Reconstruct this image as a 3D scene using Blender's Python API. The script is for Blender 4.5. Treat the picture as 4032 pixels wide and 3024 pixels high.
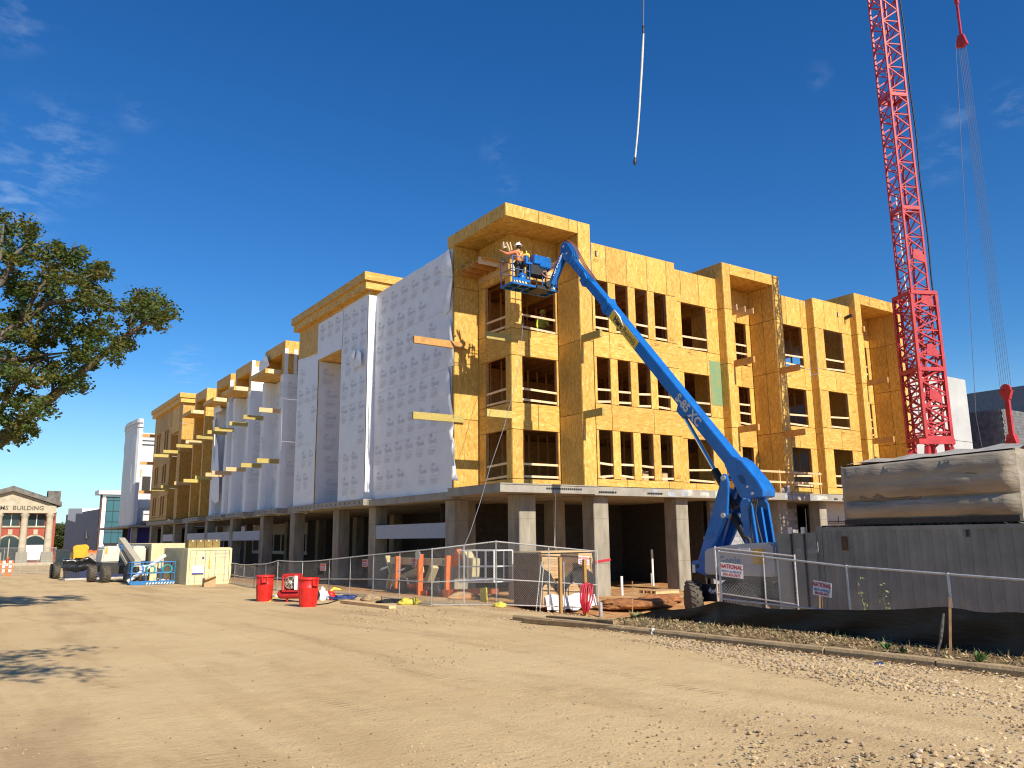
import bpy, bmesh, math, random
from mathutils import Vector, Matrix, noise
random.seed(7)
R = math.radians
for o in list(bpy.data.objects):
    bpy.data.objects.remove(o)
scene = bpy.context.scene
COL = scene.collection

# ------------------------------------------------------------------ camera
FPX, PITCH, ROLL, YAW = 3184.95, R(10.7338), R(-0.66377), R(34.418)
CAMZ = 2.35
_fw = Vector((math.sin(YAW) * math.cos(PITCH), math.cos(YAW) * math.cos(PITCH), math.sin(PITCH)))
_r0 = Vector((math.cos(YAW), -math.sin(YAW), 0))
_u0 = _r0.cross(_fw)
_rt = _r0 * math.cos(ROLL) + _u0 * math.sin(ROLL)
_up = _u0 * math.cos(ROLL) - _r0 * math.sin(ROLL)
cam_d = bpy.data.cameras.new('camera')
cam = bpy.data.objects.new('camera', cam_d)
COL.objects.link(cam)
m = Matrix.Identity(4)
for i in range(3):
    m[i][0], m[i][1], m[i][2] = _rt[i], _up[i], -_fw[i]
m[2][3] = CAMZ
cam.matrix_world = m
cam_d.sensor_fit = 'HORIZONTAL'
cam_d.sensor_width = 36
cam_d.lens = FPX / 4032 * 36
cam_d.clip_end = 3000
cam_d.clip_start = 0.1
scene.camera = cam

# ------------------------------------------------------------------ sky, sun, exposure
SUN = Vector((0.022, -1.0, 0.755)).normalized()
world = bpy.data.worlds.new('World')
scene.world = world
world.use_nodes = True
wn, wl = world.node_tree.nodes, world.node_tree.links
wn.clear()
sky = wn.new('ShaderNodeTexSky')
sky.sky_type = 'NISHITA'
sky.sun_disc = False
sky.sun_elevation = math.asin(SUN.z)
sky.sun_rotation = math.atan2(SUN.x, SUN.y)
sky.altitude = 250
sky.air_density = 1.0
sky.dust_density = 0.0
sky.ozone_density = 2.2
wbg = wn.new('ShaderNodeBackground')
wout = wn.new('ShaderNodeOutputWorld')
wbg.inputs['Strength'].default_value = 0.083
# thin cirrus wisps, laid out on a plane high above the ground
tc = wn.new('ShaderNodeTexCoord')
sep = wn.new('ShaderNodeSeparateXYZ')
wl.new(tc.outputs['Generated'], sep.inputs[0])
mx = wn.new('ShaderNodeMath'); mx.operation = 'MAXIMUM'; mx.inputs[1].default_value = 0.03
wl.new(sep.outputs['Z'], mx.inputs[0])
dv = wn.new('ShaderNodeVectorMath'); dv.operation = 'DIVIDE'
cmb = wn.new('ShaderNodeCombineXYZ')
for k in ('X', 'Y', 'Z'):
    wl.new(mx.outputs[0], cmb.inputs[k])
wl.new(tc.outputs['Generated'], dv.inputs[0]); wl.new(cmb.outputs[0], dv.inputs[1])
n1 = wn.new('ShaderNodeTexNoise'); n1.inputs['Scale'].default_value = 9.0; n1.inputs['Detail'].default_value = 9; n1.inputs['Roughness'].default_value = 0.62
wl.new(dv.outputs[0], n1.inputs['Vector'])
r1 = wn.new('ShaderNodeMapRange'); r1.inputs[1].default_value = 0.46; r1.inputs[2].default_value = 0.72
wl.new(n1.outputs['Fac'], r1.inputs[0])
def _ray0(px, py): return (_rt * ((px - 2016) / FPX) - _up * ((py - 1512) / FPX) + _fw).normalized()
acc = None
for (px, py, rad, amt) in ((210, 600, .075, .5), (20, 780, .07, .65), (330, 640, .035, .45), (1965, 590, .03, .25), (3220, 300, .02, .22), (3760, 455, .022, .35), (3970, 395, .024, .4), (3990, 450, .02, .4), (3700, 620, .04, .3), (735, 1450, .04, .5), (2000, 730, .02, .3), (60, 60, .05, .4), (540, 440, .03, .25)):
    vd = wn.new('ShaderNodeVectorMath'); vd.operation = 'DISTANCE'; vd.inputs[1].default_value = _ray0(px, py)
    wl.new(tc.outputs['Generated'], vd.inputs[0])
    rr_ = wn.new('ShaderNodeMapRange'); rr_.interpolation_type = 'SMOOTHSTEP'; rr_.inputs[1].default_value = rad; rr_.inputs[2].default_value = rad * .15; rr_.inputs[3].default_value = 0; rr_.inputs[4].default_value = amt
    wl.new(vd.outputs['Value'], rr_.inputs[0])
    if acc is None: acc = rr_.outputs[0]
    else:
        m0 = wn.new('ShaderNodeMath'); m0.operation = 'MAXIMUM'; wl.new(acc, m0.inputs[0]); wl.new(rr_.outputs[0], m0.inputs[1]); acc = m0.outputs[0]
class r2: outputs = [acc]
mm = wn.new('ShaderNodeMath'); mm.operation = 'MULTIPLY'
wl.new(r1.outputs[0], mm.inputs[0]); wl.new(r2.outputs[0], mm.inputs[1])
# low bank of haze cloud near the horizon
n3 = wn.new('ShaderNodeTexNoise'); n3.inputs['Scale'].default_value = 3.0; n3.inputs['Detail'].default_value = 6
mp3 = wn.new('ShaderNodeMapping'); mp3.inputs['Scale'].default_value = (1, 1, 7)
wl.new(tc.outputs['Generated'], mp3.inputs[0]); wl.new(mp3.outputs[0], n3.inputs['Vector'])
r3 = wn.new('ShaderNodeMapRange'); r3.inputs[1].default_value = 0.45; r3.inputs[2].default_value = 0.7
wl.new(n3.outputs['Fac'], r3.inputs[0])
r4 = wn.new('ShaderNodeMapRange'); r4.inputs[1].default_value = 0.20; r4.inputs[2].default_value = 0.06
wl.new(sep.outputs['Z'], r4.inputs[0])
m3 = wn.new('ShaderNodeMath'); m3.operation = 'MULTIPLY'
wl.new(r3.outputs[0], m3.inputs[0]); wl.new(r4.outputs[0], m3.inputs[1])
sm = wn.new('ShaderNodeMath'); sm.operation = 'MAXIMUM'
wl.new(mm.outputs[0], sm.inputs[0]); wl.new(m3.outputs[0], sm.inputs[1])
r5 = wn.new('ShaderNodeMapRange'); r5.interpolation_type = 'SMOOTHSTEP'; r5.inputs[1].default_value = 0.22; r5.inputs[2].default_value = 0.0; r5.inputs[4].default_value = 0.8
wl.new(sep.outputs['Z'], r5.inputs[0])
sm5 = wn.new('ShaderNodeMath'); sm5.operation = 'MAXIMUM'; wl.new(sm.outputs[0], sm5.inputs[0]); wl.new(r5.outputs[0], sm5.inputs[1]); sm = sm5
sc2 = wn.new('ShaderNodeMath'); sc2.operation = 'MULTIPLY'; sc2.inputs[1].default_value = 0.5
wl.new(sm.outputs[0], sc2.inputs[0])
mixc = wn.new('ShaderNodeMix'); mixc.data_type = 'RGBA'
wl.new(sc2.outputs[0], mixc.inputs['Factor'])
hs = wn.new('ShaderNodeHueSaturation'); hs.inputs['Saturation'].default_value = 1.34; hs.inputs['Hue'].default_value = 0.508; wl.new(sky.outputs[0], hs.inputs['Color'])
tn = wn.new('ShaderNodeMix'); tn.data_type = 'RGBA'; tn.blend_type = 'MULTIPLY'; tn.inputs['Factor'].default_value = 1; tn.inputs['B'].default_value = (0.68, 1.0, 1.12, 1); wl.new(hs.outputs[0], tn.inputs['A'])
wl.new(tn.outputs['Result'], mixc.inputs['A'])
mixc.inputs['B'].default_value = (5.2, 6.6, 8.2, 1)
wl.new(mixc.outputs['Result'], wbg.inputs['Color'])
wl.new(wbg.outputs[0], wout.inputs['Surface'])

sun_d = bpy.data.lights.new('sun', 'SUN')
sun_d.energy = 5.0
sun_d.angle = R(0.53)
sun_d.color = (1.0, 0.905, 0.76)
sun = bpy.data.objects.new('sun', sun_d)
sun.rotation_euler = (-SUN).to_track_quat('-Z', 'Y').to_euler()
sun.location = (0, -30, 40)
COL.objects.link(sun)
scene.view_settings.view_transform = 'Standard'
scene.view_settings.look = 'None'
scene.view_settings.gamma = 1
scene.view_settings.exposure = 0.52
scene.view_settings.use_curve_mapping = False
scene.render.engine = 'CYCLES'
scene.cycles.max_bounces = 6
scene.cycles.diffuse_bounces = 4
scene.cycles.glossy_bounces = 3
scene.cycles.transparent_max_bounces = 12
scene.cycles.use_denoising = True
scene.cycles.filter_width = 1.15

# ------------------------------------------------------------------ pixel helpers (photo pixels, 4032 x 3024)
EYE = Vector((0, 0, CAMZ))
def ray(px, py):
    return _rt * ((px - 2016) / FPX) - _up * ((py - 1512) / FPX) + _fw
def onX(px, py, X):
    d = ray(px, py); return EYE + d * (X / d.x)
def onY(px, py, Y):
    d = ray(px, py); return EYE + d * (Y / d.y)
def onZ(px, py, Z):
    d = ray(px, py); return EYE + d * ((Z - CAMZ) / d.z)
def atd(px, py, dist):
    return EYE + ray(px, py) * dist
def sstep(a, b, x):
    t = min(1, max(0, (x - a) / (b - a))); return t * t * (3 - 2 * t)
def pad_mask(x, y):
    """1 on the lower building pad, 0 on the street"""
    a = sstep(13.2, 15.6, x) * sstep(6, 9, x) * (1 - sstep(19, 26, y))
    b = sstep(15.2, 16.8, x) * sstep(20, 23, y)
    return max(a, b)
def street(x, y):
    return max(-1.1, 0.70 - 0.0145 * (0.565 * x + 0.825 * y))
def gz(x, y):
    s = street(x, y)
    w = pad_mask(x, y)
    if w > 0:
        pad = -0.08 if y < 23 else 0.0
        s = s * (1 - w) + min(pad, s) * w
    # raised verge behind the kerb
    if 11.36 < x < 13.6 and y < 15.5:
        s += 0.10 * (1 - sstep(12.9, 13.6, x)) * (1 - sstep(13.4, 15.2, y))
    # heap of red dirt in front of the columns
    s += 0.16 * math.exp(-(((x - 19.5) / 2.6) ** 2 + ((y - 21.6) / 1.3) ** 2))
    s += 0.13 * math.exp(-(((x - 13.6) / 1.2) ** 2 + ((y - 22.6) / 1.6) ** 2))
    return s
def gp(px, py, off=0.0):
    """photo pixel -> point of the ground"""
    d = ray(px, py); t = 10.0
    lo, hi = 1.0, 400.0
    for _ in range(50):
        t = (lo + hi) / 2
        p = EYE + d * t
        if p.z > gz(p.x, p.y) + off: lo = t
        else: hi = t
    return EYE + d * t
def G(x, y, dz=0.0):
    return Vector((x, y, gz(x, y) + dz))

# ------------------------------------------------------------------ materials
MATS = {}
def srgb(h):
    h = h.lstrip('#'); c = [int(h[i:i + 2], 16) / 255 for i in (0, 2, 4)]
    return tuple(((v + .055) / 1.055) ** 2.4 if v > .04045 else v / 12.92 for v in c) + (1,)
def mat(name, col, rough=0.6, metal=0.0, var=0.12, scale=6.0, bump=0.0, bscale=40.0, spec=0.4, col2=None, stretch=(1, 1, 1), objvar=0.0, coat=0.0):
    """plain painted / natural surface with noise in colour and relief"""
    if name in MATS: return MATS[name]
    mt = bpy.data.materials.new(name); mt.use_nodes = True
    n, l = mt.node_tree.nodes, mt.node_tree.links
    b = n['Principled BSDF']
    b.inputs['Roughness'].default_value = rough
    b.inputs['Metallic'].default_value = metal
    b.inputs['Specular IOR Level'].default_value = spec
    if coat: b.inputs['Coat Weight'].default_value = coat
    g = n.new('ShaderNodeNewGeometry')
    mp = n.new('ShaderNodeMapping'); mp.inputs['Scale'].default_value = stretch
    l.new(g.outputs['Position'], mp.inputs[0])
    t = n.new('ShaderNodeTexNoise'); t.inputs['Scale'].default_value = scale; t.inputs['Detail'].default_value = 6; t.inputs['Roughness'].default_value = 0.6
    l.new(mp.outputs[0], t.inputs['Vector'])
    mr = n.new('ShaderNodeMapRange'); mr.inputs[1].default_value = 0.3; mr.inputs[2].default_value = 0.7
    l.new(t.outputs['Fac'], mr.inputs[0])
    mi = n.new('ShaderNodeMix'); mi.data_type = 'RGBA'
    c = tuple(col[:3])
    c2 = col2 if col2 else tuple(v * (1 - var * 2) for v in c)
    c1 = tuple(min(1, v * (1 + var)) for v in c)
    mi.inputs['A'].default_value = (*c1, 1); mi.inputs['B'].default_value = (*c2[:3], 1)
    l.new(mr.outputs[0], mi.inputs['Factor'])
    out = mi.outputs['Result']
    if objvar:
        oi = n.new('ShaderNodeObjectInfo')
        hv = n.new('ShaderNodeHueSaturation')
        r = n.new('ShaderNodeMapRange'); r.inputs[3].default_value = 1 - objvar; r.inputs[4].default_value = 1 + objvar
        l.new(oi.outputs['Random'], r.inputs[0]); l.new(r.outputs[0], hv.inputs['Value']); l.new(out, hv.inputs['Color'])
        out = hv.outputs[0]
    l.new(out, b.inputs['Base Color'])
    if bump:
        t2 = n.new('ShaderNodeTexNoise'); t2.inputs['Scale'].default_value = bscale; t2.inputs['Detail'].default_value = 5
        l.new(mp.outputs[0], t2.inputs['Vector'])
        bp = n.new('ShaderNodeBump'); bp.inputs['Strength'].default_value = bump; bp.inputs['Distance'].default_value = 0.03
        l.new(t2.outputs['Fac'], bp.inputs['Height']); l.new(bp.outputs[0], b.inputs['Normal'])
    MATS[name] = mt
    return mt

def osb_mat(name, vertical, tint=(1, 1, 1)):
    """oriented strand board: overlapping flakes, each with its own tone"""
    if name in MATS: return MATS[name]
    mt = bpy.data.materials.new(name); mt.use_nodes = True
    n, l = mt.node_tree.nodes, mt.node_tree.links
    b = n['Principled BSDF']; b.inputs['Roughness'].default_value = 0.62; b.inputs['Specular IOR Level'].default_value = 0.3
    g = n.new('ShaderNodeNewGeometry')
    oi = n.new('ShaderNodeObjectInfo')
    off = n.new('ShaderNodeVectorMath'); off.operation = 'MULTIPLY_ADD'
    cx = n.new('ShaderNodeCombineXYZ')
    for k in 'XYZ': l.new(oi.outputs['Random'], cx.inputs[k])
    l.new(cx.outputs[0], off.inputs[0]); off.inputs[1].default_value = (37, 53, 71); l.new(g.outputs['Position'], off.inputs[2])
    wn_ = n.new('ShaderNodeTexNoise'); wn_.inputs['Scale'].default_value = 5
    l.new(off.outputs[0], wn_.inputs['Vector'])
    ad = n.new('ShaderNodeVectorMath'); ad.operation = 'MULTIPLY_ADD'; ad.inputs[1].default_value = (.11, .11, .11)
    l.new(wn_.outputs['Color'], ad.inputs[0]); l.new(off.outputs[0], ad.inputs[2])
    cols = []
    for i, (a, c) in enumerate(((9.0, 34.0), (4.5, 16.0))):
        mp = n.new('ShaderNodeMapping')
        mp.inputs['Scale'].default_value = (c, c, a) if vertical else (a, a, c)
        mp.inputs['Rotation'].default_value = (0.35 * i, 0.3 * i, 0)
        l.new(ad.outputs[0], mp.inputs[0])
        v = n.new('ShaderNodeTexVoronoi'); v.inputs['Scale'].default_value = 1.0; v.inputs['Randomness'].default_value = 1
        l.new(mp.outputs[0], v.inputs['Vector'])
        s = n.new('ShaderNodeSeparateColor'); l.new(v.outputs['Color'], s.inputs[0])
        cols.append(s.outputs[0])
    av = n.new('ShaderNodeMath'); av.operation = 'MULTIPLY_ADD'; av.inputs[1].default_value = 0.5
    hf = n.new('ShaderNodeMath'); hf.operation = 'MULTIPLY'; hf.inputs[1].default_value = 0.5
    l.new(cols[0], hf.inputs[0]); l.new(cols[1], av.inputs[0]); l.new(hf.outputs[0], av.inputs[2])
    cr = n.new('ShaderNodeValToRGB')
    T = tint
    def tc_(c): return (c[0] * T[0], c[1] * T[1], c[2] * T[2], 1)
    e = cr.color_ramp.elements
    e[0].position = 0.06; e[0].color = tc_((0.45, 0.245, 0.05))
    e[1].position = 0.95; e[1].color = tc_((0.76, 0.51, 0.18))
    x = e.new(0.38); x.color = tc_((0.575, 0.338, 0.070))
    x = e.new(0.66); x.color = tc_((0.635, 0.385, 0.090))
    l.new(av.outputs[0], cr.inputs[0])
    big = n.new('ShaderNodeTexNoise'); big.inputs['Scale'].default_value = 0.8; big.inputs['Detail'].default_value = 3
    l.new(off.outputs[0], big.inputs['Vector'])
    a2 = n.new('ShaderNodeMath'); a2.operation = 'MULTIPLY_ADD'; a2.inputs[1].default_value = 0.30
    rr = n.new('ShaderNodeMapRange'); rr.inputs[3].default_value = 0.70; rr.inputs[4].default_value = 0.93
    l.new(oi.outputs['Random'], rr.inputs[0]); l.new(big.outputs['Fac'], a2.inputs[0]); l.new(rr.outputs[0], a2.inputs[2])
    hv = n.new('ShaderNodeHueSaturation'); l.new(cr.outputs[0], hv.inputs['Color']); l.new(a2.outputs[0], hv.inputs['Value'])
    l.new(hv.outputs[0], b.inputs['Base Color'])
    bp = n.new('ShaderNodeBump'); bp.inputs['Strength'].default_value = 0.15; bp.inputs['Distance'].default_value = 0.01
    l.new(av.outputs[0], bp.inputs['Height']); l.new(bp.outputs[0], b.inputs['Normal'])
    MATS[name] = mt
    return mt

OSBH = osb_mat('osb_flat_grain', False)
OSBV = osb_mat('osb_upright_grain', True)
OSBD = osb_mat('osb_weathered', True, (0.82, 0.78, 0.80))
GREENB = mat('green_faced_board', (0.11, 0.24, 0.135), 0.7, var=.18, scale=3, col2=(0.26, 0.27, 0.11))
LUMBER = mat('sawn_lumber', (0.66, 0.44, 0.22), 0.6, var=.12, scale=5, stretch=(1, 1, 6), objvar=.14)
LUMBERP = mat('pale_lumber', (0.72, 0.53, 0.32), 0.6, var=.10, scale=5, objvar=.10)
STUD = mat('stud_lumber', (0.45, 0.24, 0.085), 0.7, var=.15, scale=4, objvar=.2)
TREATED = mat('treated_lumber', (0.46, 0.36, 0.10), 0.6, var=.18, scale=4, stretch=(2, 2, 14), objvar=.18)
BEAMO = mat('orange_lumber', (0.52, 0.27, 0.08), 0.6, var=.15, scale=4, objvar=.1)
CONC = mat('grey_concrete', (0.295, 0.265, 0.205), 0.85, var=.18, scale=1.6, bump=.3, bscale=14, stretch=(1.6, 1.6, .5), objvar=.06)
CONCD = mat('grey_concrete_slab', (0.31, 0.29, 0.245), 0.85, var=.12, scale=2.2, bump=.2, bscale=18)
WRAP = mat('white_house_wrap', (0.73, 0.74, 0.765), 0.5, var=.03, scale=1.5, bump=.10, bscale=7.0)
PRINT = mat('grey_print', (0.595, 0.605, 0.65), 0.6, var=.03)
CABLE = mat('steel_cable', (0.10, 0.10, 0.11), 0.5, var=.05)
ROPE = mat('white_rope', (0.62, 0.58, 0.50), 0.8, var=.1)
BLACK = mat('black_rubber', (0.018, 0.018, 0.018), 0.55, var=.15)
DARK = mat('dark_steel', (0.03, 0.03, 0.032), 0.5, var=.1)
STEEL = mat('galvanised_steel', (0.60, 0.59, 0.57), 0.42, metal=.5, var=.12, scale=9)
WHITE = mat('white_paint', (0.78, 0.78, 0.76), 0.5, var=.04)
CREAM = mat('cream_paint', (0.66, 0.58, 0.34), 0.5, var=.08, scale=2)
RED = mat('red_plastic', (0.60, 0.022, 0.016), 0.45, var=.13, scale=5)
CRANER = mat('crane_red_paint', (0.45, 0.036, 0.045), 0.48, var=.14, scale=2.5)
BLUE = mat('lift_blue_paint', (0.010, 0.135, 0.45), 0.36, var=.12, scale=3.5, coat=.3)
GREYP = mat('grey_hood_paint', (0.40, 0.41, 0.41), 0.45, var=.05, scale=2)
YELLOW = mat('yellow_paint', (0.62, 0.37, 0.02), 0.5, var=.08)
ORANGE = mat('orange_paint', (0.70, 0.155, 0.03), 0.55, var=.10)
CHROME = mat('chrome', (0.75, 0.76, 0.78), 0.12, metal=1, var=.02)
SIGNW = mat('sign_white', (0.80, 0.79, 0.77), 0.5, var=.03)
SIGNR = mat('sign_red', (0.50, 0.02, 0.03), 0.5, var=.03)
SIGNB = mat('sign_blue', (0.05, 0.07, 0.30), 0.5, var=.03)

# ------------------------------------------------------------------ mesh and object helpers
WM = {}                      # world matrices of everything that has children
def reg(o, parent):
    """link o (already placed in world space) and hang it under parent without moving it"""
    COL.objects.link(o)
    w = Matrix.LocRotScale(o.location, o.rotation_euler.to_quaternion() if o.rotation_mode == 'XYZ' else o.rotation_quaternion, o.scale)
    WM[o.name] = w
    if parent is not None:
        o.parent = parent
        o.matrix_parent_inverse = WM[parent.name].inverted()
    return o
def thing(name, label, cat, loc, group=None):
    o = bpy.data.objects.new(name, None)
    o.empty_display_size = 0.2
    o.location = loc
    reg(o, None)
    return tag(o, label, cat, group)
def tag(o, label, cat, group=None):
    o['label'] = label; o['category'] = cat
    if group: o['group'] = group
    return o
UNIT = {}
def unit_cube(mt):
    if mt.name not in UNIT:
        bm = bmesh.new(); bmesh.ops.create_cube(bm, size=1)
        me = bpy.data.meshes.new('box_' + mt.name); bm.to_mesh(me); bm.free(); me.materials.append(mt)
        UNIT[mt.name] = me
    return UNIT[mt.name]
def box(name, mt, lo, hi, parent, rot=None):
    """axis aligned box between two corners, one object, shared mesh"""
    o = bpy.data.objects.new(name, unit_cube(mt))
    lo, hi = Vector(lo), Vector(hi)
    o.location = (lo + hi) / 2
    o.scale = [max(.001, abs(a)) for a in (hi - lo)]
    if rot: o.rotation_euler = rot
    return reg(o, parent)
def bar(name, mt, p, q, w, h, parent, up=(0, 0, 1), shape='box'):
    """straight member from p to q; w across, h along up"""
    p, q = Vector(p), Vector(q); d = q - p; L = d.length
    z = d.normalized(); u = Vector(up)
    x = u.cross(z)
    if x.length < 1e-4: x = Vector((1, 0, 0)).cross(z)
    if x.length < 1e-4: x = Vector((0, 1, 0)).cross(z)
    x.normalize(); y = z.cross(x)
    o = bpy.data.objects.new(name, unit_cube(mt) if shape == 'box' else unit_cyl(mt))
    o.rotation_euler = Matrix((x, y, z)).transposed().to_euler()
    o.location = (p + q) / 2; o.scale = (w, h, L)
    return reg(o, parent)
UCYL = {}
def unit_cyl(mt, n=10):
    k = (mt.name, n)
    if k not in UCYL:
        bm = bmesh.new(); bmesh.ops.create_cone(bm, cap_ends=True, segments=n, radius1=.5, radius2=.5, depth=1)
        for f in bm.faces:
            if len(f.verts) == 4: f.smooth = True
        me = bpy.data.meshes.new('rod_' + mt.name); bm.to_mesh(me); bm.free(); me.materials.append(mt)
        UCYL[k] = me
    return UCYL[k]
def rod(name, mt, p, q, dia, parent):
    return bar(name, mt, p, q, dia, dia, parent, shape='cyl')

class MB:
    """collects shapes, then becomes ONE mesh object"""
    def __init__(s): s.v = []; s.f = []; s.sm = []; s.mi = []; s.cur = 0
    def add(s, vs, fs, smooth=False):
        o = len(s.v); s.v += [tuple(v) for v in vs]
        for f in fs: s.f.append([i + o for i in f]); s.sm.append(smooth); s.mi.append(s.cur)
        return s
    def box(s, lo, hi):
        (a, b, c), (d, e, f) = lo, hi
        return s.add([(a, b, c), (d, b, c), (d, e, c), (a, e, c), (a, b, f), (d, b, f), (d, e, f), (a, e, f)],
                     [(0, 3, 2, 1), (4, 5, 6, 7), (0, 1, 5, 4), (1, 2, 6, 5), (2, 3, 7, 6), (3, 0, 4, 7)])
    def bar(s, p, q, w, h, up=(0, 0, 1)):
        p, q = Vector(p), Vector(q); z = (q - p).normalized(); x = Vector(up).cross(z)
        if x.length < 1e-4: x = Vector((1, 0, 0)).cross(z)
        if x.length < 1e-4: x = Vector((0, 1, 0)).cross(z)
        x.normalize(); y = z.cross(x); vs = []
        for c in (p, q):
            for a, b in ((-1, -1), (1, -1), (1, 1), (-1, 1)): vs.append(c + x * (a * w / 2) + y * (b * h / 2))
        return s.add(vs, [(0, 3, 2, 1), (4, 5, 6, 7), (0, 1, 5, 4), (1, 2, 6, 5), (2, 3, 7, 6), (3, 0, 4, 7)])
    def cyl(s, p, q, r, r2=None, n=12, cap=True, smooth=True):
        p, q = Vector(p), Vector(q); r2 = r if r2 is None else r2
        z = (q - p).normalized(); x = z.orthogonal().normalized(); y = z.cross(x)
        vs = []
        for c, rr in ((p, r), (q, r2)):
            for i in range(n):
                a = 2 * math.pi * i / n; vs.append(c + (x * math.cos(a) + y * math.sin(a)) * rr)
        s.add(vs, [(i, (i + 1) % n, n + (i + 1) % n, n + i) for i in range(n)], smooth)
        if cap: s.add(vs, [tuple(range(n - 1, -1, -1)), tuple(range(n, 2 * n))])
        return s
    def tube(s, pts, r, n=8, smooth=True):
        pts = [Vector(p) for p in pts]; rs = r if isinstance(r, (list, tuple)) else [r] * len(pts)
        vs = []; x = None
        for i, p in enumerate(pts):
            d = (pts[min(i + 1, len(pts) - 1)] - pts[max(i - 1, 0)])
            d = d.normalized() if d.length > 1e-7 else Vector((0, 0, 1))
            x = (d.orthogonal() if x is None else (x - d * x.dot(d)))
            if x.length < 1e-6: x = d.orthogonal()
            x.normalize(); y = d.cross(x)
            for k in range(n):
                a = 2 * math.pi * k / n; vs.append(p + (x * math.cos(a) + y * math.sin(a)) * rs[i])
        fs = []
        for i in range(len(pts) - 1):
            for k in range(n): fs.append((i * n + k, i * n + (k + 1) % n, (i + 1) * n + (k + 1) % n, (i + 1) * n + k))
        s.add(vs, fs, smooth)
        L = (len(pts) - 1) * n
        s.add(vs, [tuple(range(n - 1, -1, -1)), tuple(range(L, L + n))])
        return s
    def lathe(s, c, prof, n=20, axis=(0, 0, 1), smooth=True, close=True):
        c = Vector(c); z = Vector(axis).normalized(); x = z.orthogonal().normalized(); y = z.cross(x); vs = []
        for r, h in prof:
            for k in range(n):
                a = 2 * math.pi * k / n; vs.append(c + z * h + (x * math.cos(a) + y * math.sin(a)) * r)
        fs = []
        for i in range(len(prof) - 1):
            for k in range(n): fs.append((i * n + k, i * n + (k + 1) % n, (i + 1) * n + (k + 1) % n, (i + 1) * n + k))
        s.add(vs, fs, smooth)
        if close: s.add(vs, [tuple(range(n - 1, -1, -1)), tuple(range((len(prof) - 1) * n, len(prof) * n))])
        return s
    def prism(s, poly, ext):
        """polygon of 3D points extruded by a vector"""
        e = Vector(ext); n = len(poly); vs = [Vector(p) for p in poly] + [Vector(p) + e for p in poly]
        return s.add(vs, [tuple(range(n - 1, -1, -1)), tuple(range(n, 2 * n))] + [(i, (i + 1) % n, n + (i + 1) % n, n + i) for i in range(n)])
    def quad(s, a, b, c, d): return s.add([a, b, c, d], [(0, 1, 2, 3)])
    def ball(s, c, r, n=10, m_=7, sq=(1, 1, 1)):
        prof = [(math.sin(math.pi * i / m_), -math.cos(math.pi * i / m_)) for i in range(m_ + 1)]
        c = Vector(c); vs = []
        for rr, h in prof:
            for k in range(n):
                a = 2 * math.pi * k / n; vs.append((c.x + rr * r * math.cos(a) * sq[0], c.y + rr * r * math.sin(a) * sq[1], c.z + h * r * sq[2]))
        return s.add(vs, [(i * n + k, i * n + (k + 1) % n, (i + 1) * n + (k + 1) % n, (i + 1) * n + k) for i in range(m_) for k in range(n)], True)
    def mesh(s, name, mats):
        me = bpy.data.meshes.new(name); me.from_pydata(s.v, [], s.f)
        me.polygons.foreach_set('use_smooth', s.sm)
        if not isinstance(mats, (list, tuple)): mats = [mats]
        for mt in mats: me.materials.append(mt)
        if any(s.mi): me.polygons.foreach_set('material_index', s.mi)
        me.update(); return me
    def build(s, name, mats, parent=None, bevel=0):
        me = s.mesh(name, mats)
        bm = bmesh.new(); bm.from_mesh(me)
        bmesh.ops.recalc_face_normals(bm, faces=bm.faces)
        if bevel: bmesh.ops.bevel(bm, geom=[e for e in bm.edges if len(e.link_faces) == 2 and e.calc_face_angle(0) > .6], offset=bevel, segments=2, affect='EDGES', clamp_overlap=True)
        bm.to_mesh(me); bm.free()
        o = bpy.data.objects.new(name, me)
        return reg(o, parent)
def mesh_obj(name, me, parent, M=None):
    o = bpy.data.objects.new(name, me)
    if M is not None:
        o.location, q, o.scale = M.decompose(); o.rotation_euler = q.to_euler()
    return reg(o, parent)
def kids(o): return [c for c in ALLKIDS.get(o.name, [])]
ALLKIDS = {}
def copy_tree(root, M):
    """copy of a thing with copies of its parts and sub-parts, moved by M"""
    mp = {}
    src = [root] + [o for o in COL.objects if o.parent is root]
    src += [o for o in COL.objects if o.parent in src[1:]]
    for o in src:
        c = o.copy(); COL.objects.link(c); mp[o.name] = c
        if o is root:
            w = M @ WM[root.name]
            c.location, q, c.scale = w.decompose(); c.rotation_euler = q.to_euler()
            WM[c.name] = w
        else:
            c.parent = mp[o.parent.name]
    return mp[root.name]
TXT = {}
def text_mesh(body, size, mt, bold=0.0, align='CENTER', width=1.0, res=2):
    key = (body, size, mt.name, bold, align, width)
    if key in TXT: return TXT[key]
    cu = bpy.data.curves.new('lettering', 'FONT'); cu.body = body; cu.size = size; cu.align_x = align; cu.align_y = 'CENTER'
    cu.resolution_u = res; cu.offset = bold; cu.extrude = 0.0
    ob = bpy.data.objects.new('lettering', cu); COL.objects.link(ob)
    bpy.context.view_layer.update()
    me = bpy.data.meshes.new_from_object(ob.evaluated_get(bpy.context.evaluated_depsgraph_get()))
    bpy.data.objects.remove(ob)
    for v in me.vertices: v.co.x *= width
    me.materials.clear(); me.materials.append(mt)
    TXT[key] = me
    return me
def frame_m(origin, xdir, ydir):
    """matrix with x along xdir, y along ydir (for lettering on a surface)"""
    x = Vector(xdir).normalized(); y = Vector(ydir); y = (y - x * y.dot(x)).normalized(); z = x.cross(y)
    mm_ = Matrix((x, y, z)).transposed().to_4x4(); mm_.translation = Vector(origin); return mm_
def words(name, body, size, mt, origin, xdir, ydir, parent, bold=0.0, align='CENTER', width=1.0):
    return mesh_obj(name, text_mesh(body, size, mt, bold, align, width), parent, frame_m(origin, xdir, ydir))

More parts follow.
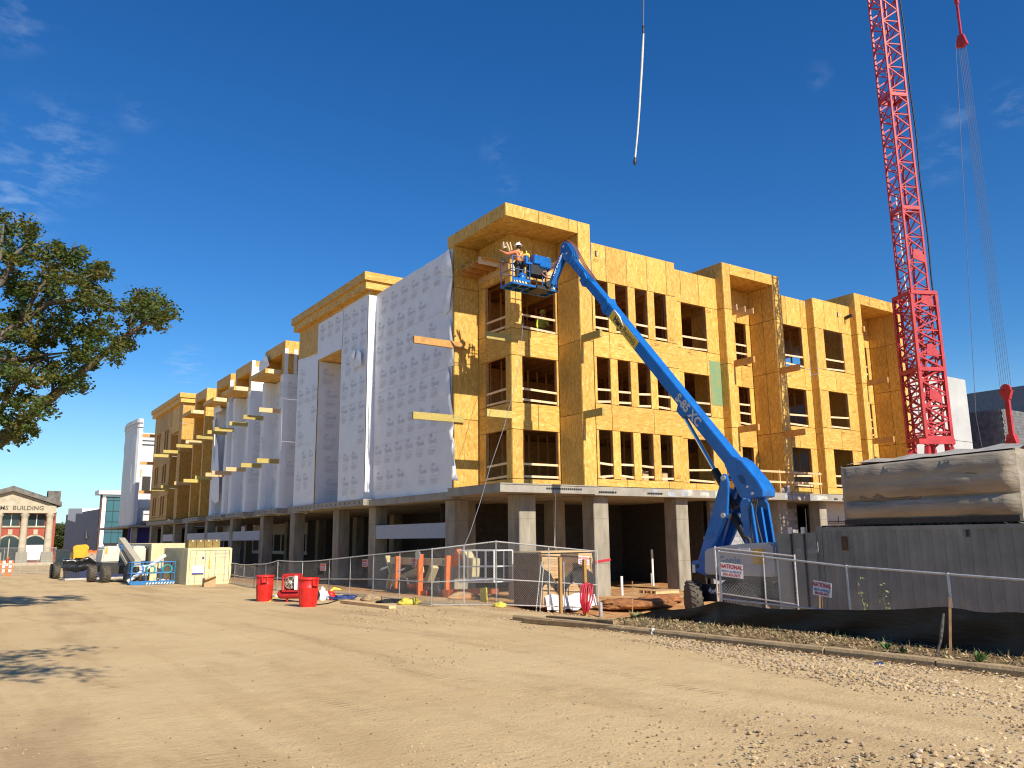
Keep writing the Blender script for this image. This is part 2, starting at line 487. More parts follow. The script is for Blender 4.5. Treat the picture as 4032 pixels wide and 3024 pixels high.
# ================================================================== GROUND
def dirt_mat():
    mt = bpy.data.materials.new('tan_dirt'); mt.use_nodes = True
    n, l = mt.node_tree.nodes, mt.node_tree.links
    b = n['Principled BSDF']; b.inputs['Roughness'].default_value = 0.95; b.inputs['Specular IOR Level'].default_value = 0.15
    g = n.new('ShaderNodeNewGeometry')
    def noise_(scale, detail=6, rough=.6, stretch=None, dist=0):
        t = n.new('ShaderNodeTexNoise'); t.inputs['Scale'].default_value = scale; t.inputs['Detail'].default_value = detail; t.inputs['Roughness'].default_value = rough
        t.inputs['Distortion'].default_value = dist
        if stretch:
            mp = n.new('ShaderNodeMapping'); mp.inputs['Scale'].default_value = stretch; l.new(g.outputs['Position'], mp.inputs[0]); l.new(mp.outputs[0], t.inputs['Vector'])
        else: l.new(g.outputs['Position'], t.inputs['Vector'])
        return t.outputs['Fac']
    def rng(x, a, b_, c=0, d=1):
        r = n.new('ShaderNodeMapRange'); r.inputs[1].default_value = a; r.inputs[2].default_value = b_; r.inputs[3].default_value = c; r.inputs[4].default_value = d
        l.new(x, r.inputs[0]); return r.outputs[0]
    def mix(f, a, c):
        m_ = n.new('ShaderNodeMix'); m_.data_type = 'RGBA'
        l.new(f, m_.inputs['Factor'])
        for k, v in (('A', a), ('B', c)):
            if isinstance(v, tuple): m_.inputs[k].default_value = (*v, 1)
            else: l.new(v, m_.inputs[k])
        return m_.outputs['Result']
    def mul(a, b2):
        m_ = n.new('ShaderNodeMath'); m_.operation = 'MULTIPLY'
        l.new(a, m_.inputs[0])
        if isinstance(b2, float): m_.inputs[1].default_value = b2
        else: l.new(b2, m_.inputs[1])
        return m_.outputs[0]
    sp = n.new('ShaderNodeSeparateXYZ'); l.new(g.outputs['Position'], sp.inputs[0])
    c = mix(rng(noise_(.35, 5), .35, .65), (0.575, 0.43, 0.235), (0.505, 0.365, 0.19))
    # wheel tracks running up the street
    c = mix(mul(rng(noise_(1.1, 5, .6, (1.0, .07, 1)), .50, .66), .55), c, (0.41, 0.285, 0.145))
    c = mix(mul(rng(noise_(.5, 6, .65, (1, .25, 1)), .53, .68), .6), c, (0.30, 0.20, 0.11))
    # tyre tracks: pairs of narrow bands that wander and break up
    wp = noise_(.11, 2); wx = n.new('ShaderNodeMath'); wx.operation = 'MULTIPLY_ADD'; wx.inputs[1].default_value = 3.2; l.new(wp, wx.inputs[0]); l.new(sp.outputs['X'], wx.inputs[2])
    fr_ = n.new('ShaderNodeMath'); fr_.operation = 'PINGPONG'; fr_.inputs[1].default_value = .93; l.new(wx.outputs[0], fr_.inputs[0])
    trk = mul(mul(rng(fr_.outputs[0], .20, .05), rng(noise_(.23, 3), .46, .58)), rng(noise_(4, 4, .7), .3, .6))
    wv = n.new('ShaderNodeTexWave'); wv.bands_direction = 'Y'; wv.inputs['Scale'].default_value = 2.6; wv.inputs['Distortion'].default_value = 1.2; l.new(g.outputs['Position'], wv.inputs['Vector'])
    lug = mul(trk, rng(wv.outputs['Fac'], .45, .6))
    c = mix(mul(trk, .42), c, (0.40, 0.28, 0.15)); c = mix(mul(lug, .5), c, (0.30, 0.205, 0.105))
    # pale dusty patches and fine grit
    c = mix(mul(rng(noise_(1.7, 7, .7), .56, .72), .5), c, (0.67, 0.50, 0.26))
    c = mix(mul(rng(noise_(55, 3, .7), .60, .72), .5), c, (0.22, 0.15, 0.085))
    c = mix(mul(rng(noise_(32, 3, .7), .62, .72), .45), c, (0.58, 0.47, 0.32))
    # red clay on the building pad and on the verge
    red = mix(rng(noise_(1.3, 6), .4, .62), (0.36, 0.165, 0.062), (0.47, 0.275, 0.125))
    pad = mul(rng(sp.outputs['X'], 12.6, 15.0), rng(noise_(.8, 5), .28, .5))
    c = mix(pad, c, red)
    vg = mul(mul(rng(sp.outputs['X'], 11.35, 11.5), rng(sp.outputs['X'], 14.2, 13.0)), rng(sp.outputs['Y'], 16.0, 14.0))
    verge = mix(rng(noise_(9, 6, .7), .4, .62), (0.25, 0.165, 0.085), (0.10, 0.078, 0.040))
    c = mix(vg, c, verge)
    l.new(c, b.inputs['Base Color'])
    bp = n.new('ShaderNodeBump'); bp.inputs['Strength'].default_value = .55; bp.inputs['Distance'].default_value = .04
    ad = n.new('ShaderNodeMath'); ad.operation = 'ADD'
    a3 = n.new('ShaderNodeMath'); a3.operation = 'MULTIPLY_ADD'; a3.inputs[1].default_value = -.9; l.new(lug, a3.inputs[0]); l.new(noise_(26, 5, .7), a3.inputs[2])
    l.new(a3.outputs[0], ad.inputs[0]); l.new(mul(noise_(3.0, 5), 1.6), ad.inputs[1])
    l.new(ad.outputs[0], bp.inputs['Height']); l.new(bp.outputs[0], b.inputs['Normal'])
    return mt
DIRT = dirt_mat()
def frange(a, b, s):
    r = []; x = a
    while x < b - 1e-6: r.append(x); x += s
    return r
gx = [-900, -450, -220, -120, -70, -45, -30, -20, -14] + frange(-10, 24, .28) + frange(24, 60, 1.5) + [64, 75, 95, 130, 200, 320, 550, 900]
gy = [-300, -120, -60, -30, -16, -8] + frange(-4, 30, .28) + frange(30, 100, 1.5) + [104, 112, 125, 140, 160, 190, 230, 300, 420, 650, 1000, 1600]
gv = []
for y in gy:
    for x in gx:
        z = gz(x, y)
        if -10 < x < 26 and -4 < y < 34:
            z += 0.022 * noise.noise((x * .9, y * .35, 1.7)) + 0.010 * noise.noise((x * 3.1, y * 3.1, 4)) + .004 * noise.noise((x * 9, y * 9, 2))
            w = pad_mask(x, y)
            if w > .2: z += w * .05 * noise.noise((x * 1.7, y * 1.7, 8))
        gv.append((x, y, z))
nx = len(gx)
gf = [(j * nx + i, j * nx + i + 1, (j + 1) * nx + i + 1, (j + 1) * nx + i) for j in range(len(gy) - 1) for i in range(nx - 1)]
me = bpy.data.meshes.new('ground'); me.from_pydata(gv, [], gf); me.materials.append(DIRT)
me.polygons.foreach_set('use_smooth', [True] * len(gf))
ground = bpy.data.objects.new('ground', me); reg(ground, None); ground['kind'] = 'structure'

# kerb along the street edge: cast lengths with open joints
KERBM = mat('dusty_kerb_concrete', (0.40, 0.285, 0.155), 0.9, var=.16, scale=3, bump=.4, bscale=22)
kroot = bpy.data.objects.new('kerb', None); kroot.location = G(11.35, 9); reg(kroot, None); kroot['kind'] = 'structure'
ky = 3.2; ki = 0
for L in (1.9, 1.2, 1.75, 2.4, 2.2, 2.3, 1.6):
    y0, y1 = ky + .015, ky + L - .015
    xo = random.uniform(-.015, .015)
    mb = MB(); N = 6
    prof = lambda x, y, t: [(x - .085, -.12), (x - .085, .075), (x - .06, .115), (x + .07, .12), (x + .085, -.12)]
    vs = []
    for j in range(N + 1):
        y = y0 + (y1 - y0) * j / N
        s = street(11.3, y)
        for (a, h) in prof(11.36 + xo, y, 0): vs.append((a + .006 * noise.noise((a, y * 3, 3)), y, s + h + .008 * noise.noise((y * 2, a * 4, 9))))
    fs = [(j * 5 + k, j * 5 + (k + 1) % 5, (j + 1) * 5 + (k + 1) % 5, (j + 1) * 5 + k) for j in range(N) for k in range(5)]
    mb.add(vs, fs); mb.add(vs, [(0, 1, 2, 3, 4), tuple(N * 5 + k for k in (4, 3, 2, 1, 0))])
    mb.build('kerb_stone', KERBM, kroot)
    ky += L
# two planks dropped across the end of the kerb
for (p0, p1, lab) in (((2062, 2452), (2425, 2482), 'weathered grey plank lying flat at the end of the kerb'), ((2160, 2440), (2425, 2462), 'shorter dark plank lying just behind the long plank at the kerb end')):
    a, b_ = gp(*p0), gp(*p1)
    o = bar('timber_plank', mat('dusty_plank', (0.30, 0.20, 0.10), .85, var=.2, scale=5), a + Vector((0, 0, .05)), b_ + Vector((0, 0, .05)), .13, .09, None)
    tag(o, lab, 'plank')

# ================================================================== THE APARTMENT BUILDING
bld = thing('apartment_building', 'long four storey apartment block under construction, clad in yellow strand board and white wrap', 'building', (17.25, 25.5, 0))
YF, YR = 25.5, 25.95
SILL = [4.68, 7.82, 10.97]; HEAD = [6.71, 9.82, 13.22]
FLOOR = [4.36, 7.50, 10.62, 13.9]
TH = 0.02
STAMP = mat('brown_stamp', (.33, .17, .04), .7, var=.3, scale=30)
GAP = 0.012
def panel(axis, c, u0, u1, z0, z1, mt, sgn=1):
    """one sheet of strand board. axis 'Y': stands at Y=c, spans X; axis 'X': stands at X=c, spans Y"""
    g = GAP
    if axis == 'Y':
        o = box('osb_panel', mt, (u0 + g, c, z0 + g), (u1 - g, c + TH * sgn, z1 - g), bld)
        if u1 - u0 > .6 and z1 - z0 > .5 and random.random() < .3:
            x = random.uniform(u0 + .05, u1 - .5); z = random.choice((z0 + .12, z1 - .25, (z0 + z1) / 2))
            for k in range(2): box('grade_stamp', STAMP, (x, c - .0015, z + k * .07), (x + random.uniform(.2, .4), c + .001, z + .035 + k * .07), o)
        return o
    if axis == 'X': return box('osb_panel', mt, (c, u0 + g, z0 + g), (c + TH * sgn, u1 - g, z1 - g), bld)
def splits(u0, u1, step=2.44, first=None):
    r = [u0]; u = u0 + (first or random.uniform(.8, step))
    while u < u1 - .35: r.append(u); u += step
    return r + [u1]
def facade(axis, c, u0, u1, z0, z1, wins, mh=None, mv=None, step=2.44):
    """sheet a wall: bands between window rows lie flat, piers beside windows stand upright; wins = u spans open on all floors"""
    mh = mh or OSBH; mv = mv or OSBV
    zs = [z0]
    for s, h in zip(SILL, HEAD): zs += [s, h]
    zs.append(z1)
    for r in range(len(zs) - 1):
        a, b_ = zs[r], zs[r + 1]
        if r % 2 == 0:
            if b_ - a > 1.5 and r == len(zs) - 2: cuts = splits(u0, u1, 1.22); mt = mv
            else: cuts = splits(u0, u1, step); mt = mh
            for p, q in zip(cuts, cuts[1:]): panel(axis, c, p, q, a, b_, mt)
        else:
            e = u0
            for w0, w1 in wins + [(u1, u1)]:
                if w0 - e > .05:
                    panel(axis, c, e, w0, a, b_, mv)
                e = w1
def opening(axis, c, w0, w1, s, h, boards=2, jm=None, inward=1):
    """studs round an opening, then the guard boards nailed across it"""
    jm = jm or STUD; d = .14 * inward; o = TH * inward
    mb = MB()
    def bx(a0, a1, z0, z1):
        lo = [c + o, c + o + d]; lo.sort()
        if axis == 'Y': mb.box((a0, lo[0], z0), (a1, lo[1], z1))
        else: mb.box((lo[0], a0, z0), (lo[1], a1, z1))
    bx(w0 - .045, w0 - .004, s, h); bx(w1 + .004, w1 + .045, s, h)
    bx(w0 - .045, w1 + .045, h + .003, h + .045); bx(w0 - .045, w1 + .045, s - .045, s - .003)
    mb.build('window_frame', jm, bld)
    for k in range(boards):
        z = s + (.12, .62, 1.1)[k] + random.uniform(-.03, .03); t = random.uniform(-.035, .035)
        y = c + (TH + .02) * inward
        if axis == 'Y': bar('guard_board', LUMBERP, (w0 - .01, y + .02, z - t), (w1 + .01, y + .02, z + t), .04, .09, bld)
        else: bar('guard_board', LUMBERP, (y + .02, w0 - .01, z - t), (y + .02, w1 + .01, z + t), .04, .09, bld)

# ---- front wall, facing the sun
P1W = [(21.83, 22.57), (23.0, 23.73), (24.17, 24.9), (25.34, 26.08)]
facade('Y', YF, 21.68, 26.74, 4.36, 14.88, P1W)
facade('Y', YR, 26.74, 30.05, 4.36, 14.80, [(27.52, 29.2)])
facade('Y', YR, 34.40, 37.15, 4.36, 14.80, [(35.1, 36.62)])
facade('Y', YF, 37.15, 40.5, 4.36, 14.88, [(37.93, 39.6)])
for s, h in zip(SILL, HEAD):
    for w in P1W: opening('Y', YF, *w, s, h)
    opening('Y', YR, 27.52, 29.2, s, h); opening('Y', YR, 35.1, 36.62, s, h); opening('Y', YF, 37.93, 39.6, s, h)
# green faced board beside the second window bay
box('green_board', GREENB, (29.26, YR - .012, 8.42), (30.03, YR - .002, 10.58), bld)
# short returns where the wall steps
for zc in ((4.36, 7.5), (7.5, 10.7), (10.7, 13.2), (13.2, 14.86)):
    panel('X', 37.15, YF + TH, YR, *zc, OSBV); panel('X', 26.72, YF + TH, YR, *zc, OSBV)

# ---- projecting frames of the front (piers, head, recess with one narrow window column)
ZP = [4.36, 7.35, 10.45, 13.2]
def front_tower(x0, x1, yf, ztop, zhead, yback, win, pier=.55):
    zz = ZP + [ztop]
    for a, b_ in zip(zz, zz[1:]):
        panel('Y', yf, x0, x0 + pier, a, b_, OSBV)
        panel('Y', yf, x1 - pier, x1, a, b_, OSBV)
        panel('X', x0, yf + TH, yback + .6, a, b_, OSBV)
        panel('X', x1 - TH, yf + TH, yback + .6, a, b_, OSBV)
    for a, b_ in zip(zz[:-1], zz[1:-1] + [zhead]):
        panel('X', x0 + pier - TH, yf + TH, yback, a, b_, OSBV)
        for p, q in ((yf + TH, yf + .75), (yf + .75, yback)): panel('X', x1 - pier, p, q, a, b_, OSBV)
    cuts = splits(x0 + pier, x1 - pier, 2.44, 1.9)
    for p, q in zip(cuts, cuts[1:]):
        panel('Y', yf, p, q, zhead, ztop, OSBH)
    xm = (x0 + x1) / 2 + .4
    for p, q in ((x0 + pier, xm), (xm, x1 - pier)): box('soffit_panel', OSBH, (p + GAP, yf + TH + .004, zhead), (q - GAP, yback - .004, zhead + TH), bld)
    box('roof_deck', OSBD, (x0 + TH, yf + TH, ztop - .3), (x1 - TH, yback + 1.8, ztop - .28), bld)
    # back wall of the recess
    facade('Y', yback, x0 + pier, x1 - pier, 4.36, zhead, [win])
    for s, h in zip(SILL, HEAD): opening('Y', yback, *win, s, h, 3)
    # back of the head rising over the roof
    panel('X', x0, yback + .61, yback + 2.4, 13.3, ztop, OSBV); panel('X', x1 - TH, yback + .61, yback + 2.4, 13.3, ztop, OSBV)
front_tower(30.05, 34.40, YF, 15.56, 15.0, 27.1, (32.65, 33.5))
front_tower(40.47, 45.0, 25.12, 15.60, 15.0, 26.9, (43.3, 44.1))
# stub joists inside the recess of the middle frame, and balcony beams through the piers
def joist(p, q, mt=LUMBERP, w=.045, h=.29): return bar('balcony_joist', mt, p, q, w, h, bld)
for k in range(4): joist((31.0 + k * .62, 27.1, 13.62), (31.0 + k * .62, 26.02, 13.62))
def beam(p, q, mt=TREATED, w=.13, h=.30): return bar('balcony_beam', mt, p, q, w, h, bld)
for z in (10.48, 7.26):
    for x in (30.55, 33.96): beam((x, YF + .3, z), (x, YF - 1.17, z), BEAMO)
    beam((21.0 + .07, YF + .3, z), (21.07, YF - 1.2, z))
    beam((41.0, 25.4, z), (41.0, 25.12 - 1.2, z), BEAMO)
    beam((18.5 + .3, 27.1, z + .02), (17.3, 27.1, z + .02)); 
    beam((17.7, 29.53, z + .08), (15.25, 29.53, z + .08), BEAMO if z > 8 else TREATED)
beam((41.0, 26.4, 13.55), (41.0, 25.0, 13.55), BEAMO)
# small scupper holes with a stub of downpipe
for (x, z) in ((21.97, 14.4), (39.35, 14.25)):
    box('scupper', DARK, (x - .07, YF - .004, z - .13), (x + .07, YF - .001, z + .13), bld)
    box('scupper_lip', LUMBERP, (x + .01, YF - .03, z - .1), (x + .06, YF - .005, z + .1), bld)
bar('scupper_pipe', DARK, (40.0, YF, 14.12), (40.0, YF - .45, 14.22), .12, .16, bld)

# ---- corner tower with the overhanging roof
X0, XW, YA, YB, XE, X1E = 17.25, 18.5, 29.57, 27.03, 20.98, 21.66
ZT, ZS = 15.69, 15.12
zz = ZP + [ZT]
for a, b_ in zip(zz, zz[1:]):
    panel('Y', YF, XE, X1E, a, b_, OSBV)
    panel('X', X1E - TH, YF + TH, 27.6, a, b_, OSBV)
for a, b_ in zip(ZP, ZP[1:] + [ZS]):
    panel('X', XE, YF + TH, YB, a, b_, OSBV)
    panel('Y', YA, X0, XW, a, b_, OSBV)
for p, q in ((X0, 18.9), (18.9, 20.5), (20.5, XE)): panel('Y', YF, p, q, ZS, ZT, OSBV)
for p, q in ((YF + TH, 27.8), (27.8, YA)): panel('X', X0, p, q, ZS, ZT, OSBV)
for (a, b_, c_, d_) in ((X0 + TH, 19.6, YF + TH, 27.5), (19.6, XE, YF + TH, 27.5), (X0 + TH, XE, 27.5, YA)):
    box('soffit_panel', OSBH, (a + GAP, c_ + GAP, ZS - .004), (b_ - GAP, d_ - GAP, ZS + TH), bld)
box('roof_deck', OSBD, (X0 + TH, YF + TH, ZT - .25), (X1E - TH, 30.1, ZT - .23), bld)
panel('X', X0, YA, 30.2, 14.9, ZT, OSBV)
panel('X', X1E - TH, 27.6, 31.9, 13.2, ZT, OSBV)
facade('Y', YB, XW, XE, 4.36, ZS, [(19.06, 20.86)])
facade('X', XW, YB + TH, YA, 4.36, ZS, [(27.46, 29.02)])
H3 = [6.9, 10.1, 13.22]
for s, h in zip(SILL, HEAD):
    opening('Y', YB, 19.06, 20.86, s, h)
    opening('X', XW, 27.46, 29.02, s, h)
# canopy joists the crew is fixing under the roof
for k in range(4): joist((XW + .1, 27.6 + k * .56, 13.86), (17.28 + .03 * k, 27.6 + k * .56, 13.86), LUMBERP if k == 0 else BEAMO)
bar('ledger_board', LUMBER, (XW - .03, YB + .05, 13.62), (XW - .03, YA - .05, 13.62), .05, .3, bld)
bar('ledger_board', LUMBER, (XW, YB - .03, 13.62), (XE, YB - .03, 13.62), .05, .3, bld)
for k in range(3): joist((19.2 + k * .6, YB, 13.86), (19.2 + k * .6, YB - .95, 13.86), LUMBERP)

box('interior_sheathing', STUD, (X0 + .03, YA + .06, 4.4), (XW + .3, YA + .09, ZS - .02), bld)
box('interior_sheathing', STUD, (X0 + .03, YA + .09, 14.0), (X0 + .05, 37.6, 14.9), bld)
box('interior_sheathing', STUD, (X0 + .03, 30.06, 13.9), (X1E - .03, 30.09, ZT - .26), bld)
# ---- left side, along the street: plan of the stepped wall
XP, XG = 16.8, 17.65
FR = [(50.56, 54.7), (57.7, 61.8), (63.18, 67.2), (70.38, 74.3)]
ZFT = 15.15
# structural backing of strand board behind the wrap (main wall)
for p, q in zip(splits(YA + TH, 37.6, 2.44), splits(YA + TH, 37.6, 2.44)[1:]): pass
cuts = [YA + TH, 31.6, 34.1, 37.64]
for p, q in zip(cuts, cuts[1:]):
    for a, b_ in zip(ZP, ZP[1:] + [14.95]): panel('X', X0, p, q, a, b_, OSBV)
# blocks with a stepped cornice at both ends of the wrapped stretch
def cornice_block(y0, y1, rec, ztop_wall, mtl, wins=()):
    r0, r1 = rec
    zz = ZP + [ztop_wall]
    segs = [(y0, r0), (r1, y1)]
    for a, b_ in zip(zz, zz[1:]):
        for (p, q) in segs:
            if wins and q == y1:
                continue
            panel('X', XP, p, q, a, b_, mtl)
        panel('Y', y0, XP + TH, X0 + 1.4, a, b_, mtl)
        panel('Y', y1 - TH, XP + TH, X0 + 1.4, a, b_, mtl)
        if b_ <= 12.7 or a < 10.5:
            zt = min(b_, 12.6)
            panel('Y', r0 - TH, XP + TH, 18.3, a, zt, mtl); panel('Y', r1, XP + TH, 18.3, a, zt, mtl)
            panel('X', 18.3, r0, r1, a, zt, mtl)
    panel('X', XP, r0, r1, 12.6, ztop_wall, OSBH)
    box('soffit_panel', OSBH, (XP + TH, r0, 12.6), (18.3, r1, 12.62), bld)
    c = thing_part = None
    mb = MB(); mb.box((XP - .30, y0 - .30, ztop_wall), (XP + .1, y1 + .3, ztop_wall + .42)); mb.box((XP + .1, y0 - .30, ztop_wall), (24.0, y0 + .1, ztop_wall + .42)); mb.box((XP + .1, y1 - .1, ztop_wall), (24.0, y1 + .3, ztop_wall + .42))
    co = mb.build('cornice', OSBH, bld)
    mb = MB(); mb.box((XP - .42, y0 - .42, ztop_wall + .424), (XP + .1, y1 + .42, ztop_wall + .86)); mb.box((XP + .1, y0 - .42, ztop_wall + .424), (24.0, y0 + .1, ztop_wall + .86)); mb.box((XP + .1, y1 - .1, ztop_wall + .424), (24.0, y1 + .42, ztop_wall + .86))
    mb.build('cornice_cap', OSBH, co)
cornice_block(37.64, 47.9, (41.0, 44.4), 15.10, OSBV)
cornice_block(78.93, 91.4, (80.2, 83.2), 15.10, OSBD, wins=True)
# window bays of the far block (open frames, daylight behind)
FW = [(84.6, 85.3), (85.6, 86.3), (88.3, 89.0), (89.3, 90.0)]
facade('X', XP, 83.2, 91.4, 4.36, 15.10, FW, OSBD, OSBD)
for s, h in zip(SILL, HEAD):
    for w in FW: opening('X', XP, *w, s, h, 1)
def side_frame(y0, y1, mtl, pier=.5):
    zz = ZP + [ZFT]
    for a, b_ in zip(zz, zz[1:]):
        panel('X', XP, y0, y0 + pier, a, b_, mtl); panel('X', XP, y1 - pier, y1, a, b_, mtl)
        panel('Y', y0, XP + TH, XG + .3, a, b_, mtl); panel('Y', y1 - TH, XP + TH, XG + .3, a, b_, mtl)
        t = min(b_, 14.35)
        panel('Y', y0 + pier - TH, XP + TH, XG, a, t, mtl); panel('Y', y1 - pier, XP + TH, XG, a, t, mtl)
        panel('X', XG, y0 + pier, y1 - pier, a, t, mtl)
    panel('X', XP, y0 + pier, y1 - pier, 14.35, ZFT, mtl)
    box('soffit_panel', OSBH, (XP + TH, y0 + pier, 14.35), (XG, y1 - pier, 14.37), bld)
    box('roof_deck', OSBD, (XP + TH, y0, ZFT - .3), (21, y1, ZFT - .28), bld)
    panel('Y', y0, XG + .3, 21, 13.6, ZFT, mtl)
    # canopy slung between the piers
    cb = box('canopy', OSBH, (15.75, y0 + .55, 12.95), (XG, y1 - .3, 13.25), bld)
    bar('canopy_end', LUMBERP, (15.9, y0 + .53, 13.1), (XP, y0 + .53, 13.1), .03, .3, cb)
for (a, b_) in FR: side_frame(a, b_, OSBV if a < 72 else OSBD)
gaps = [(47.9, 50.56), (54.7, 57.7), (61.8, 63.18), (67.2, 70.38), (74.3, 78.93)]
for (a, b_) in gaps:
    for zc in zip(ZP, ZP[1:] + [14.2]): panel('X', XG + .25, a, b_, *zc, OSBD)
for (a, b_) in FR:
    for y in (a + .28, b_ - .28):
        for z in (10.48, 7.26): beam((XP + .2, y, z), (15.35 + random.uniform(0, .15), y, z), random.choice((TREATED, TREATED, LUMBER)), .14, .28)
for y in (79.3, 83.5):
    for z in (10.48, 7.26): beam((XP + .2, y, z), (15.4, y, z), TREATED, .14, .28)
for z in (13.3, 10.4, 7.4): beam((16.9, 91.42, z), (15.6, 91.42, z), BEAMO, .12, .3)

# ---- white wrap on the street side
def wrap(path, z0, z1, seed=0, amp=.03, off=.03, ragged=.08, ztop=None, zbot=None, name='house_wrap'):
    """weather barrier stapled along a plan path [(x,y)], hanging from z1 to z0, with folds and a ragged lower edge"""
    pts = [Vector((x, y)) for x, y in path]
    st = []; s = 0
    for p, q in zip(pts, pts[1:]):
        L = (q - p).length; n = max(1, int(L / .28)); t = (q - p).normalized(); nrm = Vector((t.y, -t.x))
        for i in range(n): st.append((p + (q - p) * i / n, nrm, s + L * i / n))
        s += L
    st.append((pts[-1], nrm, s))
    NZ = 26; vs = []
    for (p, nr, u) in st:
        zt = (ztop(u) if ztop else z1) + .03 * noise.noise((u * 1.3, seed, 7)); zb = (zbot(u) if zbot else z0) + ragged * noise.noise((u * 2.1, seed, 3)) + ragged * .6 * noise.noise((u * 6, seed, 5))
        for k in range(NZ + 1):
            z = zb + (zt - zb) * k / NZ
            d = off + amp * (.6 + noise.noise((u * 1.5, z * .25, seed)) + .4 * noise.noise((u * 4.1, z * .7, seed + 9)))
            v = p + nr * max(.008, d)
            vs.append((v.x, v.y, z))
    fs = [(i * (NZ + 1) + k, (i + 1) * (NZ + 1) + k, (i + 1) * (NZ + 1) + k + 1, i * (NZ + 1) + k + 1) for i in range(len(st) - 1) for k in range(NZ)]
    mb = MB(); mb.add(vs, fs, True)
    return mb.build(name, WRAP, bld)
# printed mark: word, small line and address bars
def print_mesh(word_w=.62):
    bm = bmesh.new()
    tm = text_mesh('Tyvek', .30, PRINT, .006, 'LEFT', 1.0, 1); bm.from_mesh(tm)
    t2 = text_mesh('CommercialWrap', .088, PRINT, .001, 'LEFT', 1.0, 1)
    b2 = bmesh.new(); b2.from_mesh(t2); bmesh.ops.translate(b2, verts=b2.verts, vec=(0, -.26, 0)); tmp = bpy.data.meshes.new('t'); b2.to_mesh(tmp); b2.free(); bm.from_mesh(tmp)
    for i, (w, y) in enumerate(((.62, -.38), (.62, -.47), (.5, -.56))):
        vv = [bm.verts.new(c) for c in ((0, y, 0), (w, y, 0), (w, y - .035, 0), (0, y - .035, 0))]; bm.faces.new(vv)
    # oval badge above the word
    vv = [bm.verts.new((.2 + .13 * math.cos(a), .25 + .06 * math.sin(a), 0)) for a in [i * math.pi / 6 for i in range(12)]]; bm.faces.new(vv)
    m_ = bpy.data.meshes.new('wrap_print'); bm.to_mesh(m_); bm.free(); m_.materials.clear(); m_.materials.append(PRINT)
    for p in m_.polygons: p.material_index = 0
    return m_
PM = print_mesh()
def prints(sheet, axis, c, u0, u1, z0, z1, off, du=1.12, dz=1.28, sgn=1):
    """rows of the printed mark; axis 'X': wall at X=c facing -X, text runs towards -Y"""
    r = 0; z = z1 - .55
    while z > z0 + .6:
        u = u0 + random.uniform(.05, .5 * du)
        while u < u1 - .62:
            if axis == 'X': M_ = frame_m((c - off, u1 - (u - u0), z), (0, -1, 0), (0, 0, 1))
            else: M_ = frame_m((u, c - off, z), (1, 0, 0), (0, 0, 1))
            if random.random() > .07: mesh_obj('printed_mark', PM, sheet, M_)
            u += du
        z -= dz; r += 1
P = .085
def laps(sheet, axis, c, u0, u1, zs):
    for z in zs:
        for k in range(3):
            a, b_ = u0 + (u1 - u0) * k / 3, u0 + (u1 - u0) * (k + 1) / 3 - .02; dz = random.uniform(-.02, .02)
            if axis == 'X': bar('lap_seam', PRINT, (c, a, z + dz), (c, b_, z + random.uniform(-.02, .02)), .004, .012, sheet)
w = wrap([(X0, 37.60), (X0, YA + .1)], 4.02, 14.92, 1, .018, .02, .05, ztop=lambda u: 14.92 + .1 * u / 8)
prints(w, 'X', X0, YA + .9, 37.5, 4.1, 14.8, .062); laps(w, 'X', X0 - .058, YA + .3, 37.5, (6.9, 9.6, 12.3))
w = wrap([(XP, 37.62), (X0 + .02, 37.62)], 4.02, 14.85, 2, .008, .012)
prints(w, 'Y', 37.62, XP - .1, X0 + .35, 4.1, 14.3, .026, 1.2, 1.9)
w = wrap([(XP, 41.0), (XP, 37.62)], 4.02, 14.9, 3, .015, .02)
prints(w, 'X', XP, 37.7, 40.9, 4.1, 14.7, .055); laps(w, 'X', XP - .052, 37.75, 40.9, (6.6, 9.3, 12.0))
w = wrap([(XP, 47.85), (XP, 44.45)], 3.98, 12.9, 4, .02, .02, ztop=lambda u: 13.3 - .25 * u / 3.4)
prints(w, 'X', XP, 44.6, 47.8, 4.1, 12.8, .06); laps(w, 'X', XP - .06, 44.6, 47.8, (5.6, 7.9, 10.4))
w = wrap([(XP, 44.6), (XP, 40.9)], 12.65, 14.85, 5, .02, .025, .06)
prints(w, 'X', XP, 41.1, 44.4, 12.8, 14.85, .065)
w = wrap([(18.27, 44.38), (18.27, 41.02)], 4.0, 12.58, 6, .015, .015)
prints(w, 'X', 18.27, 41.1, 44.3, 4.1, 12.5, .05)
w = wrap([(XP, 44.385), (18.27, 44.385)], 4.0, 12.55, 7, .008, .015)
prints(w, 'Y', 44.36, XP + .1, 18.2, 4.1, 12.4, .04)
# wrapped frames and the recesses between them
def bay_path(a, b_):
    return [(XP, b_), (XP, b_ - .5), (XG - .12, b_ - .52), (XG - .12, a + .52), (XP, a + .5), (XP, a)]
for i, (a, b_) in enumerate(FR[:3]):
    zt = 12.9
    w = wrap([(XG + .2, b_ + .02), (XP, b_ + .02)] + bay_path(a, b_)[1:-1] + [(XP, a - .02), (XG + .2, a - .02)], 3.95, zt, 11 + i, .05, .03, .12)
    prints(w, 'X', XP, a + .0, a + .75, 4.3, 12.6, .085, 1.3, 1.35); prints(w, 'X', XP, b_ - .75, b_ + .05, 4.3, 12.6, .085, 1.3, 1.6)
    prints(w, 'X', XG - .12, a + .55, b_ - .5, 4.3, 12.4, .09, 1.25, 1.45)
    prints(w, 'Y', a, XP + .05, XG + .2, 4.3, 12.6, .09, 1.2, 1.7)
    g0 = gaps[i]
    w = wrap([(XG + .22, g0[1]), (XG + .22, g0[0])], 3.95, 13.6, 21 + i, .04, .02, .1)
    if g0[1] - g0[0] > 1.5: prints(w, 'X', XG + .2, g0[0] + .2, g0[1] - .1, 4.3, 13.3, .09, 1.2, 1.5)
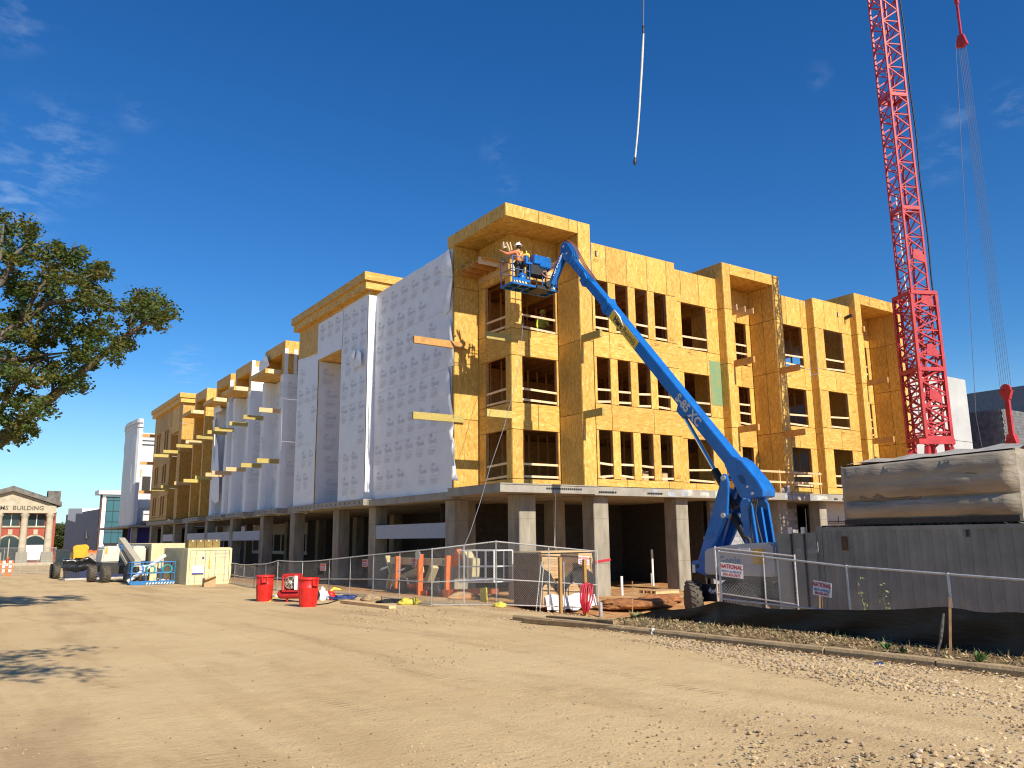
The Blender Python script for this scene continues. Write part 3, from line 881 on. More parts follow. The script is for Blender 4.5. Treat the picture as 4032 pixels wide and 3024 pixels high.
# upper strips of tape and wrap left on the piers
for i, (a, b_) in enumerate(FR[:3]):
    box('wrap_strip', WRAP, (XP - .006, a - .012, 12.85), (XP + .24, a - .004, 14.6 if i != 1 else ZFT), bld)
    if i == 0: box('wrap_strip', WRAP, (XP + .62, a - .012, 12.85), (XP + .84, a - .004, 14.6), bld)
w = wrap([(XP - .02, 57.7), (XP + .9, 57.68)], 12.3, 14.7, 33, .05, .02)
w['label'] = 'bright sunlit sheet of wrap folded round a pier'
# loose flaps along the torn edge next to the corner tower
def flap(name, poly, seed, bulge=.05):
    """loose hanging corner of wrap: fan of a curved sheet through the outline points"""
    pts = [Vector(p) for p in poly]; c = sum(pts, Vector()) / len(pts) + Vector((-bulge, -bulge * .5, 0)); mb = MB(); N = len(pts); vs = [c]; fs = []
    rings = 3
    for r_ in range(1, rings + 1):
        for i, p in enumerate(pts):
            q = c.lerp(p, r_ / rings); q += Vector((.06 * noise.noise((i * .9, r_, seed)), .05 * noise.noise((i * 1.3, r_ * 2, seed + 4)), 0)); vs.append(q)
    for i in range(N): fs.append((0, 1 + i, 1 + (i + 1) % N))
    for r_ in range(rings - 1):
        for i in range(N): a = 1 + r_ * N + i; b2 = 1 + r_ * N + (i + 1) % N; fs.append((a, a + N, b2 + N, b2))
    mb.add(vs, fs, True); return mb.build(name, WRAP, bld)
def fl(pxs, Y=None, X=None, seed=0):
    return flap('loose_wrap_flap', [onX(x, y, X) for x, y in pxs], seed)
z1_ = lambda x, y: (1100 + x * .5877, 750 + y * .5877)
fl([z1_(*p) for p in ((1133, 392), (1150, 480), (1163, 585), (1140, 570), (1100, 560), (1066, 525), (1085, 460), (1110, 420))], X=17.1, seed=1)
fl([z1_(*p) for p in ((1118, 570), (1160, 590), (1150, 700), (1140, 805), (1100, 835), (1095, 780), (1108, 700))], X=17.13, seed=2)
fl([z1_(*p) for p in ((1130, 850), (1150, 900), (1165, 1060), (1168, 1175), (1130, 1180), (1128, 1000))], X=17.13, seed=3)
fl([z1_(*p) for p in ((1128, 1180), (1140, 1230), (1148, 1400), (1170, 1530), (1120, 1500), (1100, 1390), (1054, 1365), (1075, 1300), (1100, 1220))], X=17.12, seed=4)
fl([z1_(*p) for p in ((1120, 1545), (1168, 1550), (1165, 1640), (1172, 1700), (1175, 1790), (1185, 1900), (1195, 1945), (1150, 1940), (1135, 1800), (1118, 1640))], X=17.12, seed=5)
fl([(1375, 1380), (1400, 1378), (1396, 1410), (1385, 1455), (1379, 1440)], X=16.62, seed=6)
fl([(1407, 1374), (1421, 1390), (1422, 1440), (1398, 1445), (1392, 1430), (1402, 1400)], X=16.6, seed=7)
z5_ = lambda x, y: (500 + x * .4521, 1300 + y * .4521)
fl([z5_(*p) for p in ((1155, 275), (1215, 223), (1225, 250), (1243, 305), (1200, 340), (1150, 360))], X=16.6, seed=8)
fl([z5_(*p) for p in ((760, 640), (800, 640), (830, 700), (780, 720), (755, 740))], X=16.65, seed=9)
fl([z5_(*p) for p in ((745, 790), (770, 760), (760, 1000), (740, 1250), (725, 1400), (735, 1480), (770, 1510), (800, 1490), (800, 1300), (790, 1000))], X=16.66, seed=10)

# ---- concrete frame below
SLT, SLB = 4.345, 4.02
sl = box('concrete_slab', CONCD, (16.68, 25.2, SLB), (21.36, 29.1, SLT), bld)
box('slab_topping', CONCD, (16.66, 25.17, SLT - .03), (21.37, 29.1, SLT + .012), sl)
for (x, n) in ((18.9, 16),):
    for k in range(n): mb = MB()
mb = MB()
def pocket_row(mb, x0, n, step, y, z): 
    for k in range(n): mb.cyl((x0 + k * step, y, z), (x0 + k * step, y - .012, z), .045, n=8)
pocket_row(mb, 18.85, 17, .105, 25.2, 4.19); pocket_row(mb, 21.6, 8, .1, 25.33, 4.12); pocket_row(mb, 22.35, 2, .12, 25.33, 4.12); pocket_row(mb, 24.3, 9, .1, 25.33, 4.12); pocket_row(mb, 38.1, 7, .1, 25.33, 4.1); pocket_row(mb, 37.4, 3, .1, 25.33, 4.1)
pk = mb.build('tendon_pockets', DARK, bld); pk['kind'] = 'stuff'
box('concrete_slab', CONCD, (21.362, 25.34, 3.99), (46.0, 40, 4.335), bld)
box('concrete_slab', CONCD, (17.3, 29.102, 3.94), (21.36, 92, 4.33), bld)
box('concrete_slab', CONCD, (21.363, 40.003, 3.94), (30, 92, 4.33), bld)
box('slab_edge', CONCD, (16.95, 29.2, 3.95), (17.298, 37.6, 4.25), bld)
for (a, b_) in [(37.5, 48.0)] + FR + [(78.9, 91.5)]:
    e = box('slab_edge', CONCD, (16.62, a - .15, 3.985), (17.296, b_ + .15, 4.30), bld)
    mb = MB(); y = a + .2
    while y < b_: mb.box((16.612, y, 4.1), (16.63, y + .12, 4.2)); y += .62
    o = mb.build('tendon_pockets', DARK, e); o['kind'] = 'stuff'
FORMJ = mat('form_joint_stain', (.20, .18, .14), .9, var=.2)
def column(x0, x1, y0, y1, zt=3.99):
    o = MB().box((x0, y0, -.6), (x1, y1, zt)).build('concrete_column', CONC, bld, bevel=.018)
    for z in (1.25, 3.05): box('form_joint', FORMJ, (x0 - .003, y0 - .003, z), (x1 + .003, y1 + .003, z + .016), o)
    return o
PATCH = [mat('patch_blue_grey', (.34, .37, .40), .85, var=.15, scale=4), mat('patch_pale', (.50, .48, .42), .85, var=.15, scale=4)]
for k in range(26):
    x = random.uniform(21.5, 45); w_ = random.uniform(.15, .6); z = random.uniform(4.0, 4.1); box('slab_patch', random.choice(PATCH), (x, 25.336 - random.uniform(0, .002), z), (x + w_, 25.345, min(4.33, z + random.uniform(.15, .3))), bld)
column(21.62, 22.42, 25.75, 26.5); column(26.35, 27.1, 25.75, 26.5); column(18.15, 18.95, 26.1, 26.9, 4.01); column(22.6, 23.3, 29.8, 30.5); column(18.5, 19.2, 31, 31.7)
column(33.7, 34.4, 26.0, 26.7); column(36.8, 37.4, 25.85, 26.5)
for px in (1790, 1478, 1333, 1160, 1038, 917, 817, 738, 690, 643, 598):
    y = onX(px, 2060, 17.3).y
    column(17.3, 17.95, y, y + .8, 3.92 if y > 29.2 else 4.01)
    if y > 33: column(24.0, 24.6, y, y + .7, 3.92)
# grey beams spanning the street-side columns at mid height
y_ = [onX(px, 2060, 17.3).y for px in (1790, 1478, 1333, 1160, 1038, 917, 817, 738, 690, 643, 598)]
GREYB = mat('grey_primed_beam', (0.30, 0.33, 0.40), .5, var=.06)
for i in (0, 4, 5, 6, 8): box('spandrel_beam', GREYB, (17.32, y_[i] + .8, 2.35), (17.52, y_[i + 1], 3.0), bld)
# ground storey partitions, block walls and far daylight
DARKW = mat('dark_interior_shade', (0.05, 0.045, 0.04), .9, var=.2)  # near-black colour stands in for the shade of interiors and openings
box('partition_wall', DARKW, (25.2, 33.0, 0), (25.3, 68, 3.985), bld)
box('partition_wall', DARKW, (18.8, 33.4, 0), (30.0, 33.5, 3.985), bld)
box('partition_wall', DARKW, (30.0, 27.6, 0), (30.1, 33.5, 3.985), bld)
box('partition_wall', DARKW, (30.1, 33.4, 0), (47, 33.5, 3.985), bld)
box('partition_wall', mat('pale_render', (0.55, 0.56, 0.57), .8, var=.08), (38.6, 27.0, 0), (47, 27.2, 3.985), bld)
box('partition_wall', mat('pale_panel', (.6, .6, .58), .7), (27.5, 70.0, 2.9), (27.6, 112, 3.9), bld)
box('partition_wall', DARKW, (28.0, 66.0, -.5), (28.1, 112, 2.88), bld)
for k in range(16): box('metal_stud', mat('galv_stud', (.62, .62, .6), .4), (26.9, 70.5 + k * 2.3, 1.3), (26.98, 70.75 + k * 2.3, 2.9), bld)
for k in range(5): box('metal_track', mat('galv_stud', (.62, .62, .6), .4), (26.8, 71 + k * 7.5, 1.0), (26.9, 75.5 + k * 7.5, 1.3), bld)
rodz = 2.9
for dz in (0, .1): rod('sprinkler_pipe', BLACK, (37.5, 26.7, rodz + dz), (47, 26.7, rodz + dz), .05, bld)
bar('pipe_hanger', BLACK, (39.6, 26.7, 2.9), (39.6, 26.7, 3.3), .03, .03, bld)
CMU = mat('concrete_block', (0.30, 0.30, 0.31), .9, var=.12, scale=9, objvar=.16)
bwall = box('mortar_wall', mat('mortar', (0.19, 0.185, 0.18), .95, var=.1), (30.11, 27.22, -.2), (36.8, 27.4, 3.985), bld)
nb = 0
for r in range(19):
    x = 30.12 + (r % 2) * .2
    while x + .39 < 36.8:
        z = 0.02 + r * .203
        if z + .19 < 3.92 and nb < 298:
            box('concrete_block', CMU, (x, 27.2 + random.uniform(-.004, .004), z), (x + .392, 27.3, z + .193), bwall); nb += 1
        x += .402
# floors, roof, joists, studs inside
for i, z in enumerate(FLOOR[1:]):
    box('floor_deck', STUD, (18.5, 27.2, z - .025), (45.0, 39, z), bld)
    box('floor_deck', STUD, (18.3, 39, z - .025), (30, 91.3, z), bld)
    x = 18.9
    while x < 40.4:
        ys = 26.1 if (x > 21.7 and not 30 < x < 34.5) else 27.2
        o = bar('floor_joist', STUD, (x, ys, z - .17), (x, 38.8, z - .17), .04, .28, bld)
        x += .72
for i in range(3):
    z0, z1 = FLOOR[i], FLOOR[i + 1] - .31
    x = 21.9
    while x < 40.2:
        if not 29.9 < x < 34.6: bar('wall_stud', STUD, (x, 31.4, z0), (x, 31.4, z1), .04, .09, bld, (1, 0, 0))
        x += .55
    for xp in (26.9, 34.6, 37.3):
        y = 26.6
        while y < 31.2: bar('wall_stud', STUD, (xp, y, z0), (xp, y, z1), .09, .04, bld, (1, 0, 0)); y += .6
    for xp in (18.9, 19.5, 20.1, 20.7, 21.3): bar('wall_stud', STUD, (xp, 30.2, z0), (xp, 30.2, z1), .04, .09, bld, (1, 0, 0))
    box('interior_sheathing', STUD, (21.7, 33.6, z0), (37.4, 33.65, z1), bld)
    box('interior_sheathing', STUD, (40.5, 33.6, z0), (45.0, 33.65, z1), bld)
    box('interior_sheathing', STUD, (18.55, 33.0, z0), (18.6, 91, z1), bld) if False else None
    box('interior_sheathing', STUD, (18.6, 31.8, z0), (21.7, 31.85, z1), bld)
box('roof_deck', OSBD, (17.4, 27.3, 13.92), (45.0, 39, 13.95), bld)
box('roof_deck', OSBD, (18.3, 39, 13.92), (30, 91.3, 13.95), bld)
# pallets of boxes behind the low windows of the first bay
CARD = mat('cardboard', (0.50, 0.34, 0.18), .8, var=.1, objvar=.12)
CL = ['flat brown carton at the bottom of the second low window', 'flat carton lying on the carton in the second low window', 'wide brown carton at the bottom of the third low window', 'small carton on the left of the pile in the third low window', 'tall carton on the right of the pile in the third low window', 'topmost little carton of the pile in the third low window', 'brown carton at the bottom of the fourth low window', 'upper carton in the fourth low window', 'narrow upright carton in the first low window beside the corner tower']
for lab, (x, z, w_, h_) in zip(CL, ((23.1, 4.4, .5, .28), (23.15, 4.68, .42, .2), (24.25, 4.4, .6, .3), (24.2, 4.7, .3, .25), (24.55, 4.7, .32, .42), (24.3, 4.96, .25, .2), (25.45, 4.4, .5, .3), (25.7, 4.7, .32, .4), (22.2, 4.4, .2, .4))):
    o = box('carton', CARD, (x, 25.85, z), (x + w_, 26.25, z + h_ - .01), None); tag(o, lab, 'carton', 'cartons behind the low windows')
# timber guard rail on the slab in front of the middle frame
gr = thing('timber_guard_rail', 'rough timber guard rail on the concrete slab in front of the projecting frame', 'railing', (31.5, 25.4, 4.35))
for x in (31.35, 33.2, 36.4): bar('post', LUMBER, (x, 25.42, 4.35), (x, 25.42, 5.45), .09, .05, gr)
for z in (5.35, 4.85): bar('rail', LUMBER, (29.6, 25.38, z), (36.5, 25.38, z), .04, .1, gr)
bk = MB().lathe((33.9, 25.55, 4.34), [(.13, 0), (.15, .36), (.16, .37), (.14, .36)], 12).build('bucket', WHITE, None); tag(bk, 'white plastic bucket standing on the slab edge by the guard rail', 'bucket')
mb = MB(); mb.ball((33.6, 25.6, 4.46), .16, 10, 6, (1.2, .8, .9)); mb.ball((33.72, 25.5, 4.56), .1, 8, 5); bg = mb.build('rag_bundle', mat('grey_rag', (.25, .23, .22), .9, var=.4, scale=12), None); tag(bg, 'crumpled grey rag bundle beside the white bucket on the slab', 'bundle')
# ropes hanging on the building
mb = MB(); mb.tube([onY(2183, 1930, 25.15), onY(2188, 1960, 25.1), onY(2186, 2040, 25.1), onY(2184, 2150, 25.0), G(20.0, 24.9) + Vector((0, 0, .1))], .018, 6)
o = mb.build('hanging_rope', ROPE, None); tag(o, 'white rope hanging from the slab edge down past the columns', 'rope')
cpts = [(2062, 1245), (2058, 1290), (2050, 1400), (2020, 1550), (1985, 1680), (1930, 1840), (1890, 1980), (1850, 2100), (1825, 2155)]
mb = MB(); n_ = len(cpts); mb.tube([onY(x, y, 26.6 - 5.2 * i / (n_ - 1)) for i, (x, y) in enumerate(cpts)], .009, 6)
o = mb.build('power_cable', mat('grey_cord', (.22, .24, .28), .6), None); tag(o, 'long grey power cord looping from the top window down to the fence', 'cord')

# ================================================================== TOWER CRANE
crane = thing('tower_crane', 'tall red lattice tower crane standing in front of the block beside the grey container', 'crane', (34.65, 18.6, 0))
CC = Vector((34.65, 18.6, 0)); CA = R(-25)
def cpt(u, v, z): return CC + Vector((u * math.cos(CA) - v * math.sin(CA), u * math.sin(CA) + v * math.cos(CA), z))
CORN = ((-1, -1), (1, -1), (1, 1), (-1, 1))
def mast(h, z0, z1, step, lw, bw):
    for (a, b_) in CORN: bar('mast_leg', CRANER, cpt(a * h, b_ * h, z0), cpt(a * h, b_ * h, z1), lw, lw, crane, (math.cos(CA), math.sin(CA), 0))
    k = 0; z = z0
    while z < z1 - .01:
        zt = min(z + step, z1); zm = (z + zt) / 2
        for f in range(4):
            a, b_ = CORN[f], CORN[(f + 1) % 4]
            if (k + f) % 1 == 0:
                bar('brace', CRANER, cpt(b_[0] * h, b_[1] * h, z), cpt(a[0] * h, a[1] * h, zm), bw, bw, crane)
                bar('brace', CRANER, cpt(a[0] * h, a[1] * h, zm), cpt(b_[0] * h, b_[1] * h, zt), bw, bw, crane)
            bar('cross_bar', CRANER, cpt(a[0] * h, a[1] * h, zm), cpt(b_[0] * h, b_[1] * h, zm), bw * .9, bw * .9, crane)
        z = zt; k += 1
mast(.42, 6.4, 31.6, 1.2, .085, .05)
mast(.60, 6.0, 12.7, 1.12, .13, .065)
for z in (12.75, 9.3, 6.3, 16.8, 22.4):           # collars where sections join
    h = .61 if z < 13 else .41
    for f in range(4):
        a, b_ = CORN[f], CORN[(f + 1) % 4]
        bar('section_collar', CRANER, cpt(a[0] * h * 1.03, a[1] * h * 1.03, z), cpt(b_[0] * h * 1.03, b_[1] * h * 1.03, z), .1, .17, crane)
for (z, u, v) in ((14.4, .05, -.42), (12.3, .1, -.57), (10.0, .1, -.57), (8.0, 0, -.57)):   # hinge plates
    MB().prism([cpt(u - .25, v, z), cpt(u + .3, v, z - .2), cpt(u + .34, v, z + .1), cpt(u + .1, v, z + .42), cpt(u - .18, v, z + .42)], cpt(0, -.05, 0) - cpt(0, 0, 0)).build('hinge_plate', CRANER, crane)
# white ladder inside the mast
for u in (-.16, .14): rod('ladder_rail', WHITE, cpt(-.28, u, 6.5), cpt(-.28, u, 17.6), .055, crane)
mb = MB(); z = 6.6
while z < 17.5: mb.cyl(cpt(-.28, -.16, z), cpt(-.28, .14, z), .014, n=5); z += .3
o = mb.build('ladder_rungs', WHITE, crane); o['kind'] = 'stuff'
# outrigger platform beam and flared base struts
bar('platform_beam', CRANER, cpt(-1.0, -.6, 6.15), cpt(.7, -.6, 6.15), .16, .22, crane)
for (a, b_) in CORN:
    bar('base_strut', CRANER, cpt(a * .55, b_ * .55, 5.95), cpt(a * 1.7, b_ * 1.25, 1.1), .18, .18, crane)
    bar('base_strut', CRANER, cpt(a * .55, b_ * .55, 4.9), cpt(a * .2, b_ * .9, 1.1), .13, .13, crane)
    bar('mast_leg', CRANER, cpt(a * .45, b_ * .45, 6.3), cpt(a * .45, b_ * .45, .9), .15, .15, crane)
    rod('levelling_jack', DARK, cpt(a * 1.9, b_ * 1.9, gz(34, 19) - .1), cpt(a * 1.9, b_ * 1.9, 1.0), .2, crane)
MB().box((33.0, 17.0, .8), (36.3, 20.2, 1.12)).build('base_frame', CRANER, crane)
bar('platform_beam', CRANER, cpt(.4, -.4, .96), (44.0, 19.4, .96), .5, .3, crane)
# rear tie: bar, pulley blocks and falls of rope
XT = 44.0
def tie(z0, z1, w): bar('tie_bar', CRANER, (XT, 19.4, z0), (XT, 19.4, z1), w, w, crane)
tie(29.6, 33.0, .11); tie(31.6, 33.2, .18); tie(6.4, 9.2, .21); tie(1.0, 6.2, .2)
for z, r_ in ((29.1, .2), (9.55, .24)):
    mb = MB(); mb.cyl((XT - .09, 19.4, z), (XT + .09, 19.4, z), r_, n=18); mb.prism([(XT - .13, 19.1, z - .1), (XT - .13, 19.7, z - .1), (XT - .13, 19.55, z + .55 * (1 if z > 20 else -1)), (XT - .13, 19.25, z + .55 * (1 if z > 20 else -1))], (.26, 0, 0)); mb.build('pulley_block', CRANER, crane)
MB().prism([(XT - .2, 19.2, 6.0), (XT - .2, 19.6, 6.0), (XT - .2, 19.72, 6.5), (XT - .2, 19.55, 7.2), (XT - .2, 19.25, 7.2), (XT - .2, 19.08, 6.5)], (.4, 0, 0)).build('tie_coupling', CRANER, crane)
for k in range(6):
    t = (k - 2.5) * .13
    rod('hoist_rope', CABLE, (XT + t * .5, 19.4 - t * .6, 9.6), (XT + t * .42, 19.4 - t * .42, 28.9), .018, crane)
rod('hoist_rope', CABLE, onY(3843, 1640, 19.4), onY(3763, 170, 19.4), .026, crane)
rod('hoist_rope', CABLE, onY(3843, 1640, 19.4), (41.6, 19.4, 1.1), .026, crane)
mb = MB(); mb.tube([cpt(.75, -.3, z) + Vector((.05 * math.sin(z * 1.3), 0, 0)) for z in [1.1 + .9 * i for i in range(35)]], .035, 6); mb.build('supply_hose', BLACK, crane)
bar('jib_fitting', CRANER, (38.6, 19.4, 30.9), (39.1, 19.4, 30.6), .1, .1, crane); bar('jib_fitting', CRANER, (38.7, 19.4, 32.0), (38.75, 19.4, 30.8), .07, .07, crane); bar('jib_fitting', CRANER, (38.6, 19.4, 31.9), (44.0, 19.4, 33.0), .12, .12, crane); bar('jib_fitting', CRANER, (35.2, 19.4, 31.4), (38.65, 19.4, 31.9), .12, .12, crane)

# hook line hanging from the (unseen) jib: rope, coupling and long sling
sl_ = thing('crane_sling', 'thin crane rope with a long pale sling hanging in the blue sky', 'sling', onY(2500, 640, 24.0))
a, b_, c_ = onY(2535, -60, 24), onY(2533, 118, 24), onY(2534, 132, 24)
rod('hoist_rope', CABLE, a, b_, .05, sl_)
mb = MB(); mb.cyl(b_ + Vector((0, 0, .1)), c_, .05, n=8); mb.cyl(b_ + Vector((0, 0, .18)), b_ + Vector((0, 0, .05)), .075, .04, n=8); mb.build('coupling', DARK, sl_)
pts = [(2534, 132), (2531, 190), (2527, 270), (2522, 350), (2517, 440), (2510, 530), (2504, 590), (2501, 622)]
mb = MB(); mb.tube([onY(x, y, 24) for x, y in pts], [.035, .05, .05, .045, .04, .04, .035, .04], 8); mb.build('sling_strap', ROPE, sl_)
mb = MB(); mb.tube([onY(2501, 618, 24), onY(2500, 630, 24), onY(2500, 642, 24), onY(2499, 650, 24)], [.03, .07, .08, .03], 8); mb.build('hook', DARK, sl_)

# ================================================================== BLUE BOOM LIFT
lift = thing('boom_lift', 'big blue telescopic boom lift with its boom raised to the corner tower roof', 'boom lift', (19.4, 16.2, gz(19.4, 16.2)))
def yz(poly, x0, x1, name, mt, parent=None, bevel=0.0):
    return MB().prism([(x0, y, z) for y, z in poly], (x1 - x0, 0, 0)).build(name, mt, parent or lift, bevel=bevel)
BD = Vector((0, 5.07, 5.81)).normalized(); BN = Vector((0, -BD.z, BD.y))      # along the boom, and its upper side
def boom_tube(p0, p1, hgt, x0, x1, name, bev=.02):
    """tube whose lower edge runs p0->p1 in the Y-Z plane"""
    a, b_ = Vector((0, *p0)), Vector((0, *p1)); n = BN * hgt
    return yz([(a.y, a.z), (b_.y, b_.z), ((b_ + n).y, (b_ + n).z), ((a + n).y, (a + n).z)], x0, x1, name, BLUE, bevel=bev)
base_b = boom_tube((16.15, 3.87), (22.03, 10.61), .385, 19.2, 19.62, 'base_boom')
boom_tube((21.55, 10.16), (23.2, 11.99), .33, 19.235, 19.585, 'mid_boom')
boom_tube((22.9, 11.72), (24.15, 13.15), .28, 19.265, 19.555, 'fly_boom')
for (p, q) in (((21.98, 10.42), (22.12, 10.76)), ((23.15, 11.82), (23.3, 12.12))):
    boom_tube(p, q, .43 if p[0] < 22.5 else .37, 19.18, 19.64, 'boom_collar', .01)
yz([(16.47, 4.56), (16.62, 4.44), (16.08, 3.43), (15.67, 3.34), (15.27, 3.42), (15.24, 3.60), (15.40, 3.86), (15.95, 4.48), (16.25, 4.66)], 19.12, 19.70, 'boom_root', BLUE, bevel=.02)
mb = MB(); mb.cyl((19.10, 15.78, 3.72), (19.115, 15.78, 3.72), .04, n=10); mb.cyl((19.10, 15.62, 3.52), (19.115, 15.62, 3.52), .05, n=10); mb.build('pivot_pin', STEEL, lift)
mb = MB(); mb.prism([(19.112, 16.14, 4.06), (19.112, 15.98, 4.1), (19.112, 15.82, 3.94), (19.112, 15.86, 3.8), (19.112, 16.0, 3.84)], (.012, 0, 0)); mb.build('access_hole_shade', mat('deep_blue_shade', (0.010, 0.07, .22), .4), lift)  # darker blue plate paints the shade of a hole, nothing is cut
mb = MB(); mb.prism([(19.195, 22.0, 10.95), (19.195, 21.85, 10.75), (19.195, 21.72, 10.6), (19.195, 21.62, 10.72), (19.195, 21.8, 10.93)], (.01, 0, 0)); mb.build('access_hole_shade', mat('deep_blue_shade', (0.010, 0.07, .22), .4), lift)  # hole near the boom end, its shade likewise a darker blue plate
# elbow at the tip
yz([(23.95, 12.95), (24.28, 13.25), (24.52, 13.62), (24.46, 13.92), (24.28, 14.02), (24.02, 13.86), (23.72, 13.42), (23.75, 13.25)], 19.22, 19.60, 'boom_head', BLUE, bevel=.02)
mb = MB()
for (y, z) in ((24.3, 13.8), (24.1, 13.45), (24.35, 13.5)): mb.cyl((19.2, y, z), (19.62, y, z), .045, n=10)
mb.build('pivot_pin', STEEL, lift)
# hoses over the head
mb = MB()
for k in range(3): mb.tube([(19.3 + .08 * k, 24.5, 13.7), (19.3 + .08 * k, 24.2, 14.08), (19.3 + .08 * k, 23.8, 13.75), (19.3 + .08 * k, 23.2, 12.75), (19.3 + .08 * k, 22.6, 12.0)], .02, 5)
mb.build('hydraulic_hoses', mat('faded_hose', (0.25, .1, .07), .6), lift)
# lift ram under the boom
rod('ram_rod', CHROME, (19.41, 18.42, 6.2), (19.41, 17.1, 4.1), .13, lift)
rod('ram_barrel', BLACK, (19.41, 17.25, 4.33), (19.41, 16.5, 3.15), .25, lift)
yz([(18.62, 6.36), (18.36, 6.08), (18.22, 6.2), (18.5, 6.66)], 19.28, 19.54, 'ram_mount', BLUE)
# riser linkage
arm = [(16.74, 3.86), (16.66, 4.1), (16.57, 4.17), (16.47, 4.1), (16.42, 3.86), (16.53, 2.94), (17.0, 2.2), (17.46, 1.6), (17.78, 1.6)]
yz(arm, 19.02, 19.12, 'riser_arm', BLUE, bevel=.012); yz(arm, 19.70, 19.80, 'riser_arm', BLUE, bevel=.012)
bar('riser_web', BLUE, (19.41, 16.68, 3.75), (19.41, 17.6, 1.7), .58, .10, lift, (1, 0, 0))
mb = MB(); mb.cyl((18.98, 16.57, 4.03), (19.84, 16.57, 4.03), .085, n=14); mb.cyl((18.98, 16.66, 2.92), (19.84, 16.66, 2.92), .08, n=14); mb.build('pivot_pin', STEEL, lift)
rod('ram_barrel', BLACK, (19.41, 16.62, 2.95), (19.41, 15.75, 1.55), .24, lift)
rear = [(16.01, 3.23), (15.93, 3.36), (15.72, 3.38), (15.60, 3.24), (15.42, 1.7), (15.86, 1.7)]
yz(rear, 19.0, 19.09, 'rear_link', BLUE, bevel=.01); yz(rear, 19.73, 19.82, 'rear_link', BLUE, bevel=.01)
bar('link_web', BLUE, (19.41, 15.80, 3.1), (19.41, 15.66, 1.9), .5, .08, lift, (1, 0, 0))
for k, dx in enumerate((0, .12)):
    mb = MB(); mb.tube([(18.97 + dx, 15.5, 3.4), (18.96 + dx, 15.66, 3.1), (18.95 + dx, 15.62, 2.6), (18.95 + dx, 15.56, 2.05)], .024, 6); mb.build('hydraulic_hoses', DARK, lift)
mb = MB(); mb.tube([(19.0, 15.36, 3.35), (18.95, 15.42, 2.95), (18.9, 15.3, 2.5), (18.9, 15.2, 2.1)], .028, 6); mb.build('hydraulic_hoses', DARK, lift)
yz([(18.05, 1.48), (17.98, 1.58), (17.2, 1.64), (16.6, 1.64), (16.6, 1.05), (17.0, 1.02), (17.72, 1.2), (17.95, 1.3)], 18.98, 19.84, 'turret_nose', BLUE, bevel=.03)
mb = MB(); mb.cyl((18.95, 17.78, 1.42), (18.98, 17.78, 1.42), .055, n=12); mb.build('pivot_pin', DARK, lift)
box('decal', SIGNW, (18.974, 17.86, 1.22), (18.979, 17.98, 1.46), lift)
# turntable, hoods, counterweight
hood = [(16.9, 1.92), (16.55, 2.0), (15.48, 2.10), (14.5, 2.14), (14.38, 2.06), (14.34, 1.30), (14.5, 1.22), (16.95, 1.22)]
h1 = yz(hood, 18.35, 18.95, 'engine_hood', GREYP, bevel=.05)
yz(hood, 19.86, 20.46, 'engine_hood', GREYP, bevel=.05)
yz([(15.3, 1.95), (14.2, 1.98), (14.0, 1.85), (13.98, 1.2), (15.3, 1.2)], 18.97, 19.84, 'counterweight', mat('counterweight_grey', (.22, .22, .22), .6), bevel=.05)
MB().cyl((19.4, 16.1, .86), (19.4, 16.1, 1.2), .62, n=24).build('turntable', DARK, lift)
MB().box((18.5, 14.4, 1.1), (20.3, 17.0, 1.22)).build('turret_deck', DARK, lift)
mb = MB(); mb.tube([(18.6, 15.4, 2.05), (18.6, 15.4, 2.2), (18.58, 15.46, 2.27), (18.55, 15.56, 2.3)], .06, 10); mb.build('exhaust', BLACK, lift)
words('lettering', 'Genie', .34, mat('decal_blue', (.03, .20, .34), .5), (18.335, 15.95, 1.62), (0, -1, 0), (0, 0, 1), h1, .01)
dq = box('decal', YELLOW, (18.336, 14.72, 1.55), (18.346, 15.12, 1.95), h1)
box('decal', SIGNW, (18.336, 15.2, 1.9), (18.346, 15.6, 1.98), h1)
# chassis and wheels
MB().box((18.75, 14.9, .42), (20.05, 17.75, .86)).build('chassis', DARK, lift, bevel=.03)
fr = MB().prism([(18.62, 17.35, .42), (18.62, 17.30, .93), (18.62, 16.35, .95), (18.62, 16.3, .5)], (.12, 0, 0)).build('chassis_plate', DARK, lift)
words('lettering', '4x4', .22, SIGNW, (18.612, 16.88, .74), (0, -1, 0), (0, 0, 1), fr, .006)
def wheel(c, ang, r=.55, w=.38, parent=None, rimm=None, tread=True):
    """chunky tyre with angled lugs; axis horizontal, turned by ang from +X"""
    ax = Vector((math.cos(ang), math.sin(ang), 0)); c = Vector(c); side = Vector((-ax.y, ax.x, 0)); parent = parent or lift
    mb = MB(); mb.lathe(c, [(r * .55, -w / 2), (r * .86, -w / 2), (r * .95, -w * .42), (r * .95, w * .42), (r * .86, w / 2), (r * .55, w / 2)], 24, ax)
    N = 18
    for k in range(N):
        for s_ in (-1, 1):
            t = 2 * math.pi * (k + (.5 if s_ > 0 else 0)) / N; t2 = t + .20
            def pp(tt, h, rr): return c + (side * math.cos(tt) + Vector((0, 0, 1)) * math.sin(tt)) * rr + ax * h
            a_, b2 = pp(t, s_ * w * .47, r * .965), pp(t2, s_ * w * .04, r * .965)
            mb.bar(a_, b2, r * .09, r * .085, (a_ - c))
    t_ = mb.build('tyre', mat('dusty_tyre', (.10, .085, .065), .8, var=.3, scale=9), parent)
    mb = MB(); mb.lathe(c, [(0.02, -w * .3), (r * .3, -w * .3), (r * .5, -w * .44), (r * .56, -w * .46), (r * .56, w * .46), (r * .5, w * .44), (r * .3, w * .3), (.02, w * .3)], 20, ax); mb.build('rim', rimm or mat('wheel_rim', (.42, .42, .40), .5), t_)
    return t_
gl = gz(19, 16)
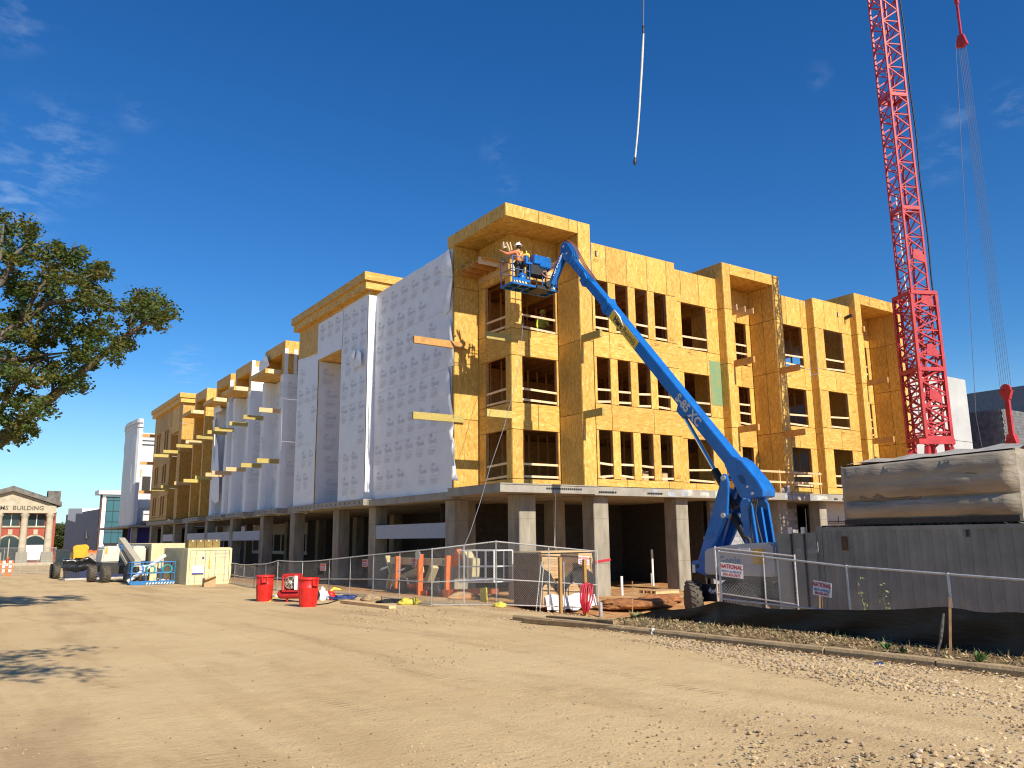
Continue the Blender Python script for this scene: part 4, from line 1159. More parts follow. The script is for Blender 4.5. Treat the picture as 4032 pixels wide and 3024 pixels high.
wheel((18.45, 17.5, gl + .55), R(-34)); wheel((18.48, 15.6, gl + .55), R(12)); wheel((20.3, 17.5, gl + .55), R(40)); wheel((20.3, 15.6, gl + .55), R(10))
bar('axle', DARK, (18.5, 17.5, gl + .55), (20.3, 17.5, gl + .55), .16, .16, lift); bar('axle', DARK, (18.5, 15.6, gl + .55), (20.3, 15.6, gl + .55), .16, .16, lift)
# writing along the boom
TX, TU = -BD, BN
def on_boom(px, py): p = onX(px, py, 19.195); return p
_q = Vector((19.19, 16.15, 3.87)); _s0, _s1 = (onX(2405, 1234, 19.19) - _q).dot(BD), (onX(2505, 1362, 19.19) - _q).dot(BD)
sgn = MB().prism([_q + BD * _s0 + BN * .02, _q + BD * _s0 + BN * .365, _q + BD * _s1 + BN * .365, _q + BD * _s1 + BN * .02], (.008, 0, 0)).build('rental_sign', mat('sign_yellow', (.74, .50, .04), .5, var=.03), base_b)
_p0 = Vector((19.184, 16.15, 3.87)); c0 = onX(2455, 1298, 19.184); c0 = _p0 + BD * (c0 - _p0).dot(BD) + BN * .19
a_ = words('lettering', 'Herc', .30, mat('lettering_black', (.02, .02, .02), .5), c0 - TX * .42, TX, TU, base_b, .012, 'CENTER')
words('lettering', 'Rentals', .30, mat('lettering_black', (.02, .02, .02), .5), c0 + TX * .40, TX, TU, base_b, .0, 'CENTER')
mb = MB(); mb.tube([c0 - TX * .95 + TU * .23, c0 - TX * .5 + TU * .20, c0 - TX * .1 + TU * .08], [.004, .03, .004], 6); mb.build('sign_swoosh', SIGNW, base_b)
c1 = onX(2706, 1618, 19.19); _p0 = Vector((19.188, 16.15, 3.87)); c1 = _p0 + BD * (c1 - _p0).dot(BD) + BN * .19
words('lettering', 'S-85 XC', .40, mat('lettering_silver', (.55, .58, .62), .4), c1, TX, TU, base_b, .018)
# jib from the boom head down to the basket
J0, J1 = Vector((19.38, 24.38, 13.78)), Vector((18.95, 24.78, 12.30))
jb = bar('jib', BLUE, J0, J1, .16, .22, lift, (0, 1, 0)); bar('jib', BLUE, J0 + Vector((.22, .05, -.05)), J1 + Vector((.22, .05, .05)), .08, .12, lift, (0, 1, 0))
rod('jib_ram', DARK, J0 + Vector((.1, .12, -.3)), J1 + Vector((.12, .12, .25)), .09, lift)
jx = (J0 - J1).normalized()
words('lettering', 'LIFT POWER', .17, SIGNW, (J0 + J1) / 2 + Vector((-.085, -.10, 0)), jx, Vector((-.8, -.3, .3)), jb, .003)
# platform
BX0, BX1, BY0, BY1, BZ = 17.15, 19.35, 24.9, 25.72, 12.12
mb = MB()
for y in (BY0, (BY0 + BY1) / 2, BY1): mb.bar((BX0, y, BZ), (BX1, y, BZ), .06, .08)
for k in range(6): x = BX0 + (BX1 - BX0) * k / 5; mb.bar((x, BY0, BZ), (x, BY1, BZ), .06, .08)
pf = mb.build('platform_frame', BLUE, lift)
box('platform_floor', DARK, (BX0, BY0, BZ + .04), (BX1, BY1, BZ + .055), lift)
for (x, y) in ((BX0, BY0), (BX0, BY1), (BX1, BY0), (BX1, BY1), (17.98, BY0), (18.6, BY0), (18.25, BY1)):
    rod('rail_post', BLUE if y == BY0 else mat('rail_bluegrey', (.10, .16, .30), .45), (x, y, BZ), (x, y, BZ + 1.1), .04, lift)
for z in (1.1, .58):
    for (p, q) in (((BX0, BY0), (BX0, BY1)), ((BX0, BY1), (BX1, BY1)), ((BX1, BY1), (BX1, BY0)), ((BX0, BY0), (17.98, BY0)), ((18.6, BY0), (BX1, BY0))):
        rod('guard_rail', mat('rail_bluegrey', (.10, .16, .30), .45), (*p, BZ + z), (*q, BZ + z), .036, lift)
for (x0, x1) in ((BX0 + .02, 17.96), (18.98, BX1)):
    tb = box('toe_board', BLUE, (x0, BY0 - .03, BZ + .02), (x1, BY0 - .01, BZ + .22), lift)
    mb = MB(); x = x0 + .02; mb2 = MB()
    while x < x1 - .12:
        mb.prism([(x, BY0 - .035, BZ + .03), (x + .07, BY0 - .035, BZ + .03), (x + .02, BY0 - .035, BZ + .11), (x - .05 + (.05 if x < x0 + .05 else 0), BY0 - .035, BZ + .11)], (0, .003, 0)); x += .14
    mb.build('hazard_stripes', mat('stripe_cream', (.75, .72, .48), .5), tb)
    box('stripe_backing', DARK, (x0, BY0 - .0325, BZ + .025), (x1, BY0 - .0305, BZ + .115), tb)
cons = MB().prism([(18.15, 24.82, 13.05), (18.15, 24.80, 13.40), (18.15, 24.90, 13.47), (18.15, 25.25, 13.42), (18.15, 25.25, 13.1)], (.85, 0, 0)).build('control_console', BLUE, lift, bevel=.03)
MB().prism([(18.4, 24.76, 12.95), (18.4, 24.74, 13.12), (18.4, 25.0, 13.1), (18.4, 25.0, 12.85)], (.55, 0, 0)).build('console_tray', BLUE, lift, bevel=.02)
MB().prism([(18.0, 24.84, 12.62), (18.0, 24.82, 13.0), (18.0, 25.1, 13.0), (18.0, 25.1, 12.55)], (.75, 0, 0)).build('console_body', DARK, lift)
box('console_box', BLUE, (17.78, 24.86, 13.0), (17.86, 25.05, 13.33), lift); box('console_box', BLUE, (17.86, 24.86, 13.0), (18.1, 25.05, 13.08), lift)
MB().ball((17.82, 25.2, 12.48), .2, 10, 7, (1, .8, 1.2)).build('tool_bag', BLUE, lift)
mb = MB(); mb.tube([(18.5, 24.8, 12.7), (18.62, 24.74, 12.55), (18.72, 24.74, 12.62), (18.66, 24.74, 12.8), (18.52, 24.76, 12.74)], .022, 6); mb.build('hydraulic_hoses', mat('pink_hose', (.45, .18, .14), .6), lift)
mb = MB(); mb.box((18.25, 24.78, BZ - .08), (18.9, 25.5, BZ + .05)); mb.cyl((18.75, 24.7, 12.25), (18.75, 24.95, 12.25), .12, n=12); mb.build('platform_rotator', DARK, lift)
# yellow saw stand leaning in the basket
ys = thing('saw_stand', 'small yellow folding saw stand sticking up behind the basket console', 'stand', (18.3, 25.5, BZ + .06))
YB_ = mat('bright_yellow', (.80, .62, .10), .5)
for (a, b_) in (((18.05, 25.5, 13.15), (18.05, 25.5, 13.62)), ((18.25, 25.5, 12.2), (18.25, 25.5, 13.8)), ((18.05, 25.5, 13.6), (18.38, 25.5, 13.68)), ((18.05, 25.5, 13.2), (18.4, 25.5, 13.28)), ((18.4, 25.5, 12.2), (18.38, 25.5, 13.68))): bar('bar', YB_, a, b_, .05, .05, ys)
MB().ball((18.3, 25.5, 13.64), .08).build('knob', YB_, ys)
pl = bar('timber_post', LUMBERP, (18.78, 25.55, 12.2), (18.78, 25.55, 13.72), .05, .04, None); tag(pl, 'short pale timber upright standing in the lift basket', 'timber')

# ================================================================== PEOPLE
def skin(name, verts, edges, radii, mt, parent, root=0, sub=2):
    me = bpy.data.meshes.new(name); me.from_pydata([tuple(v) for v in verts], edges, [])
    ob = bpy.data.objects.new(name, me); COL.objects.link(ob)
    ob.modifiers.new('skin', 'SKIN').use_smooth_shade = True
    for i, r_ in enumerate(radii):
        sv = me.skin_vertices[0].data[i]; rr = r_ if isinstance(r_, tuple) else (r_, r_); sv.radius = rr; sv.use_root = (i == root)
    ms = ob.modifiers.new('sub', 'SUBSURF'); ms.levels = sub; ms.render_levels = sub
    bpy.context.view_layer.update()
    out = bpy.data.meshes.new_from_object(ob.evaluated_get(bpy.context.evaluated_depsgraph_get()))
    bpy.data.objects.remove(ob); out.materials.clear(); out.materials.append(mt)
    for p in out.polygons: p.use_smooth = True
    return mesh_obj(name, out, parent)
SKIN = mat('skin', (.45, .23, .14), .6, var=.05)
def person(label, J, shirt, trousers, hat, hatbrim=False, extras=None):
    """J: dict of world joints. One continuous body, clothes as children."""
    V = {k: Vector(v) for k, v in J.items()}
    t = thing('person', label, 'person', V['foot_base'])
    nk = ['pelvis', 'waist', 'chest', 'neck', 'chin', 'head', 'crown']
    order = nk + ['shL', 'elL', 'wrL', 'shR', 'elR', 'wrR', 'hipL', 'knL', 'anL', 'toL', 'hipR', 'knR', 'anR', 'toR']
    idx = {k: i for i, k in enumerate(order)}
    edges = [(idx[a], idx[b]) for a, b in zip(nk, nk[1:])]
    for s in 'LR':
        edges += [(idx['chest'], idx['sh' + s]), (idx['sh' + s], idx['el' + s]), (idx['el' + s], idx['wr' + s]), (idx['pelvis'], idx['hip' + s]), (idx['hip' + s], idx['kn' + s]), (idx['kn' + s], idx['an' + s]), (idx['an' + s], idx['to' + s])]
    rad = {'pelvis': (.13, .10), 'waist': (.12, .09), 'chest': (.15, .10), 'neck': .055, 'chin': .07, 'head': .09, 'crown': .07}
    for s in 'LR': rad.update({'sh' + s: .062, 'el' + s: .045, 'wr' + s: .03, 'hip' + s: .085, 'kn' + s: .06, 'an' + s: .042, 'to' + s: .038})
    vs = [V[k] for k in order]; rr = [rad[k] for k in order]
    for s in 'LR':          # palm and five fingers
        w_, e_ = V['wr' + s], V['el' + s]; d = (w_ - e_).normalized(); side = d.cross(Vector((0, 0, 1))).normalized()
        palm = w_ + d * .06; vs.append(palm); rr.append((.034, .018)); pi = len(vs) - 1; edges.append((idx['wr' + s], pi))
        for k in range(4):
            a = palm + d * .05 + side * ((k - 1.5) * .022); b = a + d * (.035 - abs(k - 1.3) * .006) - Vector((0, 0, .02)); vs += [a, b]; rr += [.010, .008]
            edges += [(pi, len(vs) - 2), (len(vs) - 2, len(vs) - 1)]
        a = palm + side * .045 - d * .01; b = a + d * .04 + side * .008; vs += [a, b]; rr += [.011, .009]; edges += [(pi, len(vs) - 2), (len(vs) - 2, len(vs) - 1)]
    skin('body', vs, edges, rr, SKIN, t)
    def sub_skin(nm, ks, es, rs, mt, inf=1.0):
        ii = {k: i for i, k in enumerate(ks)}
        return skin(nm, [V[k] for k in ks], [(ii[a], ii[b]) for a, b in es], rs, mt, t)
    sub_skin('shirt', ['waist', 'chest', 'neckb', 'shL', 'elL', 'cuL', 'shR', 'elR', 'cuR', 'pelvisu'], [('pelvisu', 'waist'), ('waist', 'chest'), ('chest', 'neckb'), ('chest', 'shL'), ('shL', 'elL'), ('elL', 'cuL'), ('chest', 'shR'), ('shR', 'elR'), ('elR', 'cuR')], [(.155, .12), (.175, .13), .085, .085, .065, .05, .085, .065, .05, (.15, .12)], shirt)
    sub_skin('trousers', ['pelvis', 'hipL', 'knL', 'anuL', 'hipR', 'knR', 'anuR'], [('pelvis', 'hipL'), ('hipL', 'knL'), ('knL', 'anuL'), ('pelvis', 'hipR'), ('hipR', 'knR'), ('knR', 'anuR')], [(.16, .13), .115, .085, .07, .115, .085, .07], trousers)
    for s in 'LR':
        a, b = V['an' + s], V['to' + s]; dn = Vector((0, 0, -.03))
        skin('boot', [a + Vector((0, 0, .06)), a + dn, b + dn], [(0, 1), (1, 2)], [.055, .055, .045], mat('boot_leather', (.05, .035, .025), .7), t)
    h = V['head']; 
    mb = MB(); c = h + Vector((0, 0, .02))
    mb.lathe(c, [(.175 if hatbrim else .135, .035), (.172 if hatbrim else .132, .05), (.118, .06), (.112, .10), (.085, .15), (.045, .172), (.004, .176)], 18)
    mb.box((c.x - .012, c.y - .10, c.z + .09), (c.x + .012, c.y + .10, c.z + .185)); mb.build('hard_hat', hat, t)
    # face on the front of the head
    fd = V['face'].normalized(); sd = Vector((fd.y, -fd.x, 0))
    mb = MB(); mb.ball(h + fd * .10 + Vector((0, 0, -.02)), .018, 6, 4, (1, 1, 1.3)); mb.build('nose', SKIN, t)
    mb = MB()
    for s_ in (-1, 1): mb.ball(h + fd * .09 + sd * (.032 * s_) + Vector((0, 0, .01)), .011, 6, 4)
    mb.bar(h + fd * .092 - sd * .025 + Vector((0, 0, -.06)), h + fd * .092 + sd * .025 + Vector((0, 0, -.06)), .006, .008); mb.build('eyes_and_mouth', DARK, t)
    mb = MB()
    for s_ in (-1, 1): mb.ball(h + sd * (.095 * s_), .022, 6, 4, (.6, .6, 1.3))
    mb.build('ears', SKIN, t)
    mb = MB(); mb.ball(h - fd * .03 + Vector((0, 0, -.005)), .095, 10, 7, (1, 1, .9)); mb.build('hair', mat('dark_hair', (.03, .02, .015), .7), t)
    return t, V
def joints(x, y, z, H=1.78, face=(0, 1, 0)):
    k = H / 1.78; f = Vector(face).normalized(); s = Vector((-f.y, f.x, 0))      # s points to the left hand side
    P0 = Vector((x, y, z))
    def q(a, b, c): return P0 + s * (a * k) + f * (b * k) + Vector((0, 0, c * k))
    d = dict(foot_base=P0, pelvis=q(0, 0, .95), pelvisu=q(0, 0, 1.0), waist=q(0, .01, 1.12), chest=q(0, 0, 1.33), neckb=q(0, 0, 1.47), neck=q(0, .01, 1.48), chin=q(0, .03, 1.57), head=q(0, .03, 1.65), crown=q(0, .02, 1.70), face=f)
    for n, g in (('L', 1), ('R', -1)):
        d.update({'sh' + n: q(.19 * g, 0, 1.40), 'el' + n: q(.25 * g, -.02, 1.13), 'wr' + n: q(.26 * g, .06, .90), 'cu' + n: q(.26 * g, .04, .95), 'hip' + n: q(.09 * g, 0, .88), 'kn' + n: q(.10 * g, .02, .48), 'an' + n: q(.10 * g, 0, .10), 'anu' + n: q(.10 * g, 0, .16), 'to' + n: q(.11 * g, .15, .06)})
    return d
J = joints(17.76, 25.33, BZ + .06, 1.76, (-.25, 1, 0))
def setj(**k): J.update({a: Vector(b) for a, b in k.items()})
setj(elL=(17.30, 25.46, 13.46), wrL=(17.12, 25.60, 13.60), cuL=(17.16, 25.57, 13.57), elR=(18.08, 25.42, 13.42), wrR=(18.10, 25.62, 13.56), cuR=(18.10, 25.58, 13.53))
ORS = mat('orange_shirt', (.66, .20, .10), .8, var=.1, scale=8)
DEN = mat('dark_denim', (.035, .045, .075), .85, var=.2, scale=8)
pA, V = person('worker in orange shirt and white hard hat reaching left from the lift basket', J, ORS, DEN, WHITE, True)
# safety harness and tool belt
mb = MB(); c = V['waist']
mb.lathe(V['pelvis'] + Vector((0, 0, .02)), [(.172, -.05), (.18, 0), (.172, .05)], 16, close=False)
mb.box((c.x + .10, c.y - .18, c.z - .30), (c.x + .22, c.y - .04, c.z - .08)); mb.box((c.x - .2, c.y - .17, c.z - .3), (c.x - .1, c.y - .05, c.z - .1)); mb.build('tool_belt', mat('leather_belt', (.05, .035, .02), .7), pA)
mb = MB(); a = V['chest']
for s_ in (-1, 1): mb.tube([a + Vector((.13 * s_, -.02, .16)), a + Vector((.10 * s_, -.135, .08)), a + Vector((-.02 * s_, -.15, -.06)), a + Vector((-.11 * s_, -.12, -.22))], .022, 6)
mb.build('safety_harness', mat('harness_yellow', (.72, .55, .12), .6), pA)
# the timber he is holding up
bd = thing('held_timber', 'pair of pale boards the worker in the basket holds up at the wall', 'timber', (17.1, 25.7, 13.2))
bar('board', LUMBER, onY(2005, 955, 25.75), onY(2022, 1025, 25.7), .045, .14, bd, (0, 1, 0)); bar('board', LUMBERP, onY(1980, 953, 25.72), onY(1982, 978, 25.72), .04, .12, bd, (0, 1, 0)); bar('board', LUMBERP, onY(1992, 955, 25.8), onY(2018, 1020, 25.8), .045, .12, bd, (0, 1, 0))
bar('board', LUMBERP, onY(1980, 976, 25.74), onY(1993, 972, 25.74), .04, .06, bd, (0, 1, 0))
# second worker in the top corner window
pw = onY(2134, 1262, 28.3)
J = joints(pw.x, 28.3, FLOOR[2], 1.72, (-.2, -1, 0))
J.update({'elL': J['shL'] + Vector((.05, -.12, -.26)), 'wrL': J['shL'] + Vector((-.04, -.3, -.34)), 'cuL': J['shL'] + Vector((-.03, -.27, -.33))})
HIV = mat('hi_vis_yellow', (.55, .62, .06), .7, var=.08)
pB, V = person('worker in yellow hi-vis vest and yellow hard hat standing inside the top corner window', J, HIV, mat('khaki_trousers', (.20, .18, .14), .85), mat('hat_yellow', (.66, .60, .08), .4))
mb = MB(); c = V['waist']; mb.lathe(c + Vector((0, 0, .03)), [(.178, -.03), (.186, 0), (.178, .03)], 16, close=False); mb.build('reflective_band', mat('reflective_band', (.75, .3, .12), .5), pB)

# ================================================================== RIGHT SIDE: CONTAINER, BUNDLE, FENCES
CG = mat('olive_grey_paint', (0.24, 0.25, 0.215), .6, var=.14, scale=1.2)
def corrugated(mb, axis, c, u0, u1, z0, z1, pitch=.28, depth=.036, sgn=-1):
    """trapezoidal steel wall; ribs stand out by depth towards sgn"""
    pr = []; u = u0
    while u < u1 - 1e-6:
        for (f, d) in ((0, 0), (.25, 0), (.4, 1), (.75, 1), (.9, 0)):
            if u + f * pitch <= u1: pr.append((u + f * pitch, c + sgn * depth * d))
        u += pitch
    pr.append((u1, c))
    vs = []
    for (a, o_) in pr:
        for z in (z0, z1): vs.append((o_, a, z) if axis == 'X' else (a, o_, z))
    mb.add(vs, [(2 * i, 2 * i + 2, 2 * i + 3, 2 * i + 1) for i in range(len(pr) - 1)])
def container(name, label, x0, x1, y0, y1, z0, z1, mt, doors=None, group=None):
    t = thing(name, label, 'container', ((x0 + x1) / 2, (y0 + y1) / 2, z0), group)
    p = .12
    mb = MB(); corrugated(mb, 'X', x0 + .05, y0 + p, y1 - p, z0 + .15, z1 - .1); corrugated(mb, 'X', x1 - .05, y0 + p, y1 - p, z0 + .15, z1 - .1, sgn=1); mb.build('side_wall', mt, t)
    for (x, y) in ((x0, y0), (x1 - p, y0), (x0, y1 - p), (x1 - p, y1 - p)): box('corner_post', mt, (x, y, z0), (x + p, y + p, z1), t)
    mb = MB()
    for x in (x0 + .01, x1 - .09): mb.box((x, y0 + p, z1 - .1), (x + .08, y1 - p, z1)); mb.box((x, y0 + p, z0), (x + .08, y1 - p, z0 + .15))
    for y in (y0 + .01, y1 - .09): mb.box((x0 + p, y, z1 - .1), (x1 - p, y + .08, z1)); mb.box((x0 + p, y, z0), (x1 - p, y + .08, z0 + .15))
    mb.build('frame_rail', mt, t)
    # roof with cross ribs that show as bumps along the edge
    mb = MB(); pr = []; y = y0 + p
    while y < y1 - p:
        pr += [(y, 0), (y + .09, .035), (y + .20, .035), (y + .26, 0)]; y += .28
    pr = [q for q in pr if q[0] < y1 - p] + [(y1 - p, 0)]
    vs = []
    for (yy, h) in pr: vs += [(x0 + .02, yy, z1 + .004 + h), (x1 - .02, yy, z1 + .004 + h)]
    mb.add(vs, [(2 * i, 2 * i + 1, 2 * i + 3, 2 * i + 2) for i in range(len(pr) - 1)]); mb.build('roof', mt, t)
    for (x, y) in ((x0 - .006, y0 + .02), (x0 - .006, y1 - .14)): box('corner_casting', mt, (x, y - .01, z1 - .14), (x + .15, y + .15, z1 + .012), t)
    MB().box((x0 + .06, y0 + .1, z0 + .05), (x1 - .06, y1 - .1, z0 + .12)).build('floor', DARK, t)
    return t
CX, CY0, CY1, CZ0, CZ1 = 18.0, 6.71, 12.77, -.08, 2.51
cn = container('shipping_container', 'olive grey corrugated shipping container behind the chain-link fence, door swung open', CX, 20.44, CY0, CY1, CZ0, CZ1, CG)
MB().box((20.2, 6.75, .1), (20.21, 12.7, 2.4)).build('end_wall', CG, cn)
MB().box((CX + .1, 6.73, .05), (20.35, 6.78, 2.42)).build('end_wall', CG, cn)
dr = MB().box((CX - .06, CY1 + .01, .02), (CX, CY1 + 1.18, 2.38)).build('door', CG, cn)
for y in (CY1 + .33, CY1 + .72):
    rod('lock_rod', DARK, (CX - .09, y, .05), (CX - .09, y, 2.46), .045, dr); box('rod_keeper', STEEL, (CX - .13, y - .05, 2.36), (CX - .06, y + .05, 2.52), dr)
LG = mat('stencil_grey', (.42, .42, .40), .6)
words('lettering', '41154', .16, LG, (CX - .064, CY1 + .17, 1.92), (0, -1, 0), (0, 0, 1), dr, .002); words('lettering', '42G1', .15, LG, (CX - .064, CY1 + .19, 1.66), (0, -1, 0), (0, 0, 1), dr, .002)
words('lettering', 'PI', .16, LG, (CX - .064, CY1 + .52, 1.92), (0, -1, 0), (0, 0, 1), dr, .002)
box('vent', mat('rusty_vent', (.10, .06, .03), .8), (CX - .01, 11.95, 1.95), (CX + .03, 12.1, 2.28), cn)
box('lashing_ring', DARK, (CX - .005, 9.05, 2.25), (CX + .02, 9.1, 2.4), cn)
# film-wrapped bundle on top
FILM = mat('dusty_shrink_film', (0.31, 0.265, 0.20), .38, var=.18, scale=1.8, bump=.9, bscale=7, stretch=(1, .4, 1.8))
FILMT = mat('grey_film_top', (0.42, 0.40, 0.34), .4, var=.2, scale=3, bump=.4, bscale=5)
bn = thing('wrapped_bundle', 'large pallet load wrapped in dusty stretch film lying on the container roof', 'bundle', (19.0, 9.9, CZ1 + .05))
def bundle_shell():
    y0, y1, x0, x1 = 7.95, 12.02, 18.08, 20.2; N, Mz = 40, 16; vs = []
    prof = [(0, .0), (.02, .14), (-.10, .2), (-.12, .54), (-.05, .57), (-.05, .60), (-.13, .63), (-.15, .95), (-.12, 1.05), (-.14, 1.12), (-.15, 1.4), (-.05, 1.46), (.25, 1.50)]
    for i in range(N + 1):
        y = y0 + (y1 - y0) * i / N; e = min(1, min(i, N - i) / 2.0)
        for (dx, h) in prof:
            hh = h * (1 - .05 * (y - y0) / (y1 - y0)); sag = .05 * noise.noise((y * 1.1, h * 2.2, 5)) + .03 * noise.noise((y * 3.5, h * 6, 1))
            vs.append((x0 + (dx + sag) * e + .02 * (1 - e), y + .03 * noise.noise((h * 5, i * .1, 3)) * (1 if i in (0, N) else 0), CZ1 + .05 + hh + .012 * noise.noise((y * 2.5, h, 11))))
    P_ = len(prof); fs = [(i * P_ + k, (i + 1) * P_ + k, (i + 1) * P_ + k + 1, i * P_ + k + 1) for i in range(N) for k in range(P_ - 1)]
    mb = MB(); mb.add(vs, fs, True)
    # ends and the far side
    for (i, yy) in ((0, y0), (N, y1)):
        ring = [vs[i * P_ + k] for k in range(P_)] + [(x1, yy, CZ1 + 1.5), (x1, yy, CZ1 + .05)]
        mb.add(ring, [tuple(range(len(ring)))])
    mb.add([vs[P_ - 1], vs[N * P_ + P_ - 1], (x1, y1, CZ1 + 1.5), (x1, y0, CZ1 + 1.5)], [(0, 1, 2, 3)])
    mb.add([(x1, y0, CZ1 + .05), (x1, y1, CZ1 + .05), (x1, y1, CZ1 + 1.5), (x1, y0, CZ1 + 1.5)], [(0, 1, 2, 3)])
    return mb
bundle_shell().build('film_wrap', FILM, bn)
FOAMR = mat('brown_board_edges', (.25, .185, .11), .8, var=.35, scale=5, stretch=(1, .6, 8))
for (y0, y1, z0, z1) in ((10.0, 11.5, .58, .78), (8.4, 9.9, .72, .92)):
    n_ = 14; up_ = [(17.965, y0 + (y1 - y0) * i / n_, CZ1 + .05 + z1 + .16 * math.sin(math.pi * i / n_)) for i in range(n_ + 1)]; dn = [(17.965, y0 + (y1 - y0) * i / n_, CZ1 + .05 + z0 - .05 * math.sin(math.pi * i / n_)) for i in range(n_, -1, -1)]
    MB().prism(up_ + dn, (.05, 0, 0)).build('torn_opening', FOAMR, bn)
tp = MB(); vs = []
for i in range(9):
    y = 8.0 + i * .5; vs += [(18.3, y, CZ1 + 1.53 + .02 * math.sin(i * 2)), (18.75, y, CZ1 + 1.68 + (.06 if i % 2 else 0) - .02 * i * .5), (20.1, y, CZ1 + 1.62 - .02 * i)]
tp.add(vs, [(3 * i + k, 3 * i + 3 + k, 3 * i + 4 + k, 3 * i + 1 + k) for i in range(8) for k in range(2)], True); tp.build('top_sheet', FILMT, bn)
MB().box((18.05, 8.0, CZ1 + .045), (20.2, 12.0, CZ1 + .17)).build('pallet', mat('shadow_dark_pallet', (.05, .045, .04), .8), bn)  # pallet coloured near-black for the shadow under the load

# ---- chain-link fence panels
MESHM = mat('galvanised_wire', (0.30, 0.30, 0.29), .5, metal=.4, var=.08)
def chain_panel(p0, p1, h0, h1, label, mids=(.5,), midrail=.46, wire=.0048, group='chain-link fence panels', bottom=True, sag=0):
    p0, p1 = Vector(p0), Vector(p1); t = thing('chain_link_fence', label, 'fence', (p0 + p1) / 2, group)
    def at(u, v): return p0.lerp(p1, u) + Vector((0, 0, (h0 + (h1 - h0) * u) * v - (sag * 4 * u * (1 - u) * v)))
    for u in (0, 1): rod('post', STEEL, at(u, -.03), at(u, 1.02), .045, t)
    for u in mids: rod('stile', STEEL, at(u, 0.02), at(u, 1), .034, t)
    N = 1 if not sag else 6
    for v in ([.03] if bottom else []) + ([midrail] if midrail else []) + [1.0]:
        if N == 1: rod('rail', STEEL, at(0, v), at(1, v), .04 if v > .9 else .034, t)
        else:
            mb = MB(); mb.tube([at(i / N, v) for i in range(N + 1)], .019, 6); mb.build('rail', STEEL, t)
    L = (p1 - p0).length; H_ = (h0 + h1) / 2; dx = (p1 - p0).normalized(); nrm = dx.cross(Vector((0, 0, 1))).normalized()
    mb = MB(); pitch = .075
    k = -int(H_ / pitch) - 1
    def q(u, z, o_): return at(u / L, z / H_) + nrm * o_
    def strip(a, b_, o_, s_):
        w_ = Vector((dx.x, dx.y, -s_ * 1.0)).normalized() * wire * .5
        A, B = q(*a, o_), q(*b_, o_); n2 = nrm * wire * .5
        mb.add([A - w_, A + n2, A + w_, B - w_, B + n2, B + w_], [(0, 1, 4, 3), (1, 2, 5, 4), (2, 0, 3, 5)])
    while k * pitch < L:
        u0 = k * pitch
        for s_ in (1, -1):
            # rising / falling wire clipped to the panel
            a = [u0, 0.05]; b_ = [u0 + H_, H_ - .02]
            if a[0] < 0: a = [0, .05 - u0]
            if b_[0] > L: b_ = [L, .05 + (L - u0)]
            b_[1] = min(b_[1], H_ - .02)
            if a[1] < b_[1] - .02:
                if s_ < 0: a, b_ = [L - a[0], a[1]], [L - b_[0], b_[1]]
                strip(a, b_, .006 * s_, s_)
        k += 1
    m_ = mb.build('wire_mesh', MESHM, t); m_['kind'] = 'stuff'
    return t, at, dx
def sign(label, c, dx, up, w=.62, h=.38, lines=True, faded=False, group='fence rental signs'):
    dx, up = Vector(dx).normalized(), Vector(up).normalized(); n = dx.cross(up).normalized(); c = Vector(c)
    t = thing('rental_sign', label, 'sign', c, group)
    v = lambda a, b_, o_=0: c + dx * a + up * b_ + n * o_
    MB().prism([v(-w / 2, -h / 2), v(w / 2, -h / 2), v(w / 2, h / 2), v(-w / 2, h / 2)], n * .006).build('sign_board', SIGNW if not faded else mat('faded_sign', (.52, .36, .34), .6, var=.1), t)
    words('lettering', 'NATIONAL', h * .42, SIGNR, v(0, h * .25, .010), dx, up, t, .005, width=.82 * (w / h) / 1.75)
    if lines:
        words('lettering', 'RENT-A-FENCE', h * .24, SIGNB, v(0, -h * .10, .010), dx, up, t, .002, width=.95 * (w / h) / 1.75)
        words('lettering', '800-352-5675', h * .25, SIGNR, v(0, -h * .34, .010), dx, up, t, .003, width=.95 * (w / h) / 1.75)
    return t
pL, pR = EYE + ray(2815, 2157) * 20.0, EYE + ray(3128, 2190) * 18.6
a0, a1 = Vector((pL.x, pL.y, pL.z - 1.86)), Vector((pR.x, pR.y, pR.z - 1.86))
t, at, dx = chain_panel(a0, a1, 1.86, 1.86, 'bright chain-link panel with a rental sign, standing in front of the blue lift', (.62,), .42, .0048)
nn = dx.cross(Vector((0, 0, 1)))
sg = onX(2883, 2246, 15.1)
def on_panel(px, py, A, B):
    d = ray(px, py); n = (B - A).cross(Vector((0, 0, 1))); tt = (A - EYE).dot(n) / d.dot(n); return EYE + d * tt
s0 = on_panel(2883, 2246, a0, a1)
sign('white rental sign with red lettering on the fence panel in front of the blue lift', s0 - nn * -.03, dx, (0, 0, 1), .60, .33)
# run along the container
FXR = 14.05
tops = [(2830, 2172), (3332, 2230), (3732, 2261), (4110, 2290)]
P3 = [onX(px, py, FXR) for px, py in tops]
labs = ['long chain-link run behind the silt fence, from the blue lift to the open container door', 'chain-link panel in front of the middle of the olive container', 'chain-link panel at the right edge, in front of the olive container']
for i in range(3):
    A, B = P3[i].copy(), P3[i + 1].copy(); h0, h1 = A.z - gz(A.x, A.y) - .02, B.z - gz(B.x, B.y) - .02
    A.z -= h0; B.z -= h1
    chain_panel(A, B, h0, h1, labs[i], (.5,) if i == 0 else (), .40 if i == 0 else 0, .0036, bottom=False)
s1 = onX(3237, 2319, FXR - .04)
sign('white rental sign hung askew on the fence in front of the container door', s1, (0, -1, -.12), (0, -.12, 1), .40, .27)

